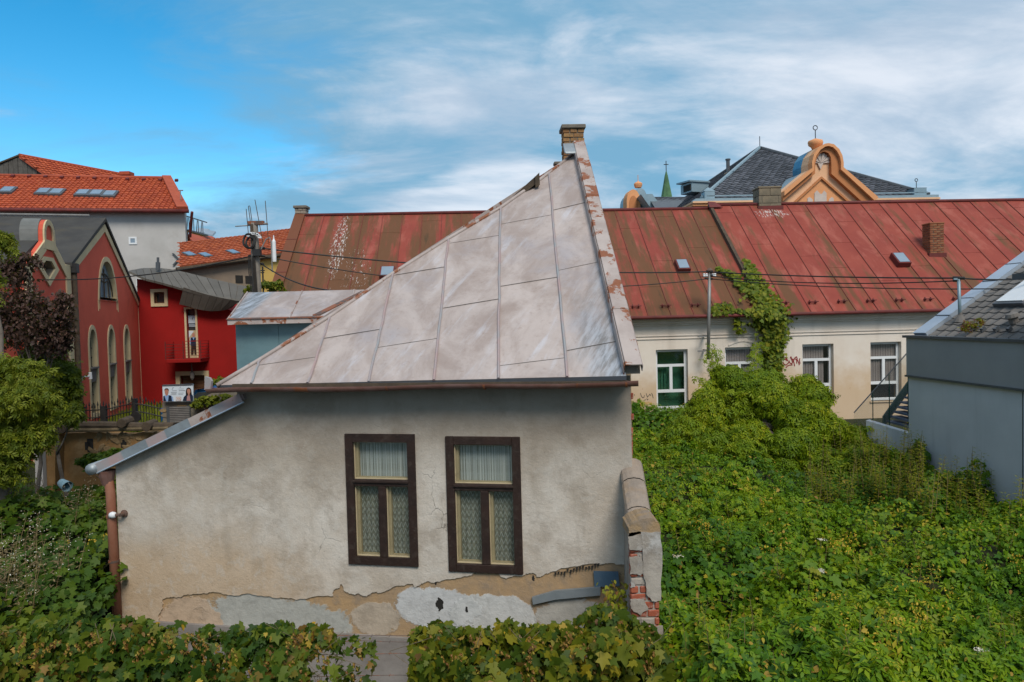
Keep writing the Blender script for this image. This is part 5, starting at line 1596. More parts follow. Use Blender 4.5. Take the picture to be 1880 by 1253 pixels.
cshell('roof_strip', [(337, 528), (352, 533), (375, 540), (398, 545.5), (415, 549), (440, 553.5)], [(329, 559), (345, 563), (365, 569), (385, 572), (410, 571), (425, 566)], YR - .72, YR - .35, 8)
part('flue', MB().tube([at(290, 496, YR + .6), at(290, 482, YR + .6)], .11, 8).tube([at(290, 482, YR + .6), at(290, 473, YR + .6)], .06, 8), MT['gmetal'], RB_)

# ------------------------------------------------------------------ big pale block with orange roof, far left
LF = Pl(at(341, 440, 46.0), (math.cos(R(12)), math.sin(R(12)), 0))
LF.o.z = 0
LBk = thing('pale_apartment_block', 'large pale grey block with an orange tiled roof and rows of skylights', 'building', LF.P(-8, 1.2, -4))
zE2 = LF.pix(341, 389)[1]
uLL = LF.pix(-90, 389)[0]
part('wall', MB().slab(LF, [(uLL, 1), (0, 1), (0, zE2), (uLL, zE2)], -.5, 0), MT['greywall'], LBk)
part('rear_wall', MB().slab(LF, [(uLL, 1), (-6, 1), (-6, zE2 - .1), (uLL, zE2 - .1)], -11, -.51), MT['greywall'], LBk)
rd = at(313, 329, LF.P(0, 0, -4.6).y)
ro = LF.P(0, zE2 + .05, .45)
upv = rd - ro
upv = upv - LF.eu * upv.dot(LF.eu)
RL = Pl(ro, LF.eu, upv)
LL = upv.length
ur_b, ur_t = RL.pix(343, 388)[0], RL.pix(312, 329)[0]
poly = [(uLL, 0), (ur_b - .55, 0), (ur_t - .45, LL), (uLL, LL)]
rr_ = part('roof', MB().slab(RL, [(uLL, -.05), (ur_b, -.05), (ur_t, LL), (uLL, LL)], -.2, -.01), MT['ridgetile'], LBk)
tiles_part('tile_field', RL, poly, MT['otile'], rr_, 0.30, 0.36, lift=.06, curve=.045)
part('verge', MB().slab(RL, [(ur_b - .6, -.08), (ur_b + .08, -.08), (ur_t + .08, LL + .05), (ur_t - .5, LL + .05)], .04, .25), MT['ridgetile'], rr_)
part('ridge_cap', MB().tube([RL.P(uLL, LL, .06), RL.P(ur_t, LL, .06)], .13, 8), MT['ridgetile'], rr_, smooth=True)
part('rear_slope', MB().box(RL.P(uLL, LL, -.1), LF.eu * (ur_t - uLL), -LF.n * 6 - Z * 4, Z * .1), MT['ridgetile'], LBk)
part('gutter', MB().tube([LF.P(uLL, zE2 - .05, .6), LF.P(ur_b + .1, zE2 - .05, .6)], .13, 8), MT['redtrim'], LBk, smooth=True)
part('downpipe', MB().tube([LF.P(ur_b + .3, zE2 - .1, .6), LF.P(.35, zE2 - .9, .1), LF.P(.2, zE2 - 1.6, -.3)], .09, 8), MT['redtrim'], LBk)
for px, py in ((15, 353), (81, 355.5), (105, 356.5), (153, 358), (178, 358.5), (202.5, 360)):
    u, s = RL.pix(px, py)
    o = part('skylight', MB().pbox(RL, u - .42, u + .42, s - .55, s + .55, 0.0, .2), MT['gmetal'], rr_, bevel=.02)
    part('pane', MB().pbox(RL, u - .30, u + .30, s - .40, s + .43, .201, .23), MT['skyglass'], o)
for k in range(11):
    u, s = RL.pix(25 + k * 30, 324 + k * .8 + 2)
    part('ridge_vent', MB().box(RL.P(u - .1, s - .2, .05), RL.eu * .2, RL.es * .25, RL.n * .15), MT['redtrim'], rr_)
a, b = LF.pix(237, 436), LF.pix(251, 448.5)
w_ = part('window', frame4(LF, a[0] + .08, b[0] - .08, b[1] + .08, a[1] - .08, .1, .001, .05), MT['winwhite'], LBk)
part('pane', MB().pbox(LF, a[0] + .07, b[0] - .07, b[1] + .07, a[1] - .07, .001, .02), MT['skyglass'], w_)
a, b = LF.pix(251, 513), LF.pix(258, 525)
w_ = part('window', frame4(LF, a[0] + .05, b[0] - .05, b[1] + .05, a[1] - .05, .07, .001, .05), MT['winwhite'], LBk)
part('pane', MB().pbox(LF, a[0] + .05, b[0] - .05, b[1] + .05, a[1] - .05, .001, .02), MT['dimglass'], w_)
# stainless flue cowl and a balcony at the corner
bq = at(345, 405, 47)
m = MB()
for k in range(9): m.tube([Vector((bq.x + .02, bq.y - .6 + k * .35, at(345, 424, 47).z)), Vector((bq.x + .02 + (.1 if k % 2 else 0), bq.y - .6 + k * .35, at(345, 400, 47).z))], .025, 5)
m.box((bq.x - .12, bq.y - .6, at(345, 425, 47).z - .06), (.42, 0, 0), (0, 3, 0), (0, 0, .1)).box((bq.x + .2, bq.y - .6, at(345, 401, 47).z), (.06, 0, 0), (0, 3, 0), (0, 0, .06))
part('balcony', m, MT['gmetal'], LBk)
part('roof_antenna', MB().tube([at(332, 366, 46), at(331, 349, 46)], .035, 6).tube([at(327, 350, 46), at(336, 350, 46)], .04, 6), MT['steel'], LBk)
m = MB()
c = LF.pix(326, 476, .1)
for an in (0.6, 2.3, 4.0, 5.1): m.box(LF.P(c[0], c[1], .05), LF.eu * .5 * math.cos(an) + Z * .5 * math.sin(an), LF.eu * .12, LF.n * .08)
part('satellite_bracket', m, MT['gmetal'], LBk)

# roof behind with a boarded gable
BG = thing('gabled_roof_house', 'orange roofed house with a grey boarded gable behind the pale block', 'building', at(120, 400, 62))
pk, rt, lfp = at(35, 286, 58), at(226, 323, 64), at(-25, 320, 58)
P1, P2, P3 = at(35, 286, 58), at(228, 322, 66), at(98, 330, 57.6)
e = (P2 - P1)
dn = P3 - P1
RB2 = Pl(P3, e, -(dn - e.normalized() * dn.dot(e.normalized())))
if RB2.n.y > 0: RB2.n = -RB2.n
P4 = P3 + e
m = MB()
m.add([P1, P2, P4, P3, P1 - Z * .2, P2 - Z * .2, P4 - Z * .2, P3 - Z * .2], [(0, 1, 2, 3), (7, 6, 5, 4), (0, 4, 5, 1), (2, 6, 7, 3), (1, 5, 6, 2), (0, 3, 7, 4)])
ro_ = part('roof', m, MT['ridgetile'], BG)
us = [RB2.pix(35, 286), RB2.pix(228, 322)]
q = [(0, 0), ((P4 - P3).dot(RB2.eu), (P4 - P3).dot(RB2.es)), ((P2 - P3).dot(RB2.eu), (P2 - P3).dot(RB2.es)), ((P1 - P3).dot(RB2.eu), (P1 - P3).dot(RB2.es))]
tiles_part('tile_field', RB2, q, MT['otile'], ro_, .34, .40, lift=.07, curve=.05)
part('ridge_cap', MB().tube([P1 + Z * .05, P2 + Z * .05], .13, 8), MT['ridgetile'], ro_)
part('chimney_block', MB().box(at(219, 321, 65), (.9, 0, 0), (0, .9, 0), (0, 0, 0.3)), MT['ridgetile'], ro_)
Pl_ = at(-40, 316, 57.9)
nb = 16
for i in range(nb):
    xa, xb = Pl_.x + (P3.x - Pl_.x) * i / nb, Pl_.x + (P3.x - Pl_.x) * (i + 1) / nb - .03
    def ztop(x):
        return P1.z - (abs(x - P1.x) / ((P3.x - P1.x) if x > P1.x else (P1.x - Pl_.x))) * (P1.z - (P3.z if x > P1.x else Pl_.z))
    yy = 58.1
    m = MB().slab(Pl((0, yy, 0), (1, 0, 0)), [(xa, P3.z - 2.5), (xb, P3.z - 2.5), (xb, ztop(xb) - .05), (xa, ztop(xa) - .05)], -.05, .02 * (i % 2))
    part('gable_board', m, MT['boards'], BG)
part('verge_board', MB().box(Pl_ + Z * .0, P1 - Pl_, (0, 8, 0), Z * .12), MT['timber'], BG)
part('wall', MB().wbox(Pl_.x + .3, P3.x - .2, 58.3, 66, 1.2, P3.z - .1), MT['greywall'], BG)

# ------------------------------------------------------------------ middle distance houses
OH = thing('brown_walled_house', 'low old brown walled house with an orange tiled roof and three skylights', 'building', at(430, 540, 40))
ea, eb = at(340, 489, 38.5), at(545, 461, 43.5)
ra_, rb_ = at(335, 446, 43.0), at(530, 422, 47.5)
e = eb - ea
OP = Pl(ea, e, (ra_ - ea) - e.normalized() * (ra_ - ea).dot(e.normalized()))
LO = (ra_ - ea).dot(OP.es)
upx, usx = OP.pix(498, 427)
u_end, s_end = OP.pix(528, 422)
UR0 = OP.pix(330, 447)
poly = [OP.pix(330, 491), (e.length, 0), (e.length + (u_end - OP.pix(528, 462)[0]), s_end * .98), (u_end, s_end), UR0]
ro_ = part('roof', MB().slab(OP, poly, -.2, -.01), MT['ridgetile'], OH)
tiles_part('tile_field', OP, poly, MT['btile'], ro_, .30, .38, lift=.06, curve=.045)
part('eave_board', MB().tube([OP.P(-.5, -.05, -.1), OP.P(e.length, -.05, -.1)], .12, 6), MT['timber'], OH)
WO = Pl((ea.x, ea.y + .5, 0), (e.x, e.y, 0))
uy = WO.pix(476, 510)[0]
def wt(u): return ea.z + (eb.z - ea.z) * u / Vector((e.x, e.y)).length - .02
part('wall', MB().slab(WO, [(-.6, .8), (uy, .8), (uy, wt(uy)), (-.6, wt(-.6))], -5, 0), MT['oldbrown'], OH)
part('yellow_wall', MB().slab(WO, [(uy + .01, .8), (e.length, .8), (e.length, wt(e.length)), (uy + .01, wt(uy))], -5, 0.02), MT['yellow'], OH, label='yellow painted end of the wall')
for px0, py0, px1, py1 in ((354, 463, 342, 476), (384, 465, 370, 477), (436, 459, 420, 472)):
    a, b = OP.pix((px0 + px1) / 2, (py0 + py1) / 2), None
    o = part('skylight', MB().pbox(OP, a[0] - .24, a[0] + .24, a[1] - .46, a[1] + .46, 0.0, .12), MT['gmetal'], ro_)
    part('pane', MB().pbox(OP, a[0] - .19, a[0] + .19, a[1] - .39, a[1] + .39, .121, .14), MT['skyglass'], o)
for px, py in ((439, 513), (457, 514)):
    c = WO.pix(px, py)
    part('window', MB().pbox(WO, c[0] - .22, c[0] + .22, c[1] - .22, c[1] + .22, .001, .03), MT['dark'], OH)
TH = thing('small_far_house', 'distant small house with yellow gable and dull red roof', 'building', at(365, 450, 62))
a, b, c, d = at(341, 432, 60), at(360, 447, 59), at(395, 437, 66), at(372, 425, 67)
m = MB()
m.add([a, b, c, d] + [q - Z * .3 for q in (a, b, c, d)], [(0, 1, 2, 3), (7, 6, 5, 4), (0, 4, 5, 1), (1, 5, 6, 2), (2, 6, 7, 3), (3, 7, 4, 0)])
part('roof', m, MT['ridgetile'], TH)
PlT = Pl((a.x - 2, 60.5, 0), (1, 0, 0))
part('gable_wall', MB().slab(PlT, [(-1, 1), (3.5, 1), (3.5, b.z - .3), (2.0, a.z - .25), (-1, a.z - 1.3)], -5, 0), MT['yellow'], TH)
part('skylight', MB().box(at(360, 428, 63.2), (.8, .3, -.1), (0, .7, .4), (-.05, 0, .15)), MT['skyglass'], TH)
part('skylight', MB().box(at(376, 432, 63.2), (.6, .3, -.1), (0, .7, .4), (-.05, 0, .15)), MT['skyglass'], TH)

# ------------------------------------------------------------------ ornate orange building behind the roof
OO = at(1288, 372, 48.0)
ORF = Pl((OO.x, OO.y, 0), (math.cos(YW), math.sin(YW), 0))
ORB = thing('orange_palace', 'ornate orange stucco building with curved pediments and a slate hip roof', 'building', ORF.P(8, 1.2, -8))
zc_ = OO.z
uRt = ORF.pix(1714, 368)[0]
bk = -ORF.n
DEP = 24
part('wall', MB().slab(ORF, [(0, 1), (uRt - .3, 1), (uRt - .3, zc_ - .5), (0, zc_ - .5)], -DEP, 0), MT['orange'], ORB)
K6 = 6.267
def op(x, y): return ORF.pix(1420 + x / K6, 240 + y / K6)
pu0, pu1 = op(40, 800)[0], op(1110, 800)[0]
for k, (h0, h1_, w_, mm) in enumerate(((-.55, -.3, .25, 'orangedeep'), (-.298, -.12, .42, 'orange'), (-.118, 0, .55, 'orangelight'))):
    for a, b in ((-.6 - w_ * .3, pu0), (pu1, uRt + w_ * .2)):
        part('cornice', MB().pbox(ORF, a, b, zc_ + h0, zc_ + h1_, -.4, w_), MT[mm], ORB)
    part('side_cornice', MB().pbox(ORF, -.6 - w_ * .3, .3, zc_ + h0, zc_ + h1_, -DEP - w_, -.402), MT[mm], ORB)
for a, b in ((-.7, pu0), (pu1, uRt + .1)):
    part('cornice_sheet', MB().slab(ORF, [(a, zc_ + .002), (b, zc_ + .002), (b, zc_ + .2), (a + .2, zc_ + .2)], -.3, .40), MT['leadblue'], ORB)
part('snow_rail', MB().pbox(ORF, pu1, uRt - .5, zc_ + .36, zc_ + .43, .12, .2).pbox(ORF, .3, pu0, zc_ + .36, zc_ + .43, .12, .2), MT['leadblue'], ORB)
# slate hip roof
apx = at(1395, 273, ORF.P(uRt / 2, 0, -10.5).y)
C = [ORF.P(.0, zc_ + .25, 0), ORF.P(uRt - .3, zc_ + .25, 0), ORF.P(uRt - .3, zc_ + .25, -DEP), ORF.P(0, zc_ + .25, -DEP)]
apb = apx + ORF.eu * 0.3
m = MB()
m.add(C + [apx], [(0, 1, 4), (1, 2, 4), (2, 3, 4), (3, 0, 4)])
sr = part('roof', m, MT['gmetal'], ORB, label='blue grey slate hip roof')
def slope_tiles(A, B, T):
    eu_ = (B - A)
    es_ = (T - A) - eu_.normalized() * (T - A).dot(eu_.normalized())
    pl = Pl(A, eu_, es_)
    tri = [(0, 0), (eu_.length, 0), ((T - A).dot(pl.eu), (T - A).dot(pl.es))]
    tiles_part('slate_field', pl, tri, MT['slate'], sr, .46, .38, lift=.05, scallop=True)
slope_tiles(C[0], C[1], apx)
slope_tiles(C[3], C[0], apx)
for q in (C[0], C[1], C[3]):
    part('hip_flashing', MB().tube([q + Z * .05, apx + Z * .08], .13, 6), MT['leadblue'] if q is C[0] else MT['gmetal'], sr)
part('lightning_rod', MB().tube([apx, apx + Z * 1.0], .03, 5), MT['blackiron'], ORB)
# pediment
K6 = 6.267
def op(x, y): return ORF.pix(1420 + x / K6, 240 + y / K6)
OUTER = [op(*q) for q in ((60, 725), (375, 465), (372, 400), (395, 305), (450, 225), (520, 188), (560, 182), (620, 195), (680, 250), (715, 320), (730, 400), (730, 455), (1125, 795), (1125, 900), (60, 900))]
MID = [op(*q) for q in ((60, 775), (395, 490), (398, 405), (420, 325), (470, 255), (525, 220), (560, 214), (610, 228), (655, 272), (688, 335), (700, 400), (700, 480), (1080, 830), (1080, 900), (60, 900))]
INNER = [op(*q) for q in ((60, 830), (425, 520), (428, 405), (445, 345), (480, 290), (515, 270), (540, 268), (580, 285), (605, 330), (612, 400), (612, 520), (985, 860), (985, 900), (60, 900))]
pd = part('pediment', MB().slab(ORF, OUTER, -0.7, 0.30), MT['orangelight'], ORB, label='curved orange pediment with shell ornament')
part('moulding', MB().slab(ORF, OUTER[:13] + list(reversed(MID[:13])), .301, .9), MT['orange'], pd)
part('moulding', MB().slab(ORF, MID[:13] + list(reversed(INNER[:12])), .301, .65), MT['orangedeep'], pd)
TRI = [op(180, 870), op(515, 568), op(860, 870)]
part('tympanum_panel', MB().slab(ORF, TRI, .301, .36), MT['orange'], pd)
part('panel_edge', MB().slab(ORF, [op(160, 870), op(515, 545), op(885, 870), op(850, 870), op(515, 572), op(192, 870)], .361, .5), MT['orangedeep'], pd)
for poly in (((360, 850), (360, 790), (385, 775), (420, 805), (420, 830), (440, 830), (440, 850)), ((440, 850), (440, 730), (470, 700), (505, 740), (525, 740), (550, 702), (578, 730), (578, 850)), ((600, 850), (600, 830), (610, 800), (640, 775), (660, 795), (660, 850))):
    part('pale_niche', MB().slab(ORF, [op(*q) for q in poly], .362, .40), MT['palestone'], pd)
c = op(508, 390)
for k in range(9):
    t = math.pi * (k + .5) / 9
    part('shell_rib', MB().slab(ORF, [(c[0], c[1]), (c[0] + .62 * math.cos(t - .15), c[1] + .62 * math.sin(t - .15)), (c[0] + .7 * math.cos(t), c[1] + .7 * math.sin(t)), (c[0] + .62 * math.cos(t + .15), c[1] + .62 * math.sin(t + .15))], .301, .40 + .05 * (k % 2)), MT['palestone'], pd)
part('shell_rib', MB().slab(ORF, [(c[0] - .2, c[1]), (c[0] + .2, c[1]), (c[0], c[1] - .42)], .301, .42), MT['palestone'], pd)
# sheet metal back of the arch
part('vault_sheet', MB().slab(ORF, [(p[0], p[1] + .02) for p in OUTER[1:12]], -2.0, -.702), MT['copperblue'], ORB, label='bright blue sheet metal vault behind the pediment')
part('rake_sheet', MB().slab(ORF, [OUTER[0], OUTER[1], (OUTER[1][0] + .4, OUTER[1][1]), (OUTER[0][0] + .6, OUTER[0][1] - .3)], -3.0, -.703), MT['leadblue'], ORB)
f0 = ORF.P(op(500, 185)[0], op(500, 182)[1], -.2)
part('finial', MB().lathe(f0, [(.22, -.2), (.3, 0), (.46, .12), (.5, .3), (.46, .42), (.3, .48), (.12, .55)], 12), MT['orange'], ORB, smooth=True)
m = MB().tube([f0 + Z * .5, f0 + Z * 1.15], .03, 5)
m.tube([f0 + Z * 1.3 + Vector((.15 * math.cos(t), 0, .15 * math.sin(t))) for t in [i * .55 for i in range(12)]], .03, 5)
part('finial_rod', m, MT['blackiron'], ORB)
# corner blocks
def cblock(u, w, wd, top, rod):
    b0 = ORF.P(u, zc_ + .1, w)
    o = part('corner_block', MB().box(b0, ORF.eu * wd, -ORF.n * wd, Z * top), MT['leadblue'], ORB, bevel=.03)
    cc = b0 + ORF.eu * wd / 2 - ORF.n * wd / 2
    h = wd * .58
    m = MB()
    q = [b0 + Z * (top + .002) - ORF.eu * .05, b0 + ORF.eu * (wd + .05) + Z * (top + .002), b0 + ORF.eu * (wd + .05) - ORF.n * wd + Z * (top + .002), b0 - ORF.eu * .05 - ORF.n * wd + Z * (top + .002)]
    m.add(q + [cc + Z * (top + (.32 if not rod else .08))], [(0, 1, 4), (1, 2, 4), (2, 3, 4), (3, 0, 4)])
    part('block_cap', m, MT['leadblue'], o)
    if rod: part('block_rod', MB().tube([cc + Z * top, cc + Z * (top + .5)], .025, 5).tube([cc + Z * (top + .6) + Vector((.1 * math.cos(t), 0, .1 * math.sin(t))) for t in [i * .6 for i in range(11)]], .025, 5), MT['blackiron'], o)
cblock(ORF.pix(1293, 360)[0] - .05, .2, .72, .62, False)
cblock(ORF.pix(1675, 360)[0], .2, .9, .62, True)
# left side: dormer, chimney, far gable in profile
c0_ = at(1270, 352, 56)
m = MB().box(c0_, (1.5, .6, 0), (-.5, 1.5, 0), (0, 0, .75))
do = part('dormer', m, MT['leadblue'], ORB)
part('dormer_roof', MB().box(c0_ + Vector((-.2, -.2, .76)), (1.8, .7, 0), (-.6, 1.9, .1), (0, 0, .12)), MT['leadblue'], do)
part('dormer_window', MB().box(c0_ + Vector((-.03, .1, .12)), (-.06, 0, 0), (-.3, 1.0, 0), (0, 0, .5)), MT['dark'], do)
q = at(1337, 335, 57)
o = part('chimney', MB().lathe(q - Z * 1.0, [(.36, 0), (.36, 1.0), (.26, 1.5), (.34, 1.55), (.34, 1.68), (.22, 1.75)], 8), MT['stonechim'], ORB)
part('chimney_pot', MB().tube([q + Z * .72, q + Z * 1.75], .15, 8).tube([q + Z * 1.75, q + Z * 1.85], .21, 8), MT['gmetal'], o)
YS = 64.0
SG = Pl(at(1151, 380, YS), (0.35, 0.94, 0))
sg0 = at(1151, 386, YS)
m = MB()
arcp = [(0, -2), (0, .8)] + [(1.05 - 1.05 * math.cos(t), .8 + 1.05 * math.sin(t)) for t in [i * math.pi / 10 for i in range(1, 10)]] + [(2.1, .8), (2.1, -2)]
PSG = Pl(sg0, (1, .12, 0))
wgt = at(1176, 360, YS).x - sg0.x
arcs = [(x * wgt / 2.1, z) for x, z in arcp]
part('side_pediment', MB().slab(PSG, arcs, -1.2, 0.0), MT['orange'], ORB)
part('side_pediment_face', MB().slab(PSG, [(x * .62 + wgt * .17, z * .8 - .2) for x, z in arcs], .002, .06), MT['orangedeep'], ORB)
arcs2 = [(x + wgt * .62, z + .18) for x, z in arcs]
part('side_vault_sheet', MB().slab(PSG, arcs2, -5, -0.35), MT['leadblue'], ORB)
f1 = at(1171.5, 338, YS + .8)
part('side_finial', MB().lathe(f1, [(.3, -.35), (.38, -.15), (.4, 0), (.28, .12), (.08, .2), (.03, .3), (.03, .8)], 10), MT['orange'], ORB)
A_, B_ = at(1190, 362, YS), at(1262, 362, YS)
m = MB()
m.add([A_, B_, at(1236, 388, YS - 6), at(1206, 388, YS - 6), A_ - Z * 3, B_ - Z * 3], [(0, 1, 2, 3), (0, 4, 5, 1)])
part('side_roof', m, MT['gmetal'], ORB)
e_ = B_ - A_
es_ = A_ - at(1190, 392, YS - 6)
es_ = es_ - e_.normalized() * es_.dot(e_.normalized())
plS = Pl(A_ - es_, e_, es_)
tiles_part('slate_field', plS, [(0, 0), (e_.length * .6, 0), (e_.length, es_.length), (0, es_.length)], MT['slate'], ORB, .46, .38, lift=.05, scallop=True)
part('side_sheet', MB().box(at(1196, 384, YS - 2), (-.9, 0, 1.3), (1.0, 0, 0.0), (0, 3, 0)), MT['leadblue'], ORB)

# far green spire
sb0 = at(1224, 366, 120)
sp_ = thing('green_spire', 'slender green copper church spire in the distance', 'spire', Vector((sb0.x, sb0.y, 1)))
part('tower', MB().wbox(sb0.x - 1.6, sb0.x + 1.6, 118.4, 121.6, 1, sb0.z), MT['greywall'], sp_)
part('spire_roof', MB().lathe(sb0, [(1.05, -.5), (.9, .6), (.55, 2.4), (.28, 3.9), (.06, 4.7)], 8), MT['verdigris'], sp_)
part('spire_cross', MB().tube([sb0 + Z * 4.6, sb0 + Z * 6.4], .07, 6).tube([sb0 + Z * 5.8 - Vector((.4, 0, 0)), sb0 + Z * 5.8 + Vector((.4, 0, 0))], .07, 6), MT['blackiron'], sp_)

# ------------------------------------------------------------------ concrete pole with antennas
PYL = 19.5
pb_, pt_ = at(474, 545, PYL), at(466, 410, PYL)
pole = thing('concrete_pole', 'concrete utility pole with an old television aerial and cable coils', 'pole', Vector((pb_.x, PYL, gz(0, PYL))))
part('shaft', MB().tube([Vector((pb_.x + .02, PYL, gz(0, PYL) - .2)), pt_], [.17, .11], 10), MT['concrete'], pole)
part('conduit', MB().tube([Vector((pb_.x - .06, PYL - .2, 2)), at(468, 500, PYL - .16), at(462, 412, PYL - .12)], .035, 8), MT['timber'], pole)
part('crossarm', MB().box(at(455, 413, PYL - .1), (.42, 0, 0), (0, .12, 0), (0, 0, .10)), MT['rust'], pole)
ant = part('aerial', MB().tube([at(432, 416, PYL - .05), at(492, 412, PYL - .05)], .016, 6).tube([at(470, 412, PYL - .05), at(491, 411, PYL - .05)], .028, 6), MT['steel'], pole)
for (x0, y0, x1, y1) in ((452, 384, 458, 452), (456, 380, 460, 410), (459, 380, 463, 410), (468, 367, 483, 448), (487, 369, 493, 446)):
    part('aerial_rod', MB().tube([at(x0, y0, PYL - .07), at(x1, y1, PYL - .07)], .010, 5), MT['timber'], ant)
part('aerial_rod', MB().tube([at(456, 380, PYL - .07), at(457.5, 378, PYL - .07), at(459, 380, PYL - .07)], .010, 5), MT['timber'], ant)
for px, py, rr_c in ((460, 446, .15), (457, 443, .19)):
    c = at(px, py, PYL - .2)
    part('cable_coil', MB().tube([c + Vector((rr_c * .8 * math.cos(t), .02 * math.sin(3 * t), rr_c * math.sin(t))) for t in [i * 2 * math.pi / 16 for i in range(17)]], .03, 6), MT['wire'], pole)
m = MB()
for k in range(7):
    an = math.pi * (0.15 + .7 * k / 7)
    c = at(464, 443, PYL - .22)
    m.box(c + Vector((.19 * math.cos(an) - .03, 0, .19 * math.sin(an))), (.09, 0, -.02), (0, .06, 0), (0, 0, .06))
part('white_shade', m, MT['winwhite'], pole)
part('fuse_box', MB().box(at(464, 470, PYL - .24), (.2, 0, 0), (0, .14, 0), (0, 0, .18)), MT['blackiron'], pole)
part('lamp_arm', MB().tube([at(476, 465, PYL - .1), at(488, 440, PYL - .1), at(495, 436, PYL - .1), at(498, 445, PYL - .1), at(500, 500, PYL - .1)], .018, 6), MT['steel'], pole)
part('street_lamp_tube', MB().lathe(at(504, 481, PYL - .1), [(.05, 0), (.055, .1), (.05, .55), (.02, .62), (.01, .72)], 10), MT['winwhite'], pole)
m = MB()
for k in range(6):
    m.tube([at(456 + k * 2.2, 470, PYL - .2), at(457 + k * 2.5, 500, PYL - .2), at(461 + k * 2.3, 540, PYL - .2)], .012, 5)
part('loose_wires', m, MT['wire'], pole)
# slim mast with a small cross beside the pole
c = at(482, 520, 21.5)
solo('iron_mast', MB().tube([Vector((c.x, 21.5, 1)), at(482, 490, 21.5)], .025, 6).tube([at(478, 497, 21.5), at(486, 497, 21.5)], .02, 6).tube([at(479, 500, 21.5), at(482, 503, 21.5), at(485, 500, 21.5)], .015, 6), MT['blackiron'],
     'thin dark iron mast with a small cross in front of the yellow wall', 'mast', Vector((c.x, 21.5, 1.1)))

# overhead cables
WGp = 'overhead cables'
pe = at(478, 456, PYL)
cable('overhead_cable', pe, sp_t - Z * .02, 0.25, 'black cable from the concrete pole over to the service pole, uppermost', .022, WGp)
cable('overhead_cable', at(478, 470, PYL), WF.W(1300, 512, .55), 0.55, 'black cable sagging between concrete pole and service pole, middle one', .016, WGp)
cable('overhead_cable', at(480, 485, PYL), at(690, 531, 15.2), 0.3, 'black cable from the concrete pole down to the metal annex', .016, WGp)
cable('overhead_cable', at(-40, 506, 22), at(464, 470, PYL), 0.35, 'black cable crossing in front of the red gables', .018, WGp)
cable('overhead_cable', sp_t - Z * .03, tp, 0.05, 'black cable from service pole to roof mast, uppermost', .020, WGp)
cable('overhead_cable', sp_t - Z * .16, tp - Z * .06, 0.14, 'black cable from service pole to roof mast, middle one', .015, WGp)
cable('overhead_cable', sp_t - Z * .26, at(1885, 530, 16.0), 0.12, 'black cable from service pole passing right below the mast top', .015, WGp)
cable('overhead_cable', tp, at(1895, 512, 15.5), 0.03, 'short black cable right of the roof mast', .018, WGp)

# ------------------------------------------------------------------ street side between the buildings: fence, billboard, ruined wall
gate = thing('iron_fence', 'black wrought iron fence with wavy rails in front of the red gabled building', 'fence', at(220, 775, 25))
FY = 25.0
FP = Pl((at(140, 775, FY).x, FY, 0), (1, 0, 0))
zf = at(220, 778, FY).z
def wavy(px):
    return 756 - 12 * math.exp(-((px - 248) / 42.0) ** 2) - 2
for top in (0, 1):
    m = MB()
    pts = [FP.W(px, wavy(px) + (14 if top else 0) + (px < 200) * 0, .03) for px in range(142, 302, 8)]
    m.tube(pts, .022, 6)
    part('rail', m, MT['blackiron'], gate)
px = 143
while px < 300:
    y0 = wavy(px) - (11 if int(px) % 2 else 7)
    a = FP.W(px, y0)
    m = MB().tube([Vector((a.x, a.y, zf)), a], .013, 5)
    m.lathe(a, [(.022, -.06), (.03, -.02), (.003, .1)], 6)
    part('picket', m, MT['blackiron'], gate)
    px += 5.2
for px, hh in ((150, 748), (190, 746), (247, 732)):
    a = FP.W(px, hh)
    part('post', MB().wbox(a.x - (.10 if px < 200 else .05), a.x + (.10 if px < 200 else .05), FY - .06, FY + .06, zf, a.z), MT['blackiron'], gate)
c = FP.W(249, 766, .1)
part('lock_plate', MB().lathe(c, [(.19, -.02), (.19, .02)], 14, FP.n), MT['blackiron'], gate)

# grey stone wall carrying the billboard
SY = 23.5
SP = Pl((at(298, 740, SY).x, SY, 0), (1, 0, 0))
sw = thing('stone_street_wall', 'low grey stone wall with a louvred panel below the billboard', 'wall', SP.P(1, 1.0, 0))
o1, o2 = SP.pix(298, 739), SP.pix(402, 716)
part('wall', MB().slab(SP, [(0, .8), (3.2, .8), (3.2, o2[1] + .1), (o2[0], o2[1]), (SP.pix(355, 738)[0], SP.pix(355, 738)[1]), (0, o1[1])], -.4, 0), MT['greystone'], sw)
for i in range(30):
    u, s = SP.pix(random.uniform(300, 400), random.uniform(742, 790))
    q = [(u + .13 * math.cos(t) * random.uniform(.7, 1.2), s + .07 * math.sin(t) * random.uniform(.7, 1.2)) for t in [k * 1.05 for k in range(6)]]
    part('stone', MB().slab(SP, q, 0.0, .02 + .001 * i), MT['stone'] if i % 3 else MT['greystone'], sw)
a, b = SP.pix(307, 747), SP.pix(352, 775)
pn_ = part('louvre_panel', MB().pbox(SP, a[0], b[0], b[1], a[1], .055, .07), MT['gmetal'], sw)
for k in range(9):
    s = b[1] + (a[1] - b[1]) * (k + .2) / 9
    part('louvre_slat', MB().box(SP.P(a[0] + .12, s, .071), SP.eu * (b[0] - a[0] - .14), Z * .035, SP.n * .03), MT['steel'], pn_)
BY = 23.3
BP = Pl((at(298, 738, BY).x, BY, 0), (1, 0.0, 0))
bb = thing('billboard', 'white advertising board with printed portraits of a man and a woman on the stone wall', 'billboard', BP.P(.5, o1[1], 0))
def bx(x, y): return (280 + x * 120 / 1880.0, 690 + y * 120 / 1880.0)
def bprn(name, pts, mat, k):
    part(name, MB().slab(BP, [BP.pix(*bx(*q)) for q in pts], .001 + .003 * k, .003 + .003 * k), mat, board)
board = part('board', MB().slab(BP, [BP.pix(*bx(*q)) for q in ((285, 300), (1165, 275), (1170, 730), (300, 745))], -.05, 0), MT['board'], bb)
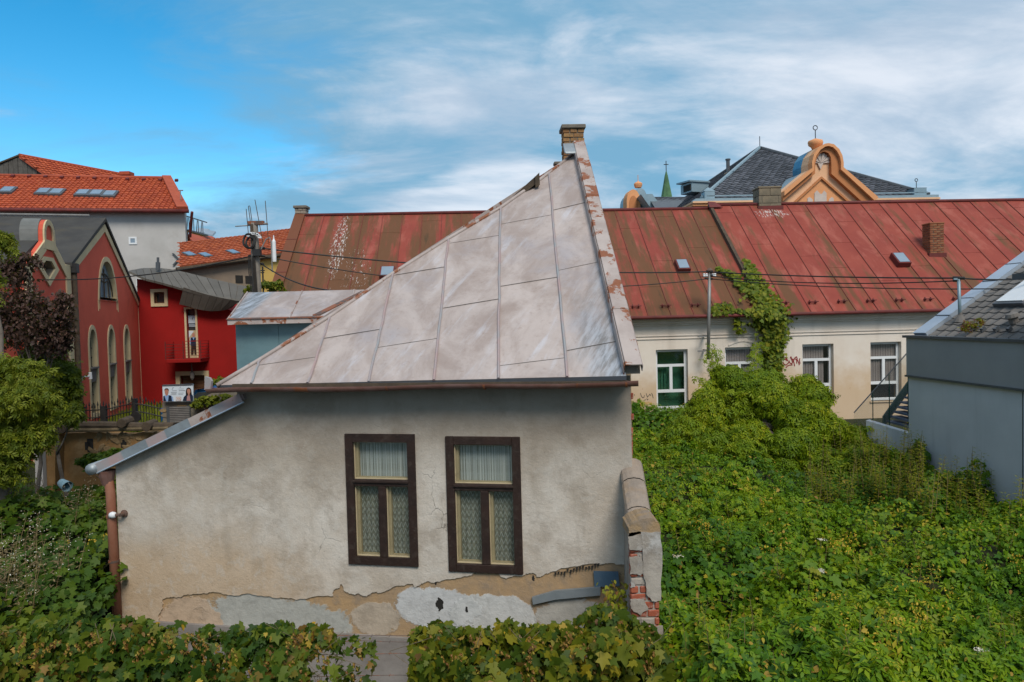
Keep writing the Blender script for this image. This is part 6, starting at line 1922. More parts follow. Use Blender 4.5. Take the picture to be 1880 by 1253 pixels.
part('top_rail', MB().slab(BP, [BP.pix(*bx(*q)) for q in ((280, 270), (1130, 240), (1165, 272), (285, 298))], -.1, .02), MT['gmetal'], bb)
bprn('print_shirt', [(320, 735), (320, 590), (380, 560), (450, 555), (540, 575), (590, 620), (610, 735)], MT['shirt'], 1)
bprn('print_vest', [(310, 735), (315, 585), (345, 575), (400, 735)], MT['navy'], 2)
bprn('print_vest', [(450, 735), (470, 565), (545, 580), (565, 735)], MT['navy'], 2)
bprn('print_face', [(355, 400), (410, 375), (460, 400), (465, 480), (440, 550), (410, 590), (375, 550), (355, 480)], MT['skin'], 2)
bprn('print_hair', [(345, 440), (350, 390), (390, 362), (440, 365), (472, 400), (470, 450), (455, 405), (400, 395), (362, 405)], MT['hair'], 3)
bprn('print_hair', [(960, 430), (985, 365), (1030, 340), (1080, 350), (1115, 400), (1130, 520), (1150, 600), (1100, 640), (1000, 620), (960, 560)], MT['hair'], 1)
bprn('print_jacket', [(870, 725), (900, 620), (960, 560), (1150, 550), (1168, 600), (1168, 725)], MT['navy'], 2)
bprn('print_top', [(985, 722), (1000, 590), (1035, 560), (1075, 570), (1100, 722)], MT['pink'], 3)
bprn('print_face', [(1000, 400), (1045, 375), (1090, 400), (1098, 470), (1070, 530), (1070, 580), (1035, 580), (1025, 520), (1000, 470)], MT['skin'], 4)
for (x0, y0, x1, w_) in ((530, 475, 700, 12), (545, 515, 690, 10), (520, 545, 690, 8), (760, 425, 940, 14), (750, 380, 900, 8), (745, 500, 900, 8), (745, 540, 880, 8), (560, 430, 700, 10)):
    bprn('print_text', [(x0, y0), (x1, y0 - 4), (x1, y0 + w_ - 4), (x0, y0 + w_)], MT['printgrey'], 1)
bprn('print_logo', [(565, 345), (625, 335), (600, 350), (575, 400), (560, 400), (585, 355)], MT['printgrey'], 1)
bprn('print_logo', [(785, 325), (810, 318), (808, 340), (788, 345)], MT['printgrey'], 1)
bprn('print_frame', [(678, 615), (825, 610), (828, 725), (680, 730)], MT['printorange'], 1)
bprn('print_frame', [(690, 626), (815, 621), (817, 715), (692, 720)], MT['board'], 2)
fc = bpy.data.curves.new('print_number', 'FONT')
fc.body = '46'
fc.size = 0.13
fo = bpy.data.objects.new('print_number', fc)
COL.objects.link(fo)
dgp = bpy.context.evaluated_depsgraph_get()
fm_ = bpy.data.meshes.new_from_object(fo.evaluated_get(dgp))
bpy.data.objects.remove(fo)
fm_.materials.append(MT['printorange'])
q = BP.pix(*bx(705, 705))
place('print_number', fm_, board, BP.P(q[0], q[1], .012), (math.pi / 2, 0, 0))
# parked car roof glimpsed behind: glossy blue
cy = 26.5
cq = at(366, 722, cy)
m = MB()
prof = [(-2.0, 1.2), (-2.05, 1.75), (-1.3, 1.95), (-.7, 2.45), (.6, 2.48), (1.3, 2.0), (2.0, 1.85), (2.1, 1.3)]
PCx = Pl((cq.x + .6, cy, cq.z - 2.35), (1, 0, 0))
g = G('glossy_blue_car_paint', 0.2, 0.3, 0.6)
carm = g.done((0.02, 0.12, 0.30))
car = thing('parked_car', 'blue parked car glimpsed behind the billboard', 'car', Vector((cq.x + .6, cy, gz(0, cy))))
part('body', m.slab(PCx, prof, -1.6, 0), carm, car, bevel=.08)
part('side_window', MB().slab(PCx, [(-1.15, 1.98), (-.65, 2.38), (.5, 2.4), (1.05, 2.02)], .002, .01), MT['dimglass'], car)
for ux in (-1.3, 1.3):
    w_ = part('wheel', MB().lathe(PCx.P(ux, 1.25, .02), [(.3, -.2), (.33, -.1), (.33, .03), (.28, .05)], 16, PCx.n), MT['blackiron'], car)
    part('rim', MB().lathe(PCx.P(ux, 1.25, .08), [(.2, -.02), (.2, .0), (.05, .02)], 12, PCx.n), MT['steel'], w_)

# ruined ochre wall with timber beam
UY = 17.5
UP = Pl((at(95, 790, UY).x, UY, 0), (1, 0.02, 0))
ru = thing('ruined_wall', 'ruined ochre rubble wall with exposed stones and a dark timber beam on top', 'wall', UP.P(1.2, .6, 0))
tp_ = [UP.pix(x, y) for x, y in ((92, 800), (108, 790), (118, 797), (150, 796), (200, 798), (250, 796), (300, 793), (330, 792))]
part('wall', MB().slab(UP, [(0, 0.2), (UP.pix(330, 800)[0], .2)] + list(reversed(rough(tp_, .05, 2, False))), -.45, 0), MT['ruin'], ru)
smesh = []
for k in range(5):
    bm = bmesh.new()
    bmesh.ops.create_icosphere(bm, subdivisions=1, radius=1)
    for v in bm.verts: v.co *= random.uniform(.75, 1.15)
    me = bpy.data.meshes.new('stone')
    bm.to_mesh(me)
    bm.free()
    me.materials.append(MT['stone'])
    smesh.append(me)
for i in range(64):
    px, py = random.uniform(165, 300), random.uniform(800, 830)
    if px > 200 and py > 815 and random.random() < .5: continue
    r_ = random.uniform(.05, .15)
    place('stone', random.choice(smesh), ru, UP.W(px, py, -.02), (random.uniform(-.2, .2), random.random() * 3, random.uniform(-.15, .15)), (r_ * 1.3, r_ * .5, r_ * .7))
for i in range(18):
    px, py = random.uniform(175, 290), random.uniform(826, 850)
    r_ = random.uniform(.04, .09)
    place('stone', random.choice(smesh), ru, UP.W(px, py, -.02), (random.uniform(-.2, .2), random.random() * 3, random.uniform(-.15, .15)), (r_ * 1.3, r_ * .5, r_ * .7))
for (x0, y0, x1, y1, dd) in ((160, 806, 172, 830, 0), (222, 808, 233, 822, 0), (156, 812, 167, 826, 0)):
    a, b = UP.pix(x0, y0), UP.pix(x1, y1)
    part('socket_hole', MB().pbox(UP, a[0], b[0], b[1], a[1], .001, .012), MT['dark'], ru)
part('timber_beam', MB().tube([UP.W(118, 781, .1), UP.W(190, 781, .12), UP.W(260, 783, .1), UP.W(320, 783, .1)], .10, 8), MT['timber'], ru)
part('timber_beam', MB().tube([UP.W(122, 790, .16), UP.W(200, 789, .16), UP.W(310, 786, .16)], .055, 8), MT['stem'], ru)
for px, py in ((231, 774), (276, 780), (122, 784)):
    c = UP.W(px, py, .1)
    part('log_end', MB().tube([c + UP.n * .22 - Z * .02, c - UP.n * .2], .12, 9), MT['timber'], ru, bevel=.01)
part('wall_pier', MB().slab(UP, rough([UP.pix(93, 795), UP.pix(118, 793), UP.pix(117, 900), UP.pix(90, 900)], .03, 2), 0.0, .35), MT['ruin'], ru)
part('pale_post', MB().slab(UP, [UP.pix(88, 826), UP.pix(101, 824), UP.pix(104, 900), UP.pix(90, 900)], .36, .5), MT['greywall'], ru)
# tin bucket
c = at(118, 890, 14.6)
bk_ = thing('tin_bucket', 'pale blue tin bucket lying tipped over in the weeds', 'bucket', c - Z * .15)
axis = Vector((.75, -.35, -.3)).normalized()
part('pail', MB().lathe(c - axis * .11, [(.08, 0), (.085, .012), (.11, .21), (.117, .22), (.105, .215), (.075, .025)], 14, axis), MT['bucket'], bk_)
part('handle', MB().tube([c + axis * .1 + Vector((0, 0, .11)), c + axis * .19 + Vector((.05, -.05, .06)), c + axis * .18 + Vector((.05, -.08, -.05)), c + axis * .1 + Vector((.03, -.05, -.1))], .006, 5), MT['steel'], bk_)

# ------------------------------------------------------------------ foliage
VG = {}
def vnoise(x, y, sc, seed):
    if seed not in VG: VG[seed] = np.random.default_rng(seed).random((64, 64))
    g = VG[seed]
    fx, fy = x * sc + 17.3 * seed, y * sc + 9.1 * seed
    ix, iy = np.floor(fx).astype(int), np.floor(fy).astype(int)
    tx, ty = fx - ix, fy - iy
    tx, ty = tx * tx * (3 - 2 * tx), ty * ty * (3 - 2 * ty)
    a, b = g[ix % 64, iy % 64], g[(ix + 1) % 64, iy % 64]
    c, d = g[ix % 64, (iy + 1) % 64], g[(ix + 1) % 64, (iy + 1) % 64]
    return (a * (1 - tx) + b * tx) * (1 - ty) + (c * (1 - tx) + d * tx) * ty
def leaf_tmpl(kind):
    if kind == 'lobed':
        side = [(-0.08, 0.20), (0.14, 0.52), (0.30, 0.27), (0.60, 0.46), (0.62, 0.19)]
        o = [(0.0, 0.0)] + side + [(1.0, 0.0)] + [(x, -y) for x, y in reversed(side)]
        c = (0.32, 0.0)
    elif kind == 'oval':
        side = [(0.22, 0.24), (0.58, 0.25)]
        o = [(0.0, 0.0)] + side + [(1.0, 0.0)] + [(x, -y) for x, y in reversed(side)]
        c = (0.45, 0.0)
    elif kind == 'narrow':
        side = [(0.35, 0.13)]
        o = [(0.0, 0.0)] + side + [(1.0, 0.0)] + [(x, -y) for x, y in reversed(side)]
        c = None
    elif kind == 'stalk':
        o = [(0.3, -0.008), (0.3, 0.008), (1.3, 0.003), (1.3, -0.003)]
        return np.array([(x, y, 0.0) for x, y in o]), np.array([(0, 1, 2), (0, 2, 3)])
    elif kind == 'compound':                         # five leaflets along a stalk
        V, T = [], []
        for (bx_, by_, an, L) in ((0.15, 0.0, 1.05, 0.42), (0.15, 0.0, -1.05, 0.42), (0.42, 0.0, 0.85, 0.46), (0.42, 0.0, -0.85, 0.46), (0.55, 0.0, 0.0, 0.5)):
            i = len(V)
            ca, sa_ = math.cos(an), math.sin(an)
            for x, y in ((0, 0), (0.42, 0.20), (1, 0), (0.42, -0.20)):
                X, Y_ = bx_ + (x * ca - y * sa_) * L, by_ + (x * sa_ + y * ca) * L
                V.append((X, Y_, -0.28 * X * X + 0.25 * abs(y) * L - 0.25 * abs(Y_)))
            T += [(i, i + 1, i + 2), (i, i + 2, i + 3)]
        return np.array(V), np.array(T)
    V = [(x, y, -0.22 * x * x + 0.30 * abs(y) - 0.45 * y * y) for x, y in o]
    n = len(o)
    if c:
        V.append((c[0], c[1], -0.22 * c[0] ** 2))
        T = [(n, i, (i + 1) % n) for i in range(n)]
    else:
        T = [(0, i, i + 1) for i in range(1, n - 1)]
    return np.array(V), np.array(T)
TM = {k: leaf_tmpl(k) for k in ('lobed', 'oval', 'narrow', 'compound', 'stalk')}
def leaf_mesh(name, P, Nn, size, kind, mat, rnd, droop=0.6, tipdir=None):
    V, T = TM[kind]
    N = len(P)
    Nn = Nn / (np.linalg.norm(Nn, axis=1, keepdims=True) + 1e-9)
    tip = RNG.normal(size=(N, 3)) + np.array([0, 0, -1.0]) * droop * 2
    if tipdir is not None: tip = RNG.normal(size=(N, 3)) * 0.6 + tipdir * 1.5
    tip -= Nn * np.sum(tip * Nn, axis=1, keepdims=True)
    tip /= (np.linalg.norm(tip, axis=1, keepdims=True) + 1e-9)
    b = np.cross(Nn, tip)
    S = size[:, None, None]
    W_ = P[:, None, :] + S * ((V[None, :, 0:1] - 0.3) * tip[:, None, :] + V[None, :, 1:2] * b[:, None, :] + V[None, :, 2:3] * Nn[:, None, :])
    nv, nt_ = len(V), len(T)
    tri = (T[None] + (np.arange(N) * nv)[:, None, None]).reshape(-1)
    me = bpy.data.meshes.new(name)
    me.vertices.add(N * nv)
    me.vertices.foreach_set('co', W_.reshape(-1).astype(np.float32))
    me.loops.add(len(tri))
    me.loops.foreach_set('vertex_index', tri.astype(np.int32))
    me.polygons.add(N * nt_)
    me.polygons.foreach_set('loop_start', np.arange(0, N * nt_ * 3, 3, dtype=np.int32))
    a = me.attributes.new('rnd', 'FLOAT', 'POINT')
    a.data.foreach_set('value', np.repeat(np.clip(rnd, 0, 1), nv).astype(np.float32))
    me.update(calc_edges=True)
    me.materials.append(mat)
    return me
def leaf_part(name, parent, P, Nn, size, kind, mat, rnd, **kw):
    o = bpy.data.objects.new(name, leaf_mesh(name, P - np.array(WL[parent.name]), Nn, size, kind, mat, rnd, **kw))
    COL.objects.link(o)
    o.parent = parent
    return o
def ell_points(n, c, r, front=None):
    """Points on and just inside the surface of an ellipsoid, with outward normals."""
    d = RNG.normal(size=(n, 3))
    d /= np.linalg.norm(d, axis=1, keepdims=True)
    rad = 1 - np.abs(RNG.normal(size=(n, 1))) * 0.16
    P = np.array(c) + d * np.array(r) * rad
    return P, d / np.array(r)

LM = dict(
    garden=m_leaf('garden_creeper_leaf', [(0.0, (0.022, 0.072, 0.004)), (0.35, (0.066, 0.150, 0.004)), (0.65, (0.130, 0.215, 0.004)), (0.9, (0.22, 0.275, 0.006)), (1.0, (0.34, 0.27, 0.02))], 0.34),
    bush=m_leaf('bush_leaf', [(0.0, (0.034, 0.075, 0.005)), (0.4, (0.098, 0.165, 0.005)), (0.75, (0.185, 0.245, 0.006)), (1.0, (0.30, 0.30, 0.010))], 0.36),
    hop=m_leaf('hop_leaf', [(0.0, (0.016, 0.042, 0.006)), (0.4, (0.052, 0.082, 0.006)), (0.72, (0.115, 0.125, 0.007)), (0.92, (0.20, 0.165, 0.010)), (1.0, (0.34, 0.22, 0.012))], 0.3),
    hopdark=m_leaf('dull_hop_leaf', [(0.0, (0.014, 0.040, 0.006)), (0.45, (0.044, 0.082, 0.006)), (0.8, (0.105, 0.125, 0.008)), (0.95, (0.15, 0.075, 0.02)), (1.0, (0.34, 0.20, 0.012))], 0.3),
    dead=m_leaf('withered_leaf', [(0.0, (0.10, 0.05, 0.02)), (0.6, (0.24, 0.14, 0.03)), (1.0, (0.34, 0.24, 0.03))], 0.25),
    cone=m_leaf('dry_hop_cone', [(0.0, (0.15, 0.065, 0.022)), (0.5, (0.24, 0.12, 0.03)), (1.0, (0.27, 0.22, 0.03))], 0.2),
    garden2=m_leaf('blue_green_creeper_leaf', [(0.0, (0.018, 0.064, 0.012)), (0.5, (0.055, 0.130, 0.014)), (0.85, (0.12, 0.195, 0.012)), (1.0, (0.26, 0.20, 0.02))], 0.32),
    ivy=m_leaf('ivy_leaf', [(0.0, (0.030, 0.060, 0.008)), (0.4, (0.085, 0.125, 0.008)), (0.75, (0.16, 0.18, 0.010)), (0.97, (0.26, 0.23, 0.015)), (1.0, (0.16, 0.03, 0.02))], 0.3),
    tree=m_leaf('yellow_green_tree_leaf', [(0.0, (0.030, 0.052, 0.007)), (0.5, (0.085, 0.115, 0.008)), (1.0, (0.19, 0.20, 0.014))], 0.35),
    purple=m_leaf('purple_plum_leaf', [(0.0, (0.026, 0.015, 0.012)), (0.6, (0.060, 0.032, 0.026)), (1.0, (0.115, 0.062, 0.045))], 0.2),
    weed=m_leaf('weed_leaf', [(0.0, (0.06, 0.095, 0.008)), (0.5, (0.15, 0.175, 0.009)), (0.85, (0.25, 0.24, 0.012)), (1.0, (0.30, 0.22, 0.03))], 0.4),
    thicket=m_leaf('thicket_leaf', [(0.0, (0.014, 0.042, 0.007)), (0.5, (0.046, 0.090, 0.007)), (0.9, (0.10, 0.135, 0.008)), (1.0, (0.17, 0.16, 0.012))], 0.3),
    flower=m_leaf('pale_flower', [(0.0, (0.34, 0.30, 0.22)), (1.0, (0.62, 0.60, 0.52))], 0.2),
    yflower=m_leaf('yellow_flower', [(0.0, (0.34, 0.22, 0.015)), (1.0, (0.48, 0.33, 0.03))], 0.2),
    drystalk=m_leaf('dry_stalk', [(0.0, (0.09, 0.06, 0.03)), (1.0, (0.20, 0.15, 0.07))], 0.15),
)

# --- garden creeper carpet
def garden_h(x, y):
    g = gz(x, y)
    b = 0.62 + 0.5 * (vnoise(x, y, 0.42, 3) - 0.5) + 0.85 * (1 - np.abs(2 * vnoise(x, y, 0.62, 5) - 1)) - 0.2 + 0.40 * (0.5 - np.abs(vnoise(x, y, 1.7, 9) - 0.5) * 2) + 0.14 * (vnoise(x, y, 4.5, 11) - 0.5)
    # banks up against the grey wall, towards the corner by the white house
    b += 0.25 * np.clip((x - 7.4) / 2.0, 0, 1) * np.clip((y - 11) / 4, 0, 1)
    b += 0.22 * np.clip((11.5 - y) / 4, 0, 1) - 0.50 * np.clip((y - 14.0) / 4.5, 0, 1) - 0.12
    return g + b
def garden_n(x, y):
    e = 0.12
    dx = (garden_h(x + e, y) - garden_h(x - e, y)) / (2 * e)
    dy = (garden_h(x, y + e) - garden_h(x, y - e)) / (2 * e)
    return np.stack([-dx, -dy, np.ones_like(dx)], 1)
def in_garden(x, y):
    gx = gfar.x + (gfar.y - y) * 0.085 - 0.05
    lx = np.where(y < 8.0, 0.95 + 0.5 * (y > 7.0), 1.68)
    return (x > lx) & (x < gx) & ~((y > 17.3) & (x > gx - 1.4))
def bed(name, xr, yr, step, hf, mask, label, drop=0.22):
    """The matted dark stems and litter that the leaves grow from."""
    xs, ys = np.arange(xr[0], xr[1] + step, step), np.arange(yr[0], yr[1] + step, step)
    X, Y_ = np.meshgrid(xs, ys)
    H = hf(X.ravel(), Y_.ravel()) - drop
    V = np.stack([X.ravel(), Y_.ravel(), H], 1)
    nx_, ny_ = len(xs), len(ys)
    ok = mask(X.ravel(), Y_.ravel())
    F = []
    for j in range(ny_ - 1):
        for i in range(nx_ - 1):
            q = (j * nx_ + i, j * nx_ + i + 1, (j + 1) * nx_ + i + 1, (j + 1) * nx_ + i)
            if ok[q[0]] and ok[q[2]]: F.append(q)
    mb = MB()
    mb.v = [Vector(v) for v in V]
    mb.f = F
    mb.uv = [None] * len(F)
    o = part(name, mb, MT['soil'], smooth=True)
    tag(o, label, None, kind='stuff')
    return o
bed('undergrowth', (0.9, 11.0), (5.6, 23.2), 0.25, garden_h, in_garden, 'dark matted stems under the garden creeper')
garden = thing('garden_creeper', 'dense green creeper covering the whole garden behind the pier', 'creeper', (5.5, 12, gz(0, 12)))
def carpet(n, kind, smin, smax, seed, zr, lo, hi, tone, mat='garden'):
    yy = 5.8 + (RNG.random(n * 3) ** 1.5) * 17.4
    xx = 0.9 + RNG.random(n * 3) * 10.3
    sel = vnoise(xx, yy, 0.55, seed) + 0.25 * (vnoise(xx, yy, 2.2, seed + 1) - .5)
    k = in_garden(xx, yy) & (sel > lo) & (sel < hi)
    hollow = vnoise(xx, yy, 1.35, 87) + .35 * (vnoise(xx, yy, 3.1, 89) - .5)
    k &= ~((hollow < .24) & (RNG.random(n * 3) < .75))
    xx, yy = xx[k][:n], yy[k][:n]
    H = garden_h(xx, yy)
    dz = RNG.uniform(zr[0], zr[1], len(xx))
    P = np.stack([xx, yy, H + dz], 1)
    Nv = garden_n(xx, yy)
    Nv = Nv / np.linalg.norm(Nv, axis=1, keepdims=True) + RNG.normal(size=P.shape) * 0.5 + np.array([0, -0.2, 0.15])
    size = smin + (smax - smin) * RNG.random(len(xx)) ** 1.6 * (.6 + .8 * vnoise(xx, yy, .8, 21))
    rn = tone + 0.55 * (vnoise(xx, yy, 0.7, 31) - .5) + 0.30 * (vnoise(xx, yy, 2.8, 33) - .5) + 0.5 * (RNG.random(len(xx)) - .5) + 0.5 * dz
    rn = np.where(RNG.random(len(xx)) < .012, 1.0, rn)
    o = leaf_part('leaves', garden, P, Nv, size, kind, LM[mat], rn, droop=0.4)
    o['kind'] = 'stuff'
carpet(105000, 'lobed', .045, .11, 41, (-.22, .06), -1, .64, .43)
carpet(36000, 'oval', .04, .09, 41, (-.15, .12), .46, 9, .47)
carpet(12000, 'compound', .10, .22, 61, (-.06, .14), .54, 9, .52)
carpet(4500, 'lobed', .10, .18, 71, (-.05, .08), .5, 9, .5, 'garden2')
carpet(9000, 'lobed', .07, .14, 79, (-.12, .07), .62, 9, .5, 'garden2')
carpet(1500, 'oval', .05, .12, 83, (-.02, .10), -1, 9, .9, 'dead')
# taller sprays of other weeds standing out of the carpet
STK = []
def stalks(name, label, mat):
    B = np.array([q[0] for q in STK])
    D = np.array([q[1] for q in STK])
    Ls = np.linalg.norm(D, axis=1)
    o = bpy.data.objects.new(name, leaf_mesh(name, B, np.tile([0.0, -1, 0], (len(B), 1)), Ls, 'stalk', mat, RNG.random(len(B)), tipdir=D / Ls[:, None] * 30))
    COL.objects.link(o)
    tag(o, label, None, kind='stuff')
    STK.clear()
def spray(base, h, lean, n, kind, size0, P_, N_, S_, T_):
    b = np.array(base)
    STK.append((b, np.array([lean[0], lean[1], h])))
    for i in range(n):
        t = (i + 1) / n
        p = b + np.array([lean[0] * t * t, lean[1] * t * t, h * t])
        an = i * 2.4 + RNG.random()
        d = np.array([math.cos(an), math.sin(an), 0.25])
        P_.append(p + d * 0.3 * size0)
        N_.append(np.array([-d[0] * 0.4, -d[1] * 0.4 - 0.2, 1.0]))
        S_.append(size0 * (1.15 - 0.6 * t) * RNG.uniform(0.8, 1.2))
        T_.append(d)
P_, N_, S_, T_ = [], [], [], []
def gpt(px, py, lift=0.0):
    """Where the line of sight through a pixel meets the garden carpet."""
    d = ray(px, py)
    t = 5.5
    ts = np.arange(5.5, 24, 0.05)
    Q = np.array(EYE)[None] + np.array(d)[None] * ts[:, None]
    hit = np.nonzero(Q[:, 2] < garden_h(Q[:, 0], Q[:, 1]))[0]
    return Vector(Q[hit[0] if len(hit) else -1])
for i in range(250):
    if i < 110: px, py = random.uniform(1480, 1700), random.uniform(838, 930)
    elif i < 150: px, py = random.uniform(1690, 1880), random.uniform(880, 960)
    elif i < 180: px, py = random.uniform(1180, 1330), random.uniform(850, 930)
    else: px, py = random.uniform(1240, 1880), random.uniform(930, 1250)
    q = gpt(px, py)
    if not in_garden(np.array([q.x]), np.array([q.y]))[0]: continue
    h = random.uniform(0.45, 0.95) if i < 150 else random.uniform(0.2, 0.42)
    spray((q.x, q.y, q.z - 0.25), h + 0.2, (random.uniform(-.15, .15), random.uniform(-.15, .1)), 34 if i < 150 else 16, 'narrow', 0.13 if i < 150 else 0.11, P_, N_, S_, T_)
P_ = np.array(P_)
me = leaf_mesh('tall_weeds', P_, np.array(N_), np.array(S_), 'narrow', LM['weed'], 0.2 + 0.6 * RNG.random(len(P_)) + 0.2 * vnoise(P_[:, 0], P_[:, 1], 1.0, 5), tipdir=np.array(T_))
o = bpy.data.objects.new('tall_weeds', me)
COL.objects.link(o)
tag(o, 'yellow green narrow leaved weeds rising from the creeper', None, kind='stuff')
stalks('weed_stalks', 'thin stalks of the weeds rising from the creeper', LM['drystalk'])
# loose yellow plumes and a few white umbels
P_, N_, S_ = [], [], []
for i in range(46):
    px, py = random.choice(((1300, 985), (1390, 1010), (1560, 1010), (1690, 1080), (1660, 1150), (1720, 1160), (1620, 1200), (1840, 1050), (1590, 920), (1400, 905), (1540, 1140)))
    q = gpt(px + random.gauss(0, 22), py + random.gauss(0, 14))
    for k in range(26):
        t = random.random()
        P_.append((q.x + random.gauss(0, .05), q.y + random.gauss(0, .05), q.z + 0.02 + t * 0.2))
        N_.append((random.gauss(0, 1), random.gauss(0, 1) - .5, 1))
        S_.append(random.uniform(.018, .035))
me = leaf_mesh('yellow_plumes', np.array(P_), np.array(N_), np.array(S_), 'oval', LM['yflower'], RNG.random(len(P_)))
o = bpy.data.objects.new('yellow_plumes', me)
COL.objects.link(o)
tag(o, 'small yellow flower plumes among the creeper', None, kind='stuff')
for i, (px, py, lab) in enumerate(((1507, 1002, 'white umbel flower in the middle of the creeper, upper one'), (1509, 1063, 'white umbel flower in the middle of the creeper, lower one'), (1802, 1213, 'white umbel flower at the lower right of the creeper'), (1245, 1035, 'white umbel flower just right of the pier'))):
    q = gpt(px, py)
    P_ = np.array([(q.x + random.gauss(0, .03), q.y + random.gauss(0, .03), q.z + .10 + random.uniform(0, .012)) for k in range(30)])
    fl = thing('white_flower', lab, 'flower', q, 'white flowers in the garden')
    part('stalk', MB().tube([q - Z * .25, q + Z * .1], .006, 5), MT['stem'], fl)
    leaf_part('flower_head', fl, P_, np.tile([0, -.3, 1.0], (30, 1)) + RNG.normal(size=(30, 3)) * .3, RNG.uniform(.02, .035, 30), 'oval', LM['flower'], RNG.random(30))

def limb_pts(a, b, n=5, wob=0.08):
    a, b = Vector(a), Vector(b)
    return [a.lerp(b, i / n) + Vector((random.uniform(-wob, wob), random.uniform(-wob, wob), 0)) * (0 if i in (0, n) else 1) for i in range(n + 1)]
def lobed_plant(name, label, cat, base, lobes, kind, mat, per, size, droop=0.7, jitter=0.45, trunk_r=0.09, tone=(0.5, 0.5), group=None, barkmat='bark', nsub=5, sprigs=14):
    """A plant with trunk and limbs whose crown is built of leaf clumps round each lobe."""
    t = thing(name, label, cat, base, group)
    base = Vector(base)
    cz = max(l[2] for l in lobes)
    top = Vector((sum(l[0] for l in lobes) / len(lobes), sum(l[1] for l in lobes) / len(lobes), base.z + (cz - base.z) * 0.55))
    mb = MB().tube(limb_pts(base - Z * .15, top, 5, .05), [trunk_r * (1.15 - 0.1 * i) for i in range(6)], 8)
    tr = part('trunk', mb, MT[barkmat], t, smooth=True)
    Ps, Ns, rs = [], [], []
    for (x, y, z, rx, ry, rz) in lobes:
        c = Vector((x, y, z))
        part('limb', MB().tube(limb_pts(top - Z * random.uniform(0, .3), c, 4, .06), [trunk_r * .55, trunk_r * .42, trunk_r * .32, trunk_r * .22, trunk_r * .12], 6), MT[barkmat], tr, smooth=True)
        # sub-clumps over the lobe give an uneven outline with dark gaps
        for j in range(nsub):
            d = Vector((random.gauss(0, 1), random.gauss(0, 1), random.gauss(0.25, 1))).normalized()
            cc = (x + d.x * rx * .62, y + d.y * ry * .62, z + d.z * rz * .62)
            f = random.uniform(.38, .62)
            n = int(per * rx * rz * f / .5 / nsub * 4)
            p, nn = ell_points(n, cc, (rx * f, ry * f, rz * f))
            Ps.append(p)
            Ns.append(nn)
            rs.append(np.full(n, random.uniform(-.14, .14)))
        for j in range(sprigs):
            d = Vector((random.gauss(0, 1), random.gauss(-.3, 1), random.gauss(.3, .8))).normalized()
            e = Vector((d.x * rx, d.y * ry, d.z * rz)) * random.uniform(1.05, 1.45)
            pts = []
            for i in range(9):
                f = .55 + .45 * i / 8
                q = c + e * f - Z * (.22 * rz * (i / 8) ** 2)
                pts.append((q.x + random.gauss(0, .02), q.y + random.gauss(0, .02), q.z + random.gauss(0, .02)))
            Ps.append(np.array(pts))
            Ns.append(RNG.normal(size=(9, 3)) * .5 + np.array([0, -.3, .8]))
            rs.append(np.full(9, random.uniform(-.05, .2)))
    P, Nn, ro = np.concatenate(Ps), np.concatenate(Ns), np.concatenate(rs)
    Nn = Nn / np.linalg.norm(Nn, axis=1, keepdims=True) + RNG.normal(size=P.shape) * jitter + np.array([0, -.1, .35])
    hgt = (P[:, 2] - P[:, 2].min()) / (np.ptp(P[:, 2]) + 1e-6)
    rn = tone[0] - .25 + ro + .5 * RNG.random(len(P)) + tone[1] * .2 * (RNG.random(len(P)) - .5)
    leaf_part('crown', t, P, Nn, size * RNG.uniform(.7, 1.25, len(P)), kind, mat, rn, droop=droop)
    return t
def L(px, py, Y, rpx, rpy, depth=None):
    c = at(px, py, Y)
    return (c.x, c.y, c.z, rpx * Y / FPX, (depth or rpx * .8) * Y / FPX, rpy * Y / FPX)
# the big creeper covered bush in front of the white building
b0 = at(1400, 880, 18.6)
lobes = [L(1345, 720, 19.2, 62, 52), L(1300, 765, 18.8, 62, 55), L(1400, 735, 19.0, 70, 60), L(1455, 760, 18.8, 70, 62), L(1500, 800, 18.4, 66, 55), L(1265, 815, 18.2, 55, 55), L(1340, 815, 18.0, 75, 62), L(1420, 830, 17.8, 78, 60),
         L(1560, 815, 18.4, 55, 45), L(1600, 850, 17.6, 52, 42), L(1475, 725, 19.2, 45, 45), L(1210, 850, 17.4, 45, 40), L(1330, 688, 19.5, 30, 28), L(1530, 855, 17.2, 60, 42)]
lobes = [(x, y, z - .16, a * 1.04, b * 1.04, c * 1.0) for x, y, z, a, b, c in lobes]
lobed_plant('overgrown_bush', 'large rounded bush overgrown with drooping creeper in front of the white wall', 'bush', Vector((b0.x, 18.6, gz(0, 18.6))), lobes, 'compound', LM['bush'], 1350, 0.22, 0.9, .5, .10, (.58, .5), nsub=9, sprigs=40)
b0 = at(1185, 800, 21.5)
lobed_plant('ivy_bush', 'dark green ivy mound between the house corner and the white wall', 'bush', Vector((b0.x + .3, 21.5, gz(0, 21.5))), [L(1172, 800, 21.6, 30, 45), L(1200, 805, 21.4, 34, 36), L(1232, 820, 21.2, 30, 30), L(1165, 765, 21.8, 14, 22)], 'lobed', LM['garden'], 1500, 0.13, .8, .4, .06, (.32, .5), nsub=6)
b0 = at(1585, 860, 16.4)
